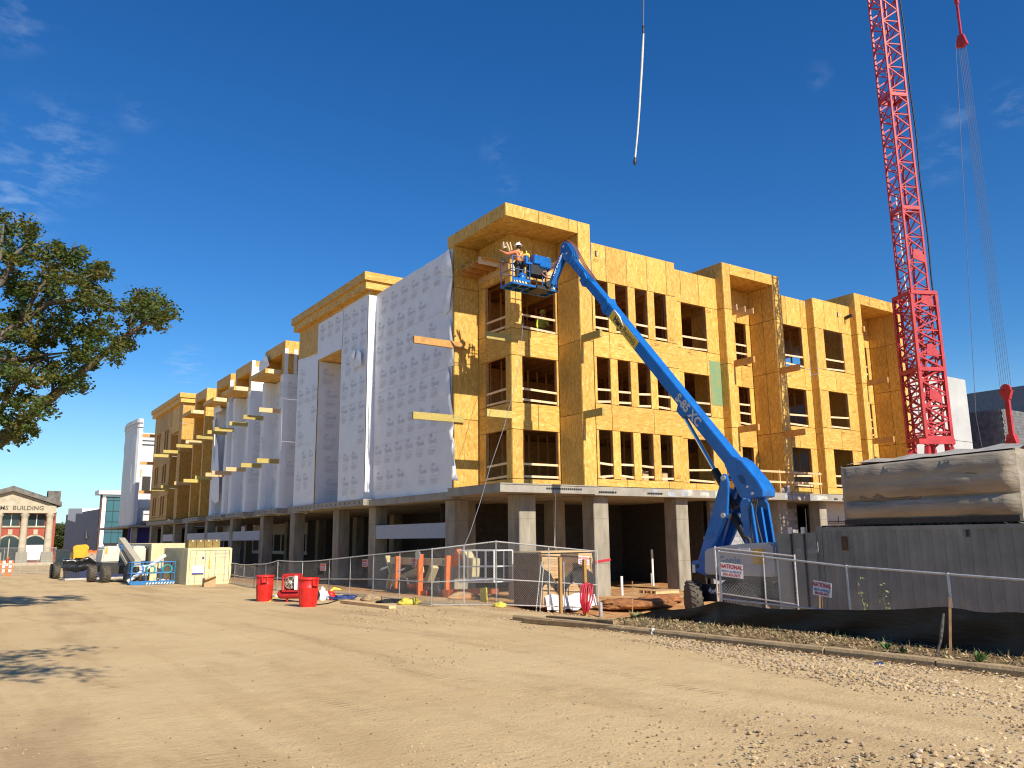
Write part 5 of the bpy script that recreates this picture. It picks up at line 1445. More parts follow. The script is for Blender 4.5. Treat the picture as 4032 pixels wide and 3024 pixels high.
# ---- silt fence along the verge
sf = thing('silt_fence', 'black fabric silt fence on timber stakes along the planted verge', 'silt fence', G(13.1, 10))
SILT = mat('black_silt_fabric', (.014, .013, .012), .5, var=.3, scale=3, bump=.4, bscale=6, stretch=(1, .6, 3))
spts = [(12.45, 14.75, .03), (13.3, 14.9, .34), (13.9, 15.0, .40), (12.97, 11.62, .50), (13.19, 9.46, .47), (12.48, 6.73, .66), (12.36, 5.2, .62)]
spts = [(12.75, 14.9, .03), (13.45, 13.9, .30), (12.97, 11.62, .50), (13.13, 9.46, .47), (12.48, 6.73, .66), (12.36, 5.69, .64), (12.3, 4.2, .62)]
vs = []; cols_ = 0
for (a, b_) in zip(spts, spts[1:]):
    n_ = 12
    for i in range(n_ + (1 if b_ is spts[-1] else 0)):
        f = i / n_; x, y, h = [a[k] + (b_[k] - a[k]) * f for k in range(3)]
        x += .10 * math.sin(math.pi * f); g_ = gz(x, y); hh = h - .05 * math.sin(math.pi * f)
        for k in range(7):
            v = k / 6
            vs.append((x + .05 * noise.noise((y * 2, v * 2, 4)) * v + .035 * math.sin(y * 3 + v * 5) * (1 - v) + .05 * (1 - v), y, g_ - .02 + hh * v + .015 * noise.noise((y * 5, v, 2))))
        cols_ += 1
mb = MB(); mb.add(vs, [(i * 7 + k, (i + 1) * 7 + k, (i + 1) * 7 + k + 1, i * 7 + k + 1) for i in range(cols_ - 1) for k in range(6)], True); mb.build('fabric', SILT, sf)
STK = mat('stake_wood', (.34, .20, .10), .8, var=.2)
for (px, pb, pt) in ((2494, 2431, 2288), (2837, 2484, 2300), (3232, 2516, 2290), (3746, 2589, 2352)):
    b_ = gp(px, pb); d = ray(px, pt); k = math.hypot(b_.x, b_.y) / math.hypot(d.x, d.y); top = EYE + d * k
    bar('stake', STK, b_ - Vector((0.04, 0, .1)), top - Vector((.04, 0, 0)), .035, .035, sf)
mb = MB(); p_ = gp(3746, 2589); mb.tube([p_ + Vector((-.08, 0, .6)), p_ + Vector((-.12, .02, .42)), p_ + Vector((-.14, .06, .2)), p_ + Vector((-.2, .12, .0))], [.015, .025, .02, .015], 6); mb.build('torn_tie', mat('torn_plastic', (.12, .11, .10), .4, var=.4, scale=20), sf)

# ================================================================== LEFT FENCE RUN, BINS AND YARD
posts = [((2357, 2401), 2171), ((1955, 2388), 2132), ((1700, 2388), 2162), ((1468, 2350), 2184), ((1294, 2336), 2203), ((1090, 2326), 2207), ((1000, 2315), 2221), ((922, 2298), 2218), ((748, 2291), 2208), ((706, 2288), 2208)]
PB = []
for (b_, ty) in posts:
    p = gp(*b_); d = ray(b_[0], ty); k = math.hypot(p.x, p.y) / math.hypot(d.x, d.y); PB.append((p, (EYE + d * k).z - p.z))
LL = ['brightly lit chain-link panel right of the fence corner, in front of the lumber stack', 'chain-link panel left of the fence corner, in front of the white lift basket', 'chain-link panel in front of the orange outrigger legs', 'chain-link panel behind the red gas can', 'chain-link panel behind the right red bin and compressor', 'short chain-link panel behind the left red bin', 'sagging chain-link panel just left of the left red bin', 'chain-link panel in front of the cream container doors', 'narrow dark screened fence panel beside the blue basket']
for i in range(len(PB) - 1):
    (A, ha), (B, hb) = PB[i + 1], PB[i]
    chain_panel(A, B, ha, hb, LL[i], (.5,) if i < 8 else (), .42, .0042 if i < 3 else .0045, sag=.06 if 3 < i < 8 else 0)
A, B = PB[1][0], PB[0][0]
sp = on_panel(2298, 2206, A, B); sign('small white rental sign on the lit fence panel by the lumber stack', sp, B - A, (0, 0, 1), .44, .26)
for (px, py, i, lab) in ((1632, 2216, 2, 'faded pink back of a rental sign between the orange legs'), (1438, 2217, 3, 'faded pink rental sign behind the fence left of the orange legs'), (1273, 2233, 4, 'faded pink rental sign on the fence above the compressor')):
    sp = on_panel(px, py, PB[i + 1][0], PB[i][0]); sign(lab, sp + Vector((-.03, -.03, 0)), PB[i][0] - PB[i + 1][0], (0, 0, 1), .40, .28, True, True)
# dark screen on the last bay
def screen(A, B, h, label, sd):
    mb = MB(); vs = []; N = 10
    for i in range(N + 1):
        p = A.lerp(B, i / N)
        for k in range(6): vs.append((p.x + .06 * noise.noise((i * .8, k, sd)), p.y + .06 * noise.noise((i * .7, k * 1.3, sd + 3)), p.z + .05 + (h - .08) * k / 5))
    mb.add(vs, [(i * 6 + k, (i + 1) * 6 + k, (i + 1) * 6 + k + 1, i * 6 + k + 1) for i in range(N) for k in range(5)], True)
    o = mb.build('windscreen', mat('dark_windscreen', (.05, .045, .04), .8, var=.2), None); tag(o, label, 'screen')
screen(PB[9][0] + Vector((.1, .1, 0)), PB[8][0].lerp(PB[7][0], .35) + Vector((.1, .1, 0)), 1.5, 'dark fabric windscreen on the fence beside the cream container', 4)

def bin_(label, px, py, rot):
    b_ = gp(px, py); t = thing('waste_bin', label, 'bin', b_, 'red waste bins')
    prof = [(.245, .0), (.25, .02), (.285, .55), (.29, .60), (.282, .61), (.30, .80), (.302, .82)]
    mb = MB(); mb.lathe(b_, prof + [(.285, .815), (.27, .6), (.23, .04)], 28); mb.build('bin_body', RED, t)
    mb = MB(); mb.lathe(b_, [(.302, .80), (.322, .805), (.326, .84), (.318, .865), (.30, .87), (.288, .83)], 28, close=False); mb.build('rim', RED, t)
    for k in (0, math.pi):
        a = rot + k; r_ = Vector((math.cos(a), math.sin(a), 0)); s_ = Vector((-r_.y, r_.x, 0)); mb = MB()
        for q in (-1, 1): mb.bar(b_ + r_ * .33 + s_ * (.085 * q) + Vector((0, 0, .84)), b_ + r_ * .335 + s_ * (.075 * q) + Vector((0, 0, .64)), .035, .07, r_)
        mb.bar(b_ + r_ * .345 - s_ * .09 + Vector((0, 0, .65)), b_ + r_ * .345 + s_ * .09 + Vector((0, 0, .65)), .05, .035); mb.build('handle', RED, t)
    for k in range(8):
        a = rot + k * math.pi / 4; r_ = Vector((math.cos(a), math.sin(a), 0)); bar('rib', RED, b_ + r_ * .257 + Vector((0, 0, .06)), b_ + r_ * .285 + Vector((0, 0, .54)), .02, .018, t, r_)
    return t
bin_('left one of the two red plastic bins, standing alone by the fence', 1040, 2366, R(250))
b2 = bin_('right one of the two red plastic bins, in front of the red compressor', 1212, 2389, R(285))
# compressor
cp = gp(1150, 2374) + Vector((.25, .5, 0)); cp.z = gz(cp.x, cp.y)
t = thing('air_compressor', 'red portable air compressor with round fan guard behind the right bin', 'compressor', cp)
REDM = mat('red_enamel', (.42, .02, .02), .4, var=.1)
fx = Vector((.82, -.56, 0)); fy = Vector((.56, .82, 0))
def lo(a, b_, c_): return cp + fx * a + fy * b_ + Vector((0, 0, c_))
mb = MB(); mb.cyl(lo(-.5, .2, .24), lo(.5, .2, .24), .15, n=16); mb.ball(lo(-.5, .2, .24), .15); mb.ball(lo(.5, .2, .24), .15); mb.build('air_tank', REDM, t)
mb = MB()
for (a, b_, c_, d_) in ((-.42, .4, .02, .36),):
    for z in (.36, .9): mb.bar(lo(a, 0, z), lo(.12, 0, z), .05, .05); mb.bar(lo(a, .4, z), lo(.12, .4, z), .05, .05)
    for x in (a, .12): mb.bar(lo(x, 0, .36), lo(x, 0, .9), .05, .05); mb.bar(lo(x, .4, .36), lo(x, .4, .9), .05, .05)
    mb.prism([lo(a, .2, .36), lo(.12, .2, .36), lo(.12, .2, .9), lo(a, .2, .9)], fy * .15)
mb.build('guard_frame', REDM, t)
mb = MB(); mb.lathe(lo(-.15, -.01, .63), [(.20, 0), (.22, .02), (.20, .04)], 20, fy, close=False)
for k in range(6): a = k * math.pi / 3; mb.bar(lo(-.15, 0, .63), lo(-.15 + .2 * math.cos(a), 0, .63 + .2 * math.sin(a)), .014, .014)
mb.lathe(lo(-.15, -.01, .63), [(.02, 0), (.06, .0), (.06, .03)], 12, fy); mb.build('fan_guard', STEEL, t)
MB().cyl(lo(-.15, .1, .63), lo(-.15, .12, .63), .20, n=20).build('fan_shroud', mat('tan_disc', (.34, .26, .16), .6), t)
MB().cyl(lo(.62, .1, .2), lo(.62, .25, .2), .2, n=18).build('tyre', BLACK, t)
box('label_plate', SIGNW, lo(.02, -.02, .4) - Vector((.04, .02, 0)), lo(.06, -.02, .86) + Vector((.04, .02, 0)), t)
mb = MB(); mb.cyl(lo(-.3, .2, .1), lo(-.3, .2, 0), .04); mb.cyl(lo(.2, .2, .1), lo(.2, .2, 0), .04); mb.build('foot', REDM, t)
# odds and ends along the fence
g0 = gp(1302, 2362); t = thing('gas_can', 'red gas can with a yellow spout beside the fence', 'gas can', g0)
MB().lathe(g0, [(.14, 0), (.15, .02), (.15, .2), (.12, .27), (.05, .30)], 18).build('can_body', RED, t); mb = MB(); mb.tube([g0 + Vector((0, 0, .3)), g0 + Vector((.1, -.06, .38)), g0 + Vector((.3, -.2, .34))], [.05, .06, .02], 8); mb.build('spout', YB_, t); mb = MB(); mb.tube([g0 + Vector((-.1, .05, .24)), g0 + Vector((-.05, .03, .36)), g0 + Vector((.08, -.03, .34))], .014, 6); mb.build('handle', RED, t)
def lump(name, label, cat, px, py, size, mt, seed=0, dz=0):
    c = gp(px, py); mb = MB(); mb.ball((0, 0, 0), 1, 30, 16)
    for i, v in enumerate(mb.v):
        f = 1 + .30 * noise.noise((v[0] * 1.6 + seed, v[1] * 1.6, v[2] * 1.6)) + .16 * noise.noise((v[0] * 4.5 + seed, v[1] * 4.5, v[2] * 4.5)) + .09 * noise.noise((v[0] * 11 + seed, v[1] * 11, v[2] * 11)); z = max(-.55, v[2])
        mb.v[i] = (c.x + v[0] * size[0] * f, c.y + v[1] * size[1] * f, c.z + (z + .5) * size[2] * f + dz)
    o = mb.build(name, mt, None); tag(o, label, cat); return o
lump('rubbish_sack', 'white plastic sack between the right bin and the gas can', 'sack', 1270, 2364, (.2, .2, .26), WHITE, 1)
lump('sandbag', 'yellow sandbag slumped at the foot of the fence by the orange legs', 'sandbag', 1612, 2380, (.34, .24, .13), mat('yellow_bag', (.66, .54, .08), .6, var=.2, scale=8), 2)
lump('sandbag', 'small yellow sandbag at the fence corner post', 'sandbag', 1968, 2390, (.2, .18, .09), mat('yellow_bag', (.66, .54, .08), .6, var=.2, scale=8), 3)
lump('burlap_heap', 'tan heap of burlap sacking at the foot of the fence', 'sacking', 1462, 2366, (.36, .3, .13), mat('burlap', (.36, .26, .15), .9, var=.3, scale=9), 4)
lump('dirt_heap', 'low heap of orange dirt behind the fence below the white basket', 'dirt heap', 1850, 2358, (.8, .45, .16), DIRT, 5)
lump('black_sheeting', 'crumpled black sheeting lying by the burlap heap', 'sheeting', 1545, 2372, (.6, .35, .07), BLACK, 6)
c = gp(1345, 2362)
mb = MB(); N = 60
mb.tube([c + Vector((.55 * math.cos(i * .42) * (.8 + .2 * math.sin(i)), .45 * math.sin(i * .42), .04 + .012 * (i % 9))) for i in range(N)], .02, 5); o = mb.build('air_hose', mat('blue_hose', (.03, .06, .22), .5), None); tag(o, 'coiled dark blue air hose on the ground beside the gas can', 'hose')
mb = MB(); mb.tube([gp(*p) + Vector((0, 0, .02)) for p in ((1330, 2366), (1290, 2378), (1252, 2384), (1180, 2372), (1120, 2366), (1075, 2362))], .018, 5); o = mb.build('black_hose', BLACK, None); tag(o, 'thin black hose trailing past both red bins', 'hose')
mb = MB(); mb.tube([gp(*p) + Vector((0, 0, .02)) for p in ((1345, 2366), (1320, 2364), (1310, 2360), (1330, 2362))], .02, 5); o = mb.build('extension_lead', YB_, None); tag(o, 'yellow extension cord looped by the gas can', 'cord')
mb = MB(); mb.tube([gp(*p) + Vector((0, 0, .02)) for p in ((1062, 2370), (1085, 2352), (1110, 2345), (1128, 2350))], .025, 5); o = mb.build('yellow_strap', YB_, None); tag(o, 'yellow strap lying between the two red bins', 'strap')
a, b_ = gp(1352, 2374), gp(1545, 2398)
o = bar('timber_plank', LUMBER, a + Vector((0, 0, .05)), b_ + Vector((0, 0, .05)), .22, .08, None); tag(o, 'dusty plank lying along the foot of the fence by the gas can', 'plank')
o = box('white_board', WHITE, gp(1085, 2352), gp(1085, 2352) + Vector((.9, .5, .06)), None); tag(o, 'white board lying flat between the red bins', 'board')
# towable lift behind the fence
TL = thing('towable_boom_lift', 'cream towable boom lift with four orange outrigger legs behind the fence', 'boom lift', G(15.4, 27))
CB = mat('lift_cream', (.50, .43, .24), .5, var=.08)
def t3(px, py, X=15.2): return onX(px, py, X)
def tl_box(name, mt, p0, p1, w, h): return bar(name, mt, p0, p1, w, h, TL)
tl_box('upper_boom', CB, t3(1545, 2208), t3(1782, 2214), .22, .26); tl_box('lower_boom', CB, t3(1570, 2282, 15.5), t3(1660, 2242, 15.5), .22, .24); tl_box('lower_boom', CB, t3(1530, 2300, 15.5), t3(1690, 2285, 15.5), .22, .2)
tl_box('boom_knuckle', CB, t3(1690, 2285, 15.5), t3(1710, 2230, 15.5), .3, .22); tl_box('boom_knuckle', CB, t3(1525, 2190), t3(1543, 2255), .2, .1); tl_box('boom_knuckle', CB, t3(1543, 2255), t3(1528, 2318), .2, .08)
tl_box('jib_elbow', ORANGE, t3(1782, 2218), t3(1812, 2175), .2, .3)
for (x, y0, y1, w) in ((1563, 2190, 2316, .2), (1652, 2182, 2345, .2), (1761, 2188, 2322, .18)):
    tl_box('outrigger_leg', ORANGE, t3(x + 3, y0, 14.9), t3(x, y1, 14.9), w, .14)
for (x, y) in ((1660, 2352), (1755, 2348)): MB().prism([t3(x - 14, y - 26, 14.9), t3(x + 14, y - 26, 14.9), t3(x + 10, y + 4, 14.9), t3(x - 12, y + 2, 14.9)], (.25, 0, 0)).build('outrigger_foot', ORANGE, TL)
MB().prism([t3(1600, 2299, 15.0), t3(1624, 2301, 15.0), t3(1612, 2318, 15.0)], (.2, 0, 0)).build('outrigger_foot', ORANGE, TL)
tl_box('chassis', mat('rust_orange', (.36, .08, .025), .6), t3(1740, 2330, 15.2), t3(1950, 2328, 15.2), .3, .16); tl_box('chassis', mat('rust_orange', (.36, .08, .025), .6), t3(1560, 2318, 15.5), t3(1740, 2325, 15.5), .4, .16)
MB().prism([t3(1668, 2332, 15.0), t3(1672, 2300, 15.0), t3(1718, 2300, 15.0), t3(1730, 2332, 15.0)], (.5, 0, 0)).build('engine_cover', mat('charcoal_cover', (.06, .06, .065), .5), TL)
words('lettering', '4T 4', .16, SIGNW, t3(1690, 2318, 14.98), (0, -1, 0), (0, 0, 1), TL, .002)
words('lettering', 'JLG', .2, mat('lettering_black', (.02, .02, .02), .5), t3(1750, 2213, 15.06), (0, -1, 0), (0, 0, 1), TL, .01)
wc = t3(1590, 2335, 15.0); wc.z = gz(wc.x, wc.y) + .33
wheel(wc, 0, .33, .2, TL)
for (x0, x1, n) in ((1808, 1945, 5),):
    pts = [x0 + (x1 - x0) * i / (n - 1) for i in range(n)]
    for X in (15.0, 15.75):
        for x in pts: rod('basket_post', WHITE, t3(x, 2168, X) if X < 15.2 else t3(x, 2168, 15.0) + Vector((.75, 0, 0)), t3(x, 2292, 15.0) + Vector((X - 15.0, 0, 0)), .045, TL)
        for y in (2168, 2231, 2292): rod('basket_rail', WHITE, t3(x0, y, 15.0) + Vector((X - 15.0, 0, 0)), t3(x1, y, 15.0) + Vector((X - 15.0, 0, 0)), .045, TL)
    for x in (x0, x1):
        for y in (2168, 2231, 2292): rod('basket_rail', WHITE, t3(x, y, 15.0), t3(x, y, 15.0) + Vector((.75, 0, 0)), .045, TL)
MB().prism([t3(1845, 2273, 14.99), t3(1945, 2275, 14.99), t3(1945, 2292, 14.99), t3(1845, 2292, 14.99)], (.02, 0, 0)).build('kick_plate', mat('aluminium', (.5, .5, .5), .4), TL)
MB().prism([t3(1812, 2170, 15.1), t3(1826, 2165, 15.1), t3(1840, 2195, 15.1), t3(1862, 2200, 15.1), t3(1858, 2272, 15.1), t3(1840, 2270, 15.1), t3(1830, 2225, 15.1)], (.3, 0, 0)).build('basket_mount', CB, TL)
o = MB().prism([t3(1890, 2316, 14.4), t3(1912, 2314, 14.4), t3(1918, 2380, 14.4), t3(1892, 2384, 14.4)], (.12, .1, 0)).build('caution_board', mat('caution_yellow', (.60, .50, .06), .6, var=.25, scale=10), None); tag(o, 'yellow caution board leaning below the white basket', 'board')
o = MB().cyl(t3(1644, 2184, 14.6), t3(1644, 2184, 14.6) + Vector((.02, 0, 0)), .19, n=20).build('round_plate', STEEL, None); tag(o, 'round grey plate hung on the fence above an orange leg', 'plate')
for (x, y, lab) in ((1510, 2238, 'white paper notice clipped to the fence left of the orange legs'), (1578, 2245, 'white paper notice clipped to the fence between the orange legs')):
    o = MB().prism([t3(x - 16, y + 9, 14.2), t3(x + 12, y - 1, 14.2), t3(x + 18, y - 10, 14.2), t3(x - 8, y - 2, 14.2)], (.01, 0, 0)).build('paper_notice', SIGNW, None); tag(o, lab, 'notice')
# lumber stack behind the corner
LS = thing('lumber_stack', 'tall stack of strapped boards half covered with black tarp behind the fence corner', 'lumber stack', G(16.5, 21.8))
zb = gz(16.5, 21.5) + .12
for tier in range(2):
    for k in range(9):
        z = zb + tier * .86 + k * .085; xo = random.uniform(-.03, .03)
        for (xa, xb) in ((15.42, 16.45), (16.5, 17.5)): box('board', LUMBER, (xa + xo, 21.0 + random.uniform(-.015, .015), z), (xb + xo, 22.5, z + .078), LS)
for x in (15.9, 17.0): box('bearer', STUD, (x, 21.05, zb - .14), (x + .1, 22.4, zb - .002), LS); box('bearer', STUD, (x, 21.05, zb + .768), (x + .1, 22.4, zb + .857), LS)
mb = MB(); vs = []
for i in range(13):
    x = 15.38 + 2.2 * i / 12
    zt = zb + .95 - .25 * math.sin(i * .55) + (.3 if i < 3 else 0); zl = zb + .55 + .2 * math.sin(i * 1.1)
    for k in range(5): vs.append((x, 20.95 + .03 * noise.noise((i, k, 3)), zl + (zt - zl) * k / 4))
mb.add(vs, [(i * 5 + k, (i + 1) * 5 + k, (i + 1) * 5 + k + 1, i * 5 + k + 1) for i in range(12) for k in range(4)], True); mb.build('tarp', BLACK, LS)
mb = MB(); vs = []
for i in range(13):
    x = 15.5 + 2.0 * i / 12; zt = zb + .34 + .05 * math.sin(i); zl = zb - .12 + .06 * math.sin(i * 1.7)
    for k in range(4): vs.append((x, 20.93 + .05 * noise.noise((i, k, 8)) - .04 * (3 - k), zl + (zt - zl) * k / 3))
mb.add(vs, [(i * 4 + k, (i + 1) * 4 + k, (i + 1) * 4 + k + 1, i * 4 + k + 1) for i in range(12) for k in range(3)], True); mb.build('white_sheet', WRAP, LS)
BR = mat('brown_plywood', (.14, .075, .035), .8, var=.2)
box('plywood_side', BR, (15.36, 21.05, zb), (15.39, 22.45, zb + 1.65), LS); box('plywood_top', LUMBER, (15.4, 20.95, zb + 1.66), (17.5, 22.5, zb + 1.7), LS)
box('plywood_panel', BR, (16.2, 20.96, zb + .75), (16.9, 20.985, zb + 1.62), LS)
o = bar('timber_post', mat('post_wood', (.38, .22, .07), .7), G(15.7, 20.4, -.1), G(15.7, 20.4, 1.75), .09, .09, None); tag(o, 'brown upright timber left of the red hose in front of the lumber', 'post')
o = bar('timber_post', mat('post_wood', (.38, .22, .07), .7), G(16.35, 20.0, -.1), G(16.35, 20.0, 1.7), .1, .1, None); tag(o, 'brown upright timber carrying the red hose behind the lit fence panel', 'post')
hp = G(16.28, 19.85, .95); mb = MB()
for k in range(10): mb.tube([hp + Vector((.03 * math.cos(k), 0, .05)), hp + Vector((-.22 + .05 * k, -.05 * (k % 3), .0)), hp + Vector((-.30 + .05 * k + .03 * math.sin(k * 3), -.06, -.45)), hp + Vector((-.16 + .02 * k, -.03, -.85 + .04 * (k % 4))), hp + Vector((.05, 0, -.5))], .022, 5)
o = mb.build('red_hose', mat('red_hose', (.48, .02, .05), .5), None); tag(o, 'bunched red hose hung on a timber post behind the lit fence panel', 'hose')
o = rod('grey_pipe', mat('grey_pvc', (.35, .36, .38), .5), G(16.7, 19.7, -.05), G(16.7, 19.7, .42), .12, None); tag(o, 'short grey pipe stub beside the red hose', 'pipe')
for i, (x, lean, lab) in enumerate(((15.0, .35, 'thin steel bar leaning left of the lumber stack'), (15.15, .3, 'second thin steel bar leaning beside the lumber stack'), (16.0, .16, 'steel bar leaning on the black tarp of the lumber stack'), (16.12, .12, 'right hand steel bar leaning on the black tarp'))):
    o = rod('steel_bar', STEEL, G(x, 20.75, 0), G(x + lean, 20.9, 1.55), .03, None); tag(o, lab, 'bar')
# red survey tape round the lit column
o = MB().prism([(21.60, 25.735, 1.28), (22.44, 25.735, 1.36), (22.44, 25.735, 1.46), (21.60, 25.735, 1.38)], (0, .01, 0)).build('red_tape', mat('red_tape', (.45, .03, .04), .5), None); tag(o, 'strip of red tape across the sunlit corner column', 'tape')
for (x, y, h, lab) in ((27.9, 29.0, 1.7, 'tall white pipe standing in the dark ground floor opening'), (28.4, 29.6, .55, 'short white pipe stub in the dark ground floor opening'), (22.6, 25.3, .75, 'white marker post at the foot of the sunlit corner column')):
    o = rod('pipe', WHITE, G(x, y, -.05), G(x, y, h), .11, None); tag(o, lab, 'pipe')
# pallet in the opening
pt = thing('pallet', 'low wooden pallet lying on the dirt between the columns', 'pallet', G(24.6, 25.0))
for k in range(7): box('slat', LUMBER, (23.9 + k * .2, 24.7, gz(24.6, 25) + .12), (24.04 + k * .2, 25.7, gz(24.6, 25) + .14), pt)
for y in (24.72, 25.15, 25.6): box('bearer', LUMBER, (23.9, y, gz(24.6, 25) + .01), (25.24, y + .08, gz(24.6, 25) + .118), pt)
lump('clay_mound', 'rough mound of red clay in front of the open ground floor', 'dirt mound', 2500, 2388, (1.6, .9, .17), mat('red_clay', (.34, .14, .05), .95, var=.3, scale=5, bump=.8, bscale=12), 9)
lump('clay_mound', 'smaller heap of red clay beside the lift wheel', 'dirt mound', 2600, 2368, (1.0, .6, .14), mat('red_clay', (.34, .14, .05), .95, var=.3, scale=5, bump=.8, bscale=12), 12)

# ================================================================== LEFT: PARKED MACHINES, CREAM CONTAINERS
def ytext(name, body, size, mt, x, y, z, parent, bold=0): return words(name, body, size, mt, (x, y, z), (1, 0, 0), (0, 0, 1), parent, bold)
g1 = gz(11.5, 47)
c1 = container('shipping_container', 'nearer cream shipping container with locked doors facing the street corner', 10.62, 12.95, 46.5, 52.4, g1, g1 + 1.9, CREAM)
for i, (xa, xb) in enumerate(((10.76, 11.77), (11.79, 12.81))):
    d = box('door', CREAM, (xa, 46.52, g1 + .16), (xb, 46.58, g1 + 1.78), c1)
    for x in (xa + .3, xb - .22): rod('lock_rod', STEEL, (x, 46.49, g1 + .1), (x, 46.49, g1 + 1.84), .04, d)
    for z in (.5, .95, 1.4): box('door_rib', CREAM, (xa + .04, 46.505, g1 + z), (xb - .04, 46.518, g1 + z + .16), d)
    if i == 0:
        box('notice', SIGNW, (xa + .12, 46.46, g1 + .62), (xa + .72, 46.47, g1 + 1.0), d); box('notice', SIGNB, (xa + .12, 46.46, g1 + .55), (xa + .72, 46.47, g1 + .61), d); box('notice', SIGNB, (xa + .62, 46.48, g1 + 1.35), (xa + .72, 46.485, g1 + 1.47), d)
    else:
        ytext('lettering', 'LCCD 151049 2', .12, LG, (xa + xb) / 2 + .1, 46.497, g1 + 1.62, d, .002); ytext('lettering', '22G1', .12, LG, (xa + xb) / 2 + .15, 46.497, g1 + 1.47, d, .002)
        box('caution_strip', YELLOW, (xa - .05, 46.47, g1 + .85), (xa + .01, 46.48, g1 + 1.3), d)
g2 = gz(11, 56)
c2 = container('shipping_container', 'further cream shipping container behind the one with locked doors', 10.2, 12.4, 54.0, 66.0, g2, g2 + 2.25, CREAM)
for (x, y) in ((10.3, 53.98),): box('end_wall', CREAM, (x, 54.02, g2 + .1), (12.3, 54.06, g2 + 2.15), c2)
mb = MB(); corrugated(mb, 'Y', 54.0, 10.4, 12.3, g2 + .2, g2 + 2.1, .28, .03, -1); mb.build('end_ribs', CREAM, c2)
OLV = mat('olive_crate', (.24, .17, .05), .7, var=.2, scale=4)
for k, lab in enumerate(('leftmost of the olive crates on the cream container roof', 'second olive crate from the left on the cream container roof', 'third olive crate from the left on the cream container roof', 'rightmost olive crate on the cream container roof')):
    x = 10.7 + k * .42; t = thing('crate', lab, 'crate', (x + .2, 47.2, g1 + 1.95), 'crates on the cream container')
    box('crate_body', OLV, (x, 46.8, g1 + 1.945), (x + .40, 47.6, g1 + 2.32), t); box('crate_lid', OLV, (x - .005, 46.78, g1 + 2.322), (x + .405, 47.62, g1 + 2.37), t)
    box('latch', STEEL, (x + .16, 46.76, g1 + 2.26), (x + .24, 46.78, g1 + 2.36), t)
cb = gp(822, 2310); t = thing('cardboard_box', 'open cardboard box on the dirt in front of the cream container', 'box', cb)
box('box_body', CARD, cb + Vector((-.28, -.2, 0)), cb + Vector((.28, .2, .42)), t); MB().prism([cb + Vector((-.28, -.2, .42)), cb + Vector((.28, -.2, .42)), cb + Vector((.22, -.38, .52)), cb + Vector((-.3, -.4, .34))], (0, 0, .012)).build('box_flap', CARD, t)

# beige and white boom lift with lowered boom
ly = 55.4; lg = gz(8.4, ly)
L2 = thing('boom_lift', 'parked boom lift with two pale rounded hoods and its beige boom lowered towards us', 'boom lift', (8.4, ly, lg))
PALE = mat('pale_hood', (.58, .56, .48), .5, var=.08, scale=2)
for (xa, xb) in ((6.75, 7.75), (8.35, 9.2)):
    MB().prism([(xa, ly - .6, lg + 1.15), (xa + .06, ly - .6, lg + 2.0), (xa + .25, ly - .6, lg + 2.15), (xb - .15, ly - .6, lg + 2.12), (xb, ly - .6, lg + 2.05), (xb, ly - .6, lg + 1.15)], (0, 2.6, 0)).build('engine_hood', PALE, L2, bevel=.08)
    box('hood_skirt', DARK, (xa + .05, ly - .58, lg + .98), (xb - .05, ly + 1.9, lg + 1.16), L2)
box('decal', YELLOW, (6.92, ly - .62, lg + 1.7), (7.04, ly - .605, lg + 2.05), L2)
for x in (7.77, 8.24): box('boom_cradle', BLUE, (x, ly - .7, lg + 1.2), (x + .1, ly + .4, lg + 2.2), L2)
bm0 = bar('boom', mat('boom_beige', (.50, .45, .33), .55, var=.08), (8.05, ly + 1.2, lg + 2.45), (7.97, 50.3, lg + 1.2), .34, .40, L2)
bar('boom_rail', mat('boom_beige2', (.42, .38, .29), .55), (7.80, ly - .2, lg + 1.8), (7.72, 50.6, lg + .75), .14, .2, L2); bar('boom_rail', DARK, (7.86, ly - .2, lg + 1.95), (7.76, 50.6, lg + .9), .1, .22, L2)
box('chassis', DARK, (7.0, ly - 1.0, lg + .5), (9.0, ly + 1.6, lg + .98), L2)
for (x, y, a) in ((6.95, ly - 1.1, 8), (9.0, ly - 1.0, -5), (6.45, ly + .6, 5), (9.0, ly + 1.3, 0)): wheel((x, y, lg + .5), R(a), .5, .42, L2)
wr = lump('black_sheeting', 'black plastic sheeting hanging from the lowered beige boom', 'sheeting', 508, 2300, (.32, .3, .7), BLACK, 21, .1)
L2.location.x += .85
# blue basket on the ground full of gear
BK = thing('work_basket', 'blue work basket on the ground loaded with teal hoses and a white tube', 'basket', G(9.2, 48.7))
x0, x1, y0, y1 = 8.2, 10.4, 48.3, 49.25; bz = gz(9.2, 48.7)
LB = mat('basket_blue', (.03, .17, .42), .45)
for x in (x0, x0 + .75, x0 + 1.5, x1):
    for y in (y0, y1): rod('post', LB, (x, y, bz), (x, y, bz + 1.2), .055, BK)
for z in (.06, .62, 1.2):
    for (p, q) in (((x0, y0), (x1, y0)), ((x0, y1), (x1, y1)), ((x0, y0), (x0, y1)), ((x1, y0), (x1, y1))): rod('rail', LB, (*p, bz + z), (*q, bz + z), .05, BK)
tb = box('toe_board', LB, (x0, y0 - .03, bz + .02), (x1, y0 - .01, bz + .22), BK)
mb = MB()
for k in range(10): xx = x0 + .75 + k * .15; mb.prism([(xx, y0 - .04, bz + .03), (xx + .07, y0 - .04, bz + .03), (xx + .12, y0 - .04, bz + .13), (xx + .05, y0 - .04, bz + .13)], (0, .005, 0))
mb.build('hazard_stripes', mat('stripe_cream', (.75, .72, .48), .5), tb)
box('floor', DARK, (x0, y0, bz + .02), (x1, y1, bz + .05), BK)
TEAL = mat('teal_hose', (.02, .27, .32), .45)
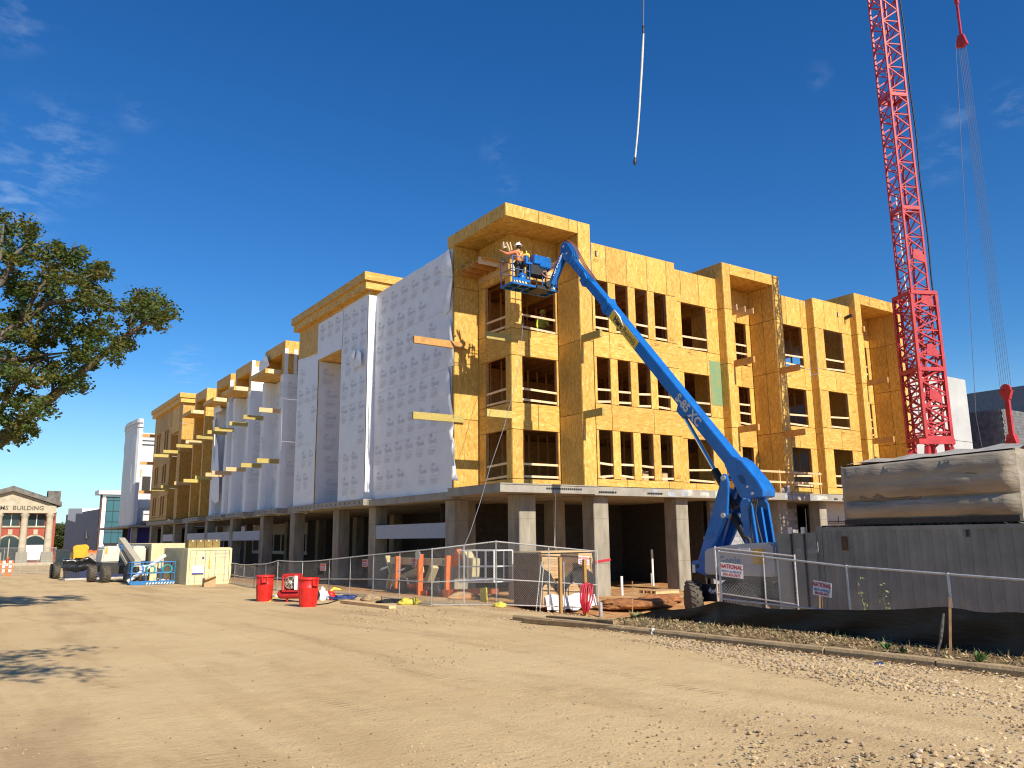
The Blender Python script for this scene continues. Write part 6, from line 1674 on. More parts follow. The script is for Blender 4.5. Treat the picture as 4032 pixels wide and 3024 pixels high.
for i, (cx, cy, r_, lab) in enumerate(((9.15, 48.35, .22, 'teal hose coil hung in the middle of the blue basket'), (10.0, 48.35, .24, 'teal hose coil hung at the right end of the blue basket'), (8.5, 48.4, .3, 'blue hose coil hung at the left end of the blue basket'))):
    mb = MB(); mb.tube([(cx + (r_ + .03 * math.sin(k * 1.7)) * math.cos(k * .5), cy - .06 + .02 * math.sin(k), bz + .82 + (r_ + .02 * math.cos(k)) * math.sin(k * .5)) for k in range(50)], .03, 5)
    o = mb.build('hose_coil', TEAL if i < 2 else LB, None); tag(o, lab, 'hose', 'hose coils in the blue basket')
t = rod('white_tube', WHITE, (8.1, 48.6, bz + .2), (9.95, 48.7, bz + 1.55), .2, None); tag(t, 'long white plastic tube sticking up out of the blue basket', 'tube')
lump('gear_heap', 'jumble of brown and pale gear in the bottom of the blue basket', 'gear', 628, 2299, (.4, .2, .16), mat('mixed_gear', (.34, .24, .16), .7, var=.6, scale=14, col2=(.5, .5, .46)), 30, .05)
o = box('gear_sheet', SIGNW, (8.65, 48.7, bz + .5), (9.1, 48.75, bz + 1.05), None); tag(o, 'pale sheet propped inside the blue basket', 'sheet')
# blue skip under black sheeting
sk = thing('waste_skip', 'dark blue waste skip covered with shiny black plastic sheeting', 'skip', G(7.2, 61))
sy = 61.0; s_z = gz(7.2, 61)
NAVY = mat('navy_steel', (.02, .03, .09), .5, var=.1)
MB().prism([(5.6, sy, s_z + .15), (9.0, sy, s_z + .15), (9.1, sy, s_z + 1.25), (5.5, sy, s_z + 1.25)], (0, 2.0, 0)).build('skip_body', NAVY, sk)
box('skip_base', STEEL, (5.5, sy - .05, s_z + .02), (9.1, sy + 2.0, s_z + .14), sk)
for k in range(6): box('skip_rib', DARK, (5.58 + k * .14, sy - .06, s_z + .16), (5.64 + k * .14, sy - .005, s_z + 1.1), sk)
mb = MB(); vs = []
for i in range(25):
    x = 5.3 + 4.2 * i / 24; e = .25 * math.sin(i * .5)
    for k in range(9):
        v = k / 8; yy = sy - .12 + (v - .5) * 2.4 if v > .5 else sy - .12 - .05 * math.sin(k * 2)
        zz = s_z + (.66 + .14 * noise.noise((i * .31, 0, 6)) + .08 * noise.noise((i * 1.1, 0, 2)) + (1.35 - .66) * min(1, v * 2)) + .06 * noise.noise((i * .6, k * .9, 2)) + (.05 * math.sin(i * 1.7) if v > .4 else 0)
        vs.append((x + .08 * noise.noise((i, k, 5)), yy + .07 * noise.noise((i * .9, k * 1.1, 9)), zz))
mb.add(vs, [(i * 9 + k, (i + 1) * 9 + k, (i + 1) * 9 + k + 1, i * 9 + k + 1) for i in range(24) for k in range(8)], True); mb.build('plastic_sheet', mat('glossy_black_plastic', (.012, .012, .013), .22, var=.1, bump=.8, bscale=3), sk)
sk.location.x += .9
# yellow telehandler
ty = 67.0; tz = gz(6.6, ty)
TH_ = thing('telehandler', 'yellow telehandler with a dark glazed cab parked at the far left', 'telehandler', (6.6, ty, tz))
GLS = mat('dark_glass', (.03, .045, .05), .08, var=.02, spec=.6)
yo = 6.0
for (x, y) in ((5.15, ty - .9), (5.15, ty + 1.8), (7.1, ty - .9), (7.1, ty + 1.8)): wheel((x, y, tz + .62), 0, .62, .42, TH_)
MB().prism([(5.0, ty - 1.0, tz + .9), (5.0, ty - 1.0, tz + 2.3), (5.1, ty - 1.0, tz + 2.55), (5.95, ty - 1.0, tz + 2.55), (6.0, ty - 1.0, tz + .9)], (0, 1.7, 0)).build('cab', DARK, TH_, bevel=.06)
box('cab_window', GLS, (5.1, ty - 1.02, tz + 1.45), (5.9, ty - 1.005, tz + 2.4), TH_); box('cab_window', GLS, (4.985, ty - .9, tz + 1.45), (4.998, ty + .6, tz + 2.4), TH_)
MB().prism([(6.05, ty - 1.2, tz + .8), (6.05, ty - 1.2, tz + 1.6), (6.2, ty - 1.2, tz + 1.75), (7.1, ty - 1.2, tz + 1.75), (7.25, ty - 1.2, tz + 1.6), (7.25, ty - 1.2, tz + .8)], (0, 3.2, 0)).build('body', YELLOW, TH_, bevel=.05)
MB().prism([(6.1, ty - 1.8, tz + 2.2), (6.05, ty - 1.8, tz + 2.75), (6.3, ty - 1.8, tz + 2.9), (7.0, ty - 1.8, tz + 2.95), (7.2, ty - 1.8, tz + 2.7), (7.05, ty - 1.8, tz + 2.2)], (0, .5, 0)).build('boom_head', YELLOW, TH_, bevel=.05)
bar('boom', YELLOW, (6.6, ty - 1.5, tz + 2.5), (6.6, ty + 3, tz + 1.9), .4, .45, TH_)
for x in (6.15, 7.05): bar('fork_carriage', YELLOW, (x, ty - 1.85, tz + 1.0), (x, ty - 1.85, tz + 2.3), .3, .12, TH_)
bar('fork_carriage', YELLOW, (6.1, ty - 1.85, tz + 2.05), (7.1, ty - 1.85, tz + 2.05), .12, .5, TH_)
box('recess', DARK, (6.3, ty - 1.215, tz + .9), (7.0, ty - 1.205, tz + 1.7), TH_)  # dark plate on the body, its colour standing in for a shaded recess
TH_.location.x += 1.1; TH_.scale = (.9, .9, .8)
ol = lump('orange_tank', 'bright orange tank standing behind the black sheeting', 'tank', 355, 2268, (.75, .5, .42), mat('safety_orange', (.80, .16, .03), .5), 17, 1.35)
rs = box('rubble_pallet', mat('rubble', (.40, .34, .28), .8, var=.3), (8.0, 70, gz(8, 70)), (10.5, 71.5, gz(8, 70) + 1.7), None); tag(rs, 'pale pallet load beyond the orange tank', 'pallet load')
# orange barriers on the far left
for i, (px, lab) in enumerate(((8, 'orange and white traffic barrier at the left edge of the street'), (24, 'slim orange traffic post right of the striped barrier'))):
    b_ = gp(px, 2268); t = thing('traffic_barrier', lab, 'barrier', b_)
    SO = mat('safety_orange', (.80, .16, .03), .5)
    if i == 0:
        box('barrier_leg', SO, b_ + Vector((-.6, -.05, 0)), b_ + Vector((-.5, .05, 1.2)), t); box('barrier_leg', SO, b_ + Vector((.5, -.05, 0)), b_ + Vector((.6, .05, 1.2)), t)
        for k, z in enumerate((.3, .65, 1.0)):
            bb = box('barrier_board', SO, b_ + Vector((-.7, -.08, z)), b_ + Vector((.7, -.05, z + .22)), t)
            for q in range(3): box('white_stripe', SIGNW, b_ + Vector((-.5 + q * .45, -.09, z)), b_ + Vector((-.3 + q * .45, -.081, z + .22)), bb)
    else:
        mb = MB(); mb.lathe(b_, [(.22, 0), (.22, .05), (.08, .06), (.06, 1.35), (.09, 1.38), (.07, 1.5)], 10); mb.build('post_tube', SO, t); MB().lathe(b_, [(.075, .8), (.075, 1.0)], 10, close=False).build('white_band', SIGNW, t)

# ================================================================== FAR BUILDINGS
# the next block, wrapped in white
B2 = thing('wrapped_building', 'distant block fully wrapped in white sheeting with a stepped cornice', 'building', (18, 106, -1))
WW = mat('bright_wrap', (.56, .57, .59), .5, var=.04, scale=.6, bump=.5, bscale=1.2)
ZB = 4.2
ring = [(16.9, 110.5), (16.68, 108.5), (16.6, 106), (16.62, 103.5), (16.74, 101.3), (16.9, 101.0), (17.3, 101.0)]
path_ = [(17.2, 111.5)] + ring + [(17.32, 104)]
mb = MB(); vs = []; NZ = 14
for j, (p, q_) in enumerate(zip(path_, path_[1:])):
    n_ = 5
    for i in range(n_ + (1 if j == len(path_) - 2 else 0)):
        x, y = p[0] + (q_[0] - p[0]) * i / n_, p[1] + (q_[1] - p[1]) * i / n_
        for k in range(NZ + 1):
            z = ZB + (16.3 - ZB) * k / NZ; f = .10 * noise.noise((y * .9, z * .35, 2)) + .05 * noise.noise((y * 2.5, z * 1.1, 7)); vs.append((x - abs(f), y - .4 * f, z + (.25 * noise.noise((x * 2, y * 2, 1)) if k == 0 else 0)))
c_ = len(vs) // (NZ + 1)
mb.add(vs, [(i * (NZ + 1) + k, (i + 1) * (NZ + 1) + k, (i + 1) * (NZ + 1) + k + 1, i * (NZ + 1) + k + 1) for i in range(c_ - 1) for k in range(NZ)]); mb.build('wrapped_wall', WW, B2)
box('wrapped_wall', WW, (17.5, 103.5, ZB), (40, 109, 14.6), B2)
def rim(z0, z1, o_, nm):
    mb = MB(); vs = []
    for (x, y) in path_:
        d = Vector((x - 18.6, y - 105.5)).normalized() * o_
        for z in (z0, z1): vs.append((x + d.x, y + d.y, z))
    n_ = len(vs) // 2; mb.add(vs, [(2 * i, 2 * i + 2, 2 * i + 3, 2 * i + 1) for i in range(n_ - 1)])
    mb.add(vs, [tuple(2 * i for i in range(n_)), tuple(2 * i + 1 for i in range(n_ - 1, -1, -1))]); mb.build(nm, WW, B2)
rim(15.9, 16.35, .32, 'cornice'); rim(15.4, 15.88, .14, 'cornice')
for (z0, z1, o_) in ((14.6, 15.0, .55), (14.15, 14.58, .4), (13.7, 14.13, .22)): box('cornice', WW, (17.5 - o_, 103.5 - o_, z0), (40, 104.5, z1), B2)
box('window_hole_shade', DARKW, (18.0, 103.46, 8.0), (18.9, 103.49, 9.9), B2); box('torn_patch', OSBH, (17.47, 103.7, 9.4), (17.49, 104.5, 10.8), B2); box('torn_patch', OSBH, (17.5, 103.45, 9.9), (17.85, 103.48, 10.8), B2)  # window is a dark sheet on the wall, painting the shade of an opening
MB().prism([(17.6, 103.4, 8.2), (18.1, 103.3, 7.8), (18.9, 103.42, 7.4), (19.6, 103.42, 6.4), (17.6, 103.42, 6.2)], (0, .03, 0)).build('loose_sheet', WRAP, B2)
for z in (6.9, 9.8, 12.4): box('lap_seam', PRINT, (17.5, 103.485, z), (24, 103.495, z + .05), B2)
PURP = mat('purple_membrane', (.07, .05, .26), .6, var=.1)
box('purple_wall', PURP, (16.75, 102.6, 1.0), (19.0, 102.7, 3.95), B2); box('slab', CONCD, (16.5, 100.8, 3.96), (40, 125, 4.19), B2)
for (x, y) in ((16.9, 101.3), (19.2, 103.6), (21.5, 103.6), (24, 103.6)): box('column', CONC, (x, y, -1.2), (x + .6, y + .6, 3.9), B2)
box('ground_wall', DARKW, (17.2, 109, -1.2), (40, 109.2, 3.9), B2)
for (x, z) in ((22.2, 2.0), (24.2, .6), (20.9, 1.2)): box('pale_panel', WHITE, (x, 110.9, z), (x + .8, 110.98, z + 1.2), B2)
box('balcony', LUMBER, (18.2, 102.3, 4.5), (24, 103.4, 4.7), B2); box('balcony_rail', LUMBER, (18.2, 102.3, 5.4), (24, 102.35, 5.5), B2)
# grey block with a glazed stair tower
B3 = thing('grey_building', 'grey rendered building with glass stair tower and balconies in the far distance', 'building', (26, 197, -1.1))
GW = mat('grey_render', (.17, .19, .22), .8, var=.06, scale=.3); GBK = mat('dark_brick', (.10, .06, .05), .9, var=.15, scale=2)
def w3(px, py, Y): return onY(px, py, Y)
Y3 = 197.0
xa, xb, xc = w3(383, 2100, Y3).x, w3(400, 2100, Y3).x, w3(478, 2100, Y3).x
ztp = w3(420, 1948, Y3).z
MB().prism([(xa, Y3, -1.5), (xa, Y3 + 62, -1.5), (xa, Y3 + 62, w3(272, 2025, Y3 + 58).z), (xa, Y3, w3(380, 2004, Y3).z)], (30, 0, 0)).build('side_wall', GW, B3)
MB().prism([(xa - .05, Y3 + 40, w3(300, 2040, Y3 + 40).z - 1.0), (xa - .05, Y3 + 57, w3(280, 2040, Y3 + 57).z - .5), (xa - .05, Y3 + 57, w3(272, 2002, Y3 + 57).z), (xa - .05, Y3 + 28, w3(325, 2002, Y3 + 28).z), (xa - .05, Y3 + 28, w3(325, 2022, Y3 + 28).z), (xa - .05, Y3 + 40, w3(300, 2022, Y3 + 40).z)], (4, 0, 0)).build('parapet', WHITE, B3)
box('corner_wall', GBK, (xa, Y3 - 1.0, -1.5), (xb - .5, Y3 - .002, ztp), B3); box('corner_trim', WHITE, (xb - .5, Y3 - 1.1, -1.5), (xb + .2, Y3 - .9, ztp - .4), B3)
box('tower_wall', WHITE, (xb + .2, Y3 - .8, -1.5), (xc + 8, Y3 - .004, ztp - .3), B3); box('tower_cap', WHITE, (xa - .6, Y3 - 2.0, ztp), (xc + 1, Y3 + 4, ztp + .9), B3)
gl_ = box('stair_glazing', mat('teal_glass', (.05, .14, .17), .1, var=.05), (xb + .3, Y3 - 1.0, ztp - 10.5), (xb + 4.6, Y3 - .82, ztp - .5), B3)
for k in range(4): box('mullion', DARK, (xb + .3 + k * 1.4, Y3 - 1.08, ztp - 10.5), (xb + .4 + k * 1.4, Y3 - 1.01, ztp - .5), gl_)
for k in range(5): box('mullion', DARK, (xb + .3, Y3 - 1.07, ztp - 10.5 + k * 2.3), (xb + 4.6, Y3 - 1.012, ztp - 10.4 + k * 2.3), gl_)
for k in range(3):
    z = ztp - 13.2 - k * 2.9 + 1.5
    if z < -1: continue
    box('opening_shade', DARKW, (xb + .5, Y3 - .86, z + .7), (xb + 5.2, Y3 - .81, z + 2.6), B3)  # dark sheet on the tower wall paints the shaded balcony opening
    bs = box('balcony_slab', WHITE, (xb + .2, Y3 - 1.6, z - .6), (xb + 5.6, Y3 - .87, z + .1), B3); box('balcony_rail', STEEL, (xb + 2.9, Y3 - 1.9, z + .1), (xb + 5.4, Y3 - 1.85, z + 1.1), bs)
# brick hall with a columned portico
Y4 = 150.0
B4 = thing('brick_hall', 'red brick hall with stone columns and a pediment at the left edge', 'building', (8, Y4, -1.1))
BRK = mat('red_brick', (.36, .085, .055), .9, var=.12, scale=6); STN = mat('pale_stone', (.46, .40, .29), .85, var=.12, scale=1.2); SLATE = mat('slate_roof', (.16, .15, .13), .8, var=.25, scale=1.5)
def w4(px, py): return onY(px, py, Y4)
xl, xr = w4(-330, 2100).x, w4(219, 2100).x; zb4 = w4(100, 2213).z; ze = w4(100, 2020).z; zf = w4(100, 1990).z; zg = w4(50, 1918).z; xg = w4(53, 1918).x
box('brick_wall', BRK, (xl, Y4 + 1.4, zb4 - 2), (xr, Y4 + 20, ze + .2), B4)
box('entablature', STN, (xl, Y4, ze), (xr - .2, Y4 + 3, zf), B4)
words('lettering', 'AMS  BUILDING', .95, mat('carved_letters', (.10, .085, .06), .8), (w4(78, 2004).x, Y4 - .03, w4(78, 2001).z), (1, 0, 0), (0, 0, 1), B4, .01, width=1.0)
hw = xr - xg
pe = MB().prism([(xg - hw, Y4 + .3, zf), (xr - .2, Y4 + .3, zf), (xg, Y4 + .3, zg - .6)], (0, 2, 0)).build('pediment', STN, B4)
rk = MB(); rk.prism([(xg, Y4 - .4, zg - .6), (xg, Y4 - .4, zg + .2), (xr + .5, Y4 - .4, zf + .6), (xr + .5, Y4 - .4, zf - .1)], (0, 22, 0)); rk.prism([(xg, Y4 - .4, zg - .6), (xg, Y4 - .4, zg + .2), (xg - hw - .5, Y4 - .4, zf + .6), (xg - hw - .5, Y4 - .4, zf - .1)], (0, 22, 0)); rk.build('roof', SLATE, B4)
box('corner_block', SLATE, (xr - 1.5, Y4 + .5, zf + .3), (xr + .3, Y4 + 3, zf + 2.4), B4)
for px in (93, 193, -10, -110): 
    x = w4(px, 2100).x; cl = MB().lathe((x, Y4 + .6, zb4 + 1.5), [(.58, 0), (.56, .3), (.48, ze - zb4 - 2.4), (.5, ze - zb4 - 2.1), (.66, ze - zb4 - 1.85), (.66, ze - zb4 - 1.5)], 16).build('column', STN, B4)
    box('pedestal', mat('grey_plinth', (.30, .28, .22), .85), (x - .8, Y4, zb4 - .5), (x + .8, Y4 + 1.3, zb4 + 1.5), cl)
for px in (41, 142, -62):
    x = w4(px, 2100).x; z0, z1 = w4(px, 2070).z, w4(px, 2024).z
    wdw = box('window', GLS, (x - 1.15, Y4 + 1.33, z0), (x + 1.15, Y4 + 1.39, z1), B4); box('sash', WHITE, (x - .06, Y4 + 1.28, z0), (x + .06, Y4 + 1.32, z1), wdw); box('sill', STN, (x - 1.4, Y4 + 1.2, z0 - .25), (x + 1.4, Y4 + 1.38, z0), wdw)
    za = w4(px, 2110).z; pr = [(x - 1.55, zb4 + .2), (x - 1.55, za - 1.55)] + [(x - 1.55 * math.cos(math.pi * k / 10), za - 1.55 + 1.55 * math.sin(math.pi * k / 10)) for k in range(1, 10)] + [(x + 1.55, za - 1.55), (x + 1.55, zb4 + .2)]
    ar = MB().prism([(a * 1 + (a - x) * .14, Y4 + 1.26, b_ + (.22 if b_ > za - 1.6 else 0)) for a, b_ in pr], (0, .1, 0)).build('stone_arch', STN, B4)
    MB().prism([(a, Y4 + 1.20, b_) for a, b_ in pr], (0, .05, 0)).build('arched_window', GLS, ar); box('arch_keystone', STN, (x - .3, Y4 + 1.12, za + .2), (x + .3, Y4 + 1.25, za + 1.0), ar)
    if px == 142: box('infill_panel', WHITE, (x - 1.4, Y4 + 1.15, zb4 + .3), (x + 1.4, Y4 + 1.19, zb4 + 2.6), ar)
    else: box('door_bar', STN, (x - .07, Y4 + 1.15, zb4 + .3), (x + .07, Y4 + 1.19, zb4 + 3.6), ar)
box('stone_step', STN, (xl, Y4 - 1.8, zb4 - 1.5), (xr, Y4 + .0, zb4 - .1), B4)
# precast and block buildings at the right
B5 = thing('precast_building', 'pale precast concrete building beyond the red crane', 'building', (50, 28, 0))
PC = mat('precast_concrete', (.43, .45, .45), .8, var=.08, scale=.8)
for (xa_, xb_) in ((46.2, 50.9), (50.93, 55.6)):
    for (z0, z1) in ((-.3, 4.2), (4.23, 8.2), (8.23, 12.45)): box('precast_panel', PC, (xa_, 27.0, z0), (xb_, 27.2, z1), B5)
box('side_wall', PC, (55.35, 27.22, -.3), (55.58, 50, 12.4), B5); box('roof', PC, (46.2, 27.22, 12.1), (55.3, 50, 12.3), B5)
for k in range(5): box('precast_panel', PC, (46.2, 27.25 + k * 4, -.3), (46.4, 31.2 + k * 4, 12.44), B5)
B6 = thing('block_building', 'dark grey concrete block building at the right edge behind the crane', 'building', (60, 27, 0))
box('mortar_wall', mat('mortar', (0.19, 0.185, 0.18), .95, var=.1), (58.03, 26.03, -.3), (75, 45, 10.5), B6)
CM2 = mat('block_face', (.155, .16, .17), .9, var=.22, scale=2.5); mb = MB()
for r in range(52):
    z = r * .203; y = 26.0 + (r % 2) * .2
    while y < 44: mb.box((58.0, y, z), (58.029, y + .392, z + .193)); y += .402
    x = 58.0 + (r % 2) * .2
    while x < 66: mb.box((x, 26.0, z), (x + .392, 26.029, z + .193)); x += .402
o = mb.build('concrete_blocks', CM2, B6); o['kind'] = 'stuff'
wd = box('window', DARKW, (61.0, 25.97, 6.2), (62.2, 25.99, 8.6), B6); box('sill', CONC, (60.9, 25.95, 6.05), (62.3, 25.99, 6.18), wd)
box('window', DARKW, (61.0, 25.97, 2.8), (62.2, 25.99, 5.0), B6)
B7 = thing('block_building', 'taller grey block building glimpsed behind the right edge of the red tie bar', 'building', (72, 26, 0))
box('block_wall', mat('far_block', (.20, .21, .22), .9, var=.1, scale=3), (66, 27.5, -.3), (84, 45, 13.2), B7); box('parapet', PC, (65.9, 27.4, 13.0), (84, 27.49, 13.4), B7)
# street lamp far away
lp = w3(333, 2190, 120); t = thing('street_lamp', 'dark street lamp in front of the grey rendered building', 'street lamp', (lp.x, 120, -1.1))
rod('lamp_post', DARK, (lp.x, 120, -1.1), (lp.x, 120, w3(335, 2120, 120).z), .16, t); MB().lathe((lp.x, 120, w3(335, 2120, 120).z), [(.36, 0), (.34, .08), (.12, .7), (.05, 1.2)], 10).build('lamp_head', DARK, t)
# mesh site fence in front of the brick hall
FA, FB = gp(-60, 2262), gp(212, 2258)
chain_panel(FA, FB, 2.3, 2.3, 'far chain-link fence in front of the brick hall', (.25, .5, .75), .5, .006, group=None)

# ================================================================== TREES
def leaf_mat(name, a, b_, c_):
    mt = bpy.data.materials.new(name); mt.use_nodes = True
    n, l = mt.node_tree.nodes, mt.node_tree.links; p = n['Principled BSDF']; out = n['Material Output']
    g = n.new('ShaderNodeNewGeometry'); t = n.new('ShaderNodeTexNoise'); t.inputs['Scale'].default_value = 1.1; t.inputs['Detail'].default_value = 5; l.new(g.outputs['Position'], t.inputs['Vector'])
    ra = n.new('ShaderNodeMath'); ra.operation = 'MULTIPLY_ADD'; ra.inputs[1].default_value = .28; l.new(g.outputs['Random Per Island'], ra.inputs[0]); l.new(t.outputs['Fac'], ra.inputs[2])
    cr = n.new('ShaderNodeValToRGB'); e = cr.color_ramp.elements; e[0].position = .42; e[0].color = (*a, 1); e[1].position = .86; e[1].color = (*c_, 1); x = e.new(.64); x.color = (*b_, 1)
    l.new(ra.outputs[0], cr.inputs[0]); l.new(cr.outputs[0], p.inputs['Base Color']); p.inputs['Roughness'].default_value = .55; p.inputs['Specular IOR Level'].default_value = .3
    tr = n.new('ShaderNodeBsdfTranslucent'); l.new(cr.outputs[0], tr.inputs['Color']); mx_ = n.new('ShaderNodeMixShader'); mx_.inputs[0].default_value = .3
    l.new(p.outputs[0], mx_.inputs[1]); l.new(tr.outputs[0], mx_.inputs[2]); l.new(mx_.outputs[0], out.inputs['Surface'])
    return mt
LEAF = leaf_mat('oak_leaf', (.040, .075, .014), (.085, .118, .022), (.17, .135, .030))
LEAFF = leaf_mat('far_leaf', (.030, .055, .016), (.06, .085, .02), (.12, .11, .03))
BARK = mat('grey_bark', (.16, .13, .10), .9, var=.3, scale=5, bump=.6, bscale=14)
def leaves(mb, c, rad, n, size, rnd, flat=.75):
    for _ in range(n):
        u = Vector((rnd.gauss(0, .5), rnd.gauss(0, .5), rnd.gauss(0, .5) * flat))
        if u.length > 1.25: u *= 1.1 / u.length
        p = c + u * rad; s = size * rnd.uniform(.6, 1.3)
        a = Vector((rnd.uniform(-1, 1), rnd.uniform(-1, 1), rnd.uniform(-.6, .6))).normalized(); b_ = a.cross(Vector((rnd.uniform(-1, 1), rnd.uniform(-1, 1), rnd.uniform(-1, 1))))
        if b_.length < .05: continue
        b_.normalize()
        mb.add([p - a * s, p - b_ * s * .45, p + a * s, p + b_ * s * .45], [(0, 1, 2, 3)])
rnd = random.Random(11)
T1 = thing('oak_tree', 'large oak reaching in from the left with a long bare limb over the street', 'tree', G(-7, 22))
def tp(px, py, d): return EYE + ray(px, py) * d
base = G(-7, 22, -.2)
fork = Vector((-6.2, 22.4, 5.2)); crown0 = Vector((-4.8, 22.8, 8.0))
limbs = [([base, base + Vector((.1, 0, 2)), fork, crown0, tp(-420, 1150, 20.5), tp(-300, 850, 20.5)], [.55, .42, .36, .28, .18, .08]),
 ([fork, tp(-330, 1960, 21.5), tp(-150, 1850, 22), tp(0, 1740, 22.6), tp(110, 1640, 23), tp(210, 1560, 23.3), tp(300, 1480, 23.5), tp(400, 1398, 23.8), tp(500, 1318, 24), tp(590, 1262, 24.2), tp(640, 1235, 24.3)], [.26, .22, .19, .165, .15, .135, .12, .10, .075, .05, .02]),
 ([crown0, tp(-300, 1560, 21.5), tp(-120, 1380, 22), tp(0, 1330, 22.4), tp(80, 1270, 22.6), tp(190, 1195, 22.8), tp(300, 1180, 23), tp(400, 1200, 23.2), tp(445, 1190, 23.3)], [.24, .19, .15, .12, .10, .08, .06, .035, .015]),
 ([tp(80, 1270, 22.6), tp(150, 1140, 22.7), tp(230, 1060, 22.8), tp(290, 970, 22.9)], [.07, .055, .04, .015]),
 ([crown0, tp(-250, 1250, 21.3), tp(-80, 1180, 21.8), tp(10, 1110, 22), tp(60, 1000, 22.1), tp(130, 945, 22.2)], [.2, .14, .11, .08, .05, .015]),
 ([tp(-80, 1180, 21.8), tp(0, 1010, 22), tp(15, 880, 22.1)], [.09, .06, .02]),
 ([tp(-150, 1850, 22), tp(0, 1620, 22.4), tp(70, 1500, 22.6), tp(150, 1420, 22.7), tp(240, 1400, 22.9)], [.12, .09, .07, .05, .02]),
 ([tp(-120, 1380, 22), tp(40, 1420, 22.4), tp(150, 1400, 22.6), tp(300, 1385, 22.9)], [.08, .06, .045, .02]),
 ([tp(210, 1560, 23.3), tp(205, 1480, 23.3), tp(190, 1420, 23.3)], [.05, .035, .015]),
 ([tp(230, 1060, 22.8), tp(320, 1100, 22.9), tp(400, 1065, 23)], [.04, .03, .01]),
 ([tp(500, 1318, 24), tp(520, 1250, 24), tp(555, 1185, 24)], [.03, .022, .01])]
for i, (pts, rs) in enumerate(limbs):
    mb = MB(); mb.tube(pts, rs, 8 if i else 12); mb.build('trunk' if i == 0 else 'limb', BARK, T1)
cl = [(20, 850), (60, 880), (100, 905), (30, 930), (20, 1000), (60, 1030), (100, 1010), (140, 985), (120, 940), (200, 1005), (250, 985), (290, 990), (220, 1045), (300, 1030), (350, 1075), (390, 1065), (410, 1075), (180, 1095), (250, 1100), (310, 1115), (370, 1110), (60, 1085), (110, 1125), (30, 1150), (90, 1205), (170, 1180), (230, 1165), (345, 1190), (400, 1190), (430, 1200), (200, 1270), (150, 1285), (110, 1305), (260, 1265), (300, 1290), (350, 1245), (60, 1335), (130, 1360), (200, 1350), (270, 1340), (330, 1310), (380, 1305), (430, 1310), (360, 1355), (30, 1400), (90, 1420), (150, 1405), (190, 1450), (250, 1440), (300, 1405), (340, 1395), (370, 1425), (20, 1480), (70, 1470), (130, 1485), (200, 1500), (240, 1490), (30, 1540), (50, 1590), (100, 1560), (20, 1645), (60, 1660), (100, 1645), (150, 1615), (180, 1590), (30, 1720), (70, 1725), (100, 1700), (470, 1370), (500, 1352), (440, 1400), (480, 1325), (530, 1292), (560, 1252), (520, 1222), (560, 1190), (600, 1232), (640, 1205), (660, 1240), (640, 1262), (610, 1185), (550, 1175), (290, 1500), (300, 1522), (20, 1260), (60, 1240), (330, 1150), (270, 1210), (20, 1320), (10, 1080), (80, 1140), (150, 1230), (60, 1270), (110, 1160), (200, 1120), (260, 1040), (330, 1380), (180, 1330), (90, 1490), (40, 1440), (230, 1310)]
mb = MB()
for (x, y) in cl:
    d = 22.9 + rnd.uniform(-1.3, 1.3) + (1.0 if x > 450 else 0)
    for _ in range(5):
        q = tp(x + rnd.gauss(0, 19), y + rnd.gauss(0, 15), d + rnd.gauss(0, .5)); leaves(mb, q, rnd.uniform(.15, .30), rnd.randint(40, 64), .068, rnd)
for _ in range(330):        # the part of the crown beyond the left edge
    x, y = rnd.uniform(-1000, 0), rnd.uniform(650, 1720)
    if x > -260: y = max(y, 950)
    q = tp(x - 40, y, rnd.uniform(18.5, 25)); leaves(mb, q, rnd.uniform(.35, .6), 46, .085, rnd)
o = mb.build('crown', LEAF, T1); o['kind'] = 'stuff'
def street_tree(label, base, top, clumps, seed, lsize=.10, nl=60, lm=None, rad=.6):
    r_ = random.Random(seed); t = thing('oak_tree', label, 'tree', base); base = Vector(base); top = Vector(top)
    mid = base.lerp(top, .45) + Vector((r_.uniform(-.3, .3), r_.uniform(-.3, .3), 0)); k = (top - base).length / 12
    MB().tube([base - Vector((0, 0, .3)), base.lerp(mid, .5), mid, top], [.42 * k, .32 * k, .26 * k, .08 * k], 9).build('trunk', BARK, t)
    mb = MB()
    for i, c in enumerate(clumps):
        leaves(mb, Vector(c), rad, nl, lsize, r_)
        if i % 5 == 0:
            s = base.lerp(top, r_.uniform(.4, .9)); MB().tube([s, s.lerp(Vector(c), .5) + Vector((0, 0, .3)), Vector(c)], [.09 * k, .06 * k, .02 * k], 6).build('limb', BARK, t)
    o = mb.build('crown', lm or LEAF, t); o['kind'] = 'stuff'; return t
def cloud(c, r, n, seed, flat=.8):
    q = random.Random(seed); out = []
    while len(out) < n:
        v = Vector((q.uniform(-1, 1), q.uniform(-1, 1), q.uniform(-1, 1)))
        if .35 < v.length < 1: out.append(Vector(c) + Vector((v.x * r[0], v.y * r[1], v.z * r[2])))
    return out
street_tree('leafy oak behind the viewer whose shadow falls on the near dirt', G(-6.5, 2.5), (-4.5, 3, 12.5), cloud((-3.5, 3, 10.5), (5.2, 4.5, 2.8), 95, 3) + [Vector((1.6, 4.4, 9.6)), Vector((2.3, 4.9, 9.3)), Vector((1.0, 3.4, 9.0)), Vector((1.9, 2.6, 8.7)), Vector((.6, 5.6, 9.2)), Vector((.2, 2.2, 8.6))] + cloud((.3, 3.6, 9.2), (1.8, 2.0, 1.0), 12, 77), 5, .11, 55)
street_tree('leafy street tree further up the left side, out past the brick hall view', G(-8, 48), (-7, 48, 14), cloud((-5.5, 47.5, 10), (5.8, 5.5, 4), 110, 8), 6, .13, 50)
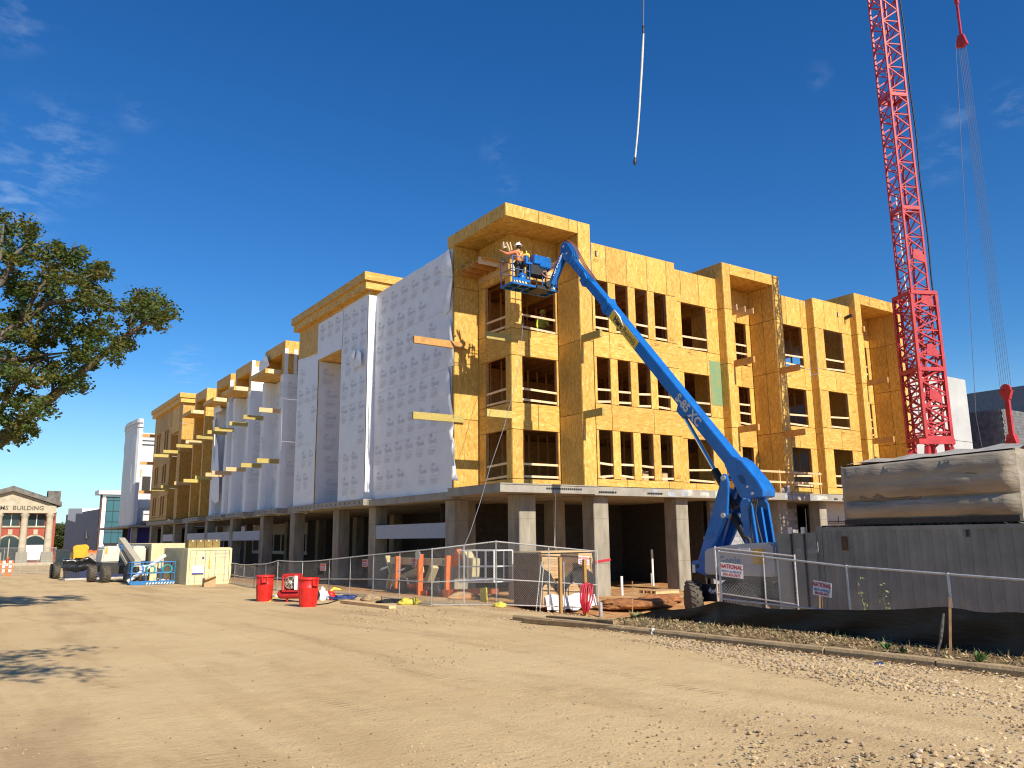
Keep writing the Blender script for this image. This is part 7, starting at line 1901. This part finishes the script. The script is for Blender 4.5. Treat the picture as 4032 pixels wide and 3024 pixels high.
# distant trees between the brick hall and the grey building
for i, (px, Y, h_, w_, lab) in enumerate(((238, 285, 8.5, 4, 'dense green tree between the brick hall and the grey building'), (215, 300, 8, 5, 'rounded green tree just behind the brick hall corner'))):
    x = onY(px, 2150, Y).x
    street_tree(lab, (x, Y, -1.1), (x, Y, h_ * .8), cloud((x, Y, h_ * .52), (w_, w_, h_ * .42), 90, 20 + i), 30 + i, .5, 40, LEAFF, 1.6)
# wooded ridge on the horizon
mb = MB(); vs = []; NR = 90
for i in range(NR):
    a = -1.5 + 3.6 * i / (NR - 1); d = 900; x, y = d * math.sin(a), d * math.cos(a)
    h_ = 22 + 12 * noise.noise((i * .18, 0, 3)) + 4 * noise.noise((i * .9, 2, 1))
    vs += [(x, y, -3), (x * 1.01, y * 1.01, h_ * .7), (x * 1.06, y * 1.06, h_)]
mb.add(vs, [(3 * i + k, 3 * i + 3 + k, 3 * i + 4 + k, 3 * i + 1 + k) for i in range(NR - 1) for k in range(2)], True)
o = mb.build('wooded_hills', mat('far_woods', (.075, .105, .085), .9, var=.3, scale=.06), None); o['kind'] = 'structure'

# ================================================================== GRAVEL, LITTER, WEEDS
def sp_(px, py):
    d = ray(px, py); n = (-.0145 * .565, -.0145 * .825); t = (.7 - CAMZ) / (d.z - n[0] * d.x - n[1] * d.y); return EYE + d * t
STONES = []
SM = [mat('gravel_tan', (.56, .42, .24), .9, var=.15, scale=9, objvar=.25), mat('gravel_grey', (.46, .37, .26), .9, var=.15, scale=9, objvar=.25), mat('gravel_brown', (.38, .26, .14), .9, var=.2, scale=9, objvar=.2)]
def stone_shape(r_, q):
    bm = bmesh.new(); bmesh.ops.create_icosphere(bm, subdivisions=1, radius=r_)
    sx, sy, sz = q.uniform(.8, 1.3), q.uniform(.7, 1.1), q.uniform(.5, .8)
    for v in bm.verts:
        f = q.uniform(.78, 1.12); v.co = Vector((v.co.x * sx * f, v.co.y * sy * f, v.co.z * sz * f))
    vs = [tuple(v.co) for v in bm.verts]; fs = [[v.index for v in f.verts] for f in bm.faces]; bm.free(); return vs, fs
q = random.Random(5)
PROTO = [stone_shape(1.0, q) for _ in range(10)]
PMESH = []
for i, (vs, fs) in enumerate(PROTO):
    me = bpy.data.meshes.new('stone'); me.from_pydata(vs, [], fs); me.materials.append(SM[i % 3]); PMESH.append(me)
spots = []
def in_band(px):                       # gravel band along the kerb: upper and lower edge in the photo
    up = 2505 + (px - 2560) * .096; lo_ = 2528 + (px - 2560) * .185; return up, lo_
for _ in range(2500):
    px = q.uniform(2560, 4100); u, l_ = in_band(px); py = u + (l_ - u) * (q.random() ** .8); spots.append((px, py, q.uniform(.014, .036)))
for _ in range(700): px = q.uniform(2300, 4100); u, l_ = in_band(px); spots.append((px, u + (l_ - u) * q.uniform(.9, 1.45), q.uniform(.010, .026)))
for _ in range(230): a, b_ = q.random(), q.random(); spots.append((4150 - 560 * a ** 1.4, 3060 - 260 * b_ ** 1.3 * (1 - a * .6), q.uniform(.014, .034)))
for _ in range(260): spots.append((q.uniform(2900, 4050), q.uniform(2800, 3040), q.uniform(.008, .026)))
for _ in range(620): spots.append((q.uniform(1550, 3300), 3040 - abs(q.gauss(0, 130)), q.uniform(.006, .016)))
for _ in range(900): spots.append((q.uniform(1350, 2700), q.gauss(2420, 24), q.uniform(.012, .035)))
for _ in range(260): spots.append((q.uniform(1600, 2700), q.uniform(2440, 2560), q.uniform(.008, .024)))
for _ in range(240): px = q.uniform(1250, 1850); spots.append((px, 2620 + q.gauss(0, 28), q.uniform(.006, .017)))
for _ in range(520): spots.append((q.uniform(-30, 4060), q.uniform(2430, 3040), q.uniform(.004, .014)))
big = []; rest = MB(); rest_m = [MB(), MB(), MB()]
cand = []
for (px, py, r_) in spots:
    p = sp_(px, py); 
    if p.x > 11.27 and p.y < 16: continue
    d = (p - EYE).dot(_fw)
    if d < 3 or d > 60: continue
    p.z = gz(p.x, p.y); cand.append((r_ / d, r_, p))
cand.sort(key=lambda c: -c[0])
GL = {0: 'pale pebble lying in the gravel and dirt of the street'}
for i, (_, r_, p) in enumerate(cand):
    pz = p + Vector((0, 0, r_ * .22)); rot = Matrix.Rotation(q.uniform(0, 6.28), 4, 'Z')
    k = q.randrange(10)
    if i < 290:
        o = bpy.data.objects.new('stone', PMESH[k]); o.location = pz; o.scale = (r_, r_, r_); o.rotation_euler = (q.uniform(-.3, .3), q.uniform(-.3, .3), q.uniform(0, 6.28)); reg(o, None)
        tag(o, 'loose stone among the gravel on the dirt street', 'stone', 'larger loose stones on the dirt street')
    else:
        vs, fs = PROTO[k]; rest_m[k % 3].add([rot @ (Vector(v) * r_) + pz for v in vs], fs)
gr_ = MB()
for k in range(3):
    gr_.cur = k; gr_.add(rest_m[k].v, rest_m[k].f)
me = gr_.mesh('gravel', SM); o = bpy.data.objects.new('gravel', me); reg(o, None); o['kind'] = 'stuff'; o['label'] = 'pale gravel strewn along the kerb and over the dirt street'; o['category'] = 'gravel'
# dry leaf litter and straw on the verge
lit = MB()
for _ in range(5200):
    y = q.uniform(3.5, 15.2); x = 11.42 + (1.75 if y < 12 else 1.9) * q.random(); z = gz(x, y) + .012 + q.random() * .03; a = q.uniform(0, 6.28); L = q.uniform(.015, .05); w_ = L * q.uniform(.12, .6)
    dx, dy = math.cos(a) * L, math.sin(a) * L; ex, ey = -math.sin(a) * w_, math.cos(a) * w_; t_ = q.uniform(-.025, .03)
    lit.cur = q.choice((0, 0, 1, 2)); lit.add([(x - dx, y - dy, z - t_), (x + ex, y + ey, z), (x + dx, y + dy, z + t_), (x - ex, y - ey, z)], [(0, 1, 2, 3)])
for _ in range(900):
    y = q.uniform(3.5, 14); x = 11.27 - abs(q.gauss(0, .16)); z = gz(x, y) + .012 + q.random() * .02; a = q.uniform(0, 6.28); L = q.uniform(.015, .045); w_ = L * .4
    dx, dy = math.cos(a) * L, math.sin(a) * L; ex, ey = -math.sin(a) * w_, math.cos(a) * w_
    lit.cur = q.choice((0, 1, 2)); lit.add([(x - dx, y - dy, z), (x + ex, y + ey, z + .01), (x + dx, y + dy, z + .015), (x - ex, y - ey, z)], [(0, 1, 2, 3)])
me = lit.mesh('leaf_litter', [mat('dry_straw', (.34, .24, .12), .8, var=.2), mat('dead_leaf', (.18, .105, .05), .8, var=.2), mat('pale_leaf', (.50, .38, .22), .8, var=.2)]); o = bpy.data.objects.new('leaf_litter', me); reg(o, None); o['kind'] = 'stuff'; o['label'] = 'dry straw and fallen leaves on the verge behind the kerb'; o['category'] = 'leaf litter'
GRN = mat('weed_green', (.055, .13, .025), .6, var=.3, scale=12); GRN2 = mat('pale_weed', (.20, .24, .09), .6, var=.3, scale=12)
def weed(label, c, n, size, seed, mt=GRN, tall=0):
    r_ = random.Random(seed); t = thing('weed', label, 'weed', c); c = Vector(c); mb = MB(); ms = MB()
    for k in range(n):
        a = r_.uniform(0, 6.28); L = size * r_.uniform(.5, 1.1); tip = c + Vector((math.cos(a) * L * .6, math.sin(a) * L * .6, L * r_.uniform(.4, 1.0))); s = Vector((-math.sin(a), math.cos(a), 0)) * L * .16
        m_ = c.lerp(tip, .55) + Vector((0, 0, L * .15)); mb.add([c, m_ + s, tip, m_ - s], [(0, 1, 2, 3)])
    if tall:
        pts = [c + Vector((.05 * math.sin(k), .04 * k * .6, tall * k / 5)) for k in range(6)]; ms.tube(pts, [.008] * 5 + [.004], 5)
        for k in range(9): p_ = pts[2 + k % 4]; leaves(mb, p_ + Vector((0, 0, .03 * k)), .07, 4, .035, r_)
        ms.build('stem', GRN2, t)
    mb.build('leaves', mt, t)
weed('bushy green weed at the foot of the silt fence', gp(2985, 2492), 60, .30, 1)
weed('straggly weed with pale tips at the left end of the silt fence', gp(2505, 2450), 46, .34, 2, GRN2)
weed('tall pale weed stalk in front of the container fence post', G(13.9, 8.9), 8, .15, 3, GRN2, .95)
weed('second tall weed stalk with white tips right of the first', G(13.8, 8.4), 8, .14, 4, GRN2, .85)
weed('green leafy weed behind the kerb joint', gp(3490, 2566), 26, .16, 5)
weed('small green weed right of the kerb joint', gp(3555, 2572), 18, .12, 6)
weed('trailing green weeds by the torn stake', gp(3860, 2612), 50, .16, 7); weed('clump of green weeds at the right edge of the verge', gp(3985, 2632), 50, .17, 8)
weed('little green sprig at the left end of the verge', gp(2745, 2480), 24, .14, 9)
gt = MB()
for _ in range(700):
    y = q.uniform(3.8, 14.8); x = q.uniform(11.5, 13.2); g_ = gz(x, y); L = q.uniform(.04, .14); a = q.uniform(0, 6.28); w_ = .006
    gt.cur = q.choice((0, 0, 1)); gt.add([(x - w_, y, g_), (x + w_, y, g_), (x + math.cos(a) * L * .5, y + math.sin(a) * L * .5, g_ + L)], [(0, 1, 2)])
me = gt.mesh('verge_grass', [mat('dry_grass', (.32, .25, .11), .8), GRN]); o = bpy.data.objects.new('verge_grass', me); reg(o, None); o['kind'] = 'stuff'; o['label'] = 'thin dry grass blades on the verge'; o['category'] = 'grass'
st_ = MB().lathe(gp(3022, 2492), [(.14, 0), (.13, .18), (.11, .24), (.04, .25)], 9).build('tree_stump', BARK, None); tag(st_, 'small grey stump beside the bushy weed at the silt fence', 'stump')
sw = lump('white_litter', 'scrap of white litter lying on the kerb', 'litter', 2572, 2503, (.05, .05, .09), WHITE, 40)
sf_ = lump('foil_wrapper', 'shiny crumpled wrapper in the gravel under the kerb joint', 'litter', 3462, 2618, (.08, .05, .03), CHROME, 41)
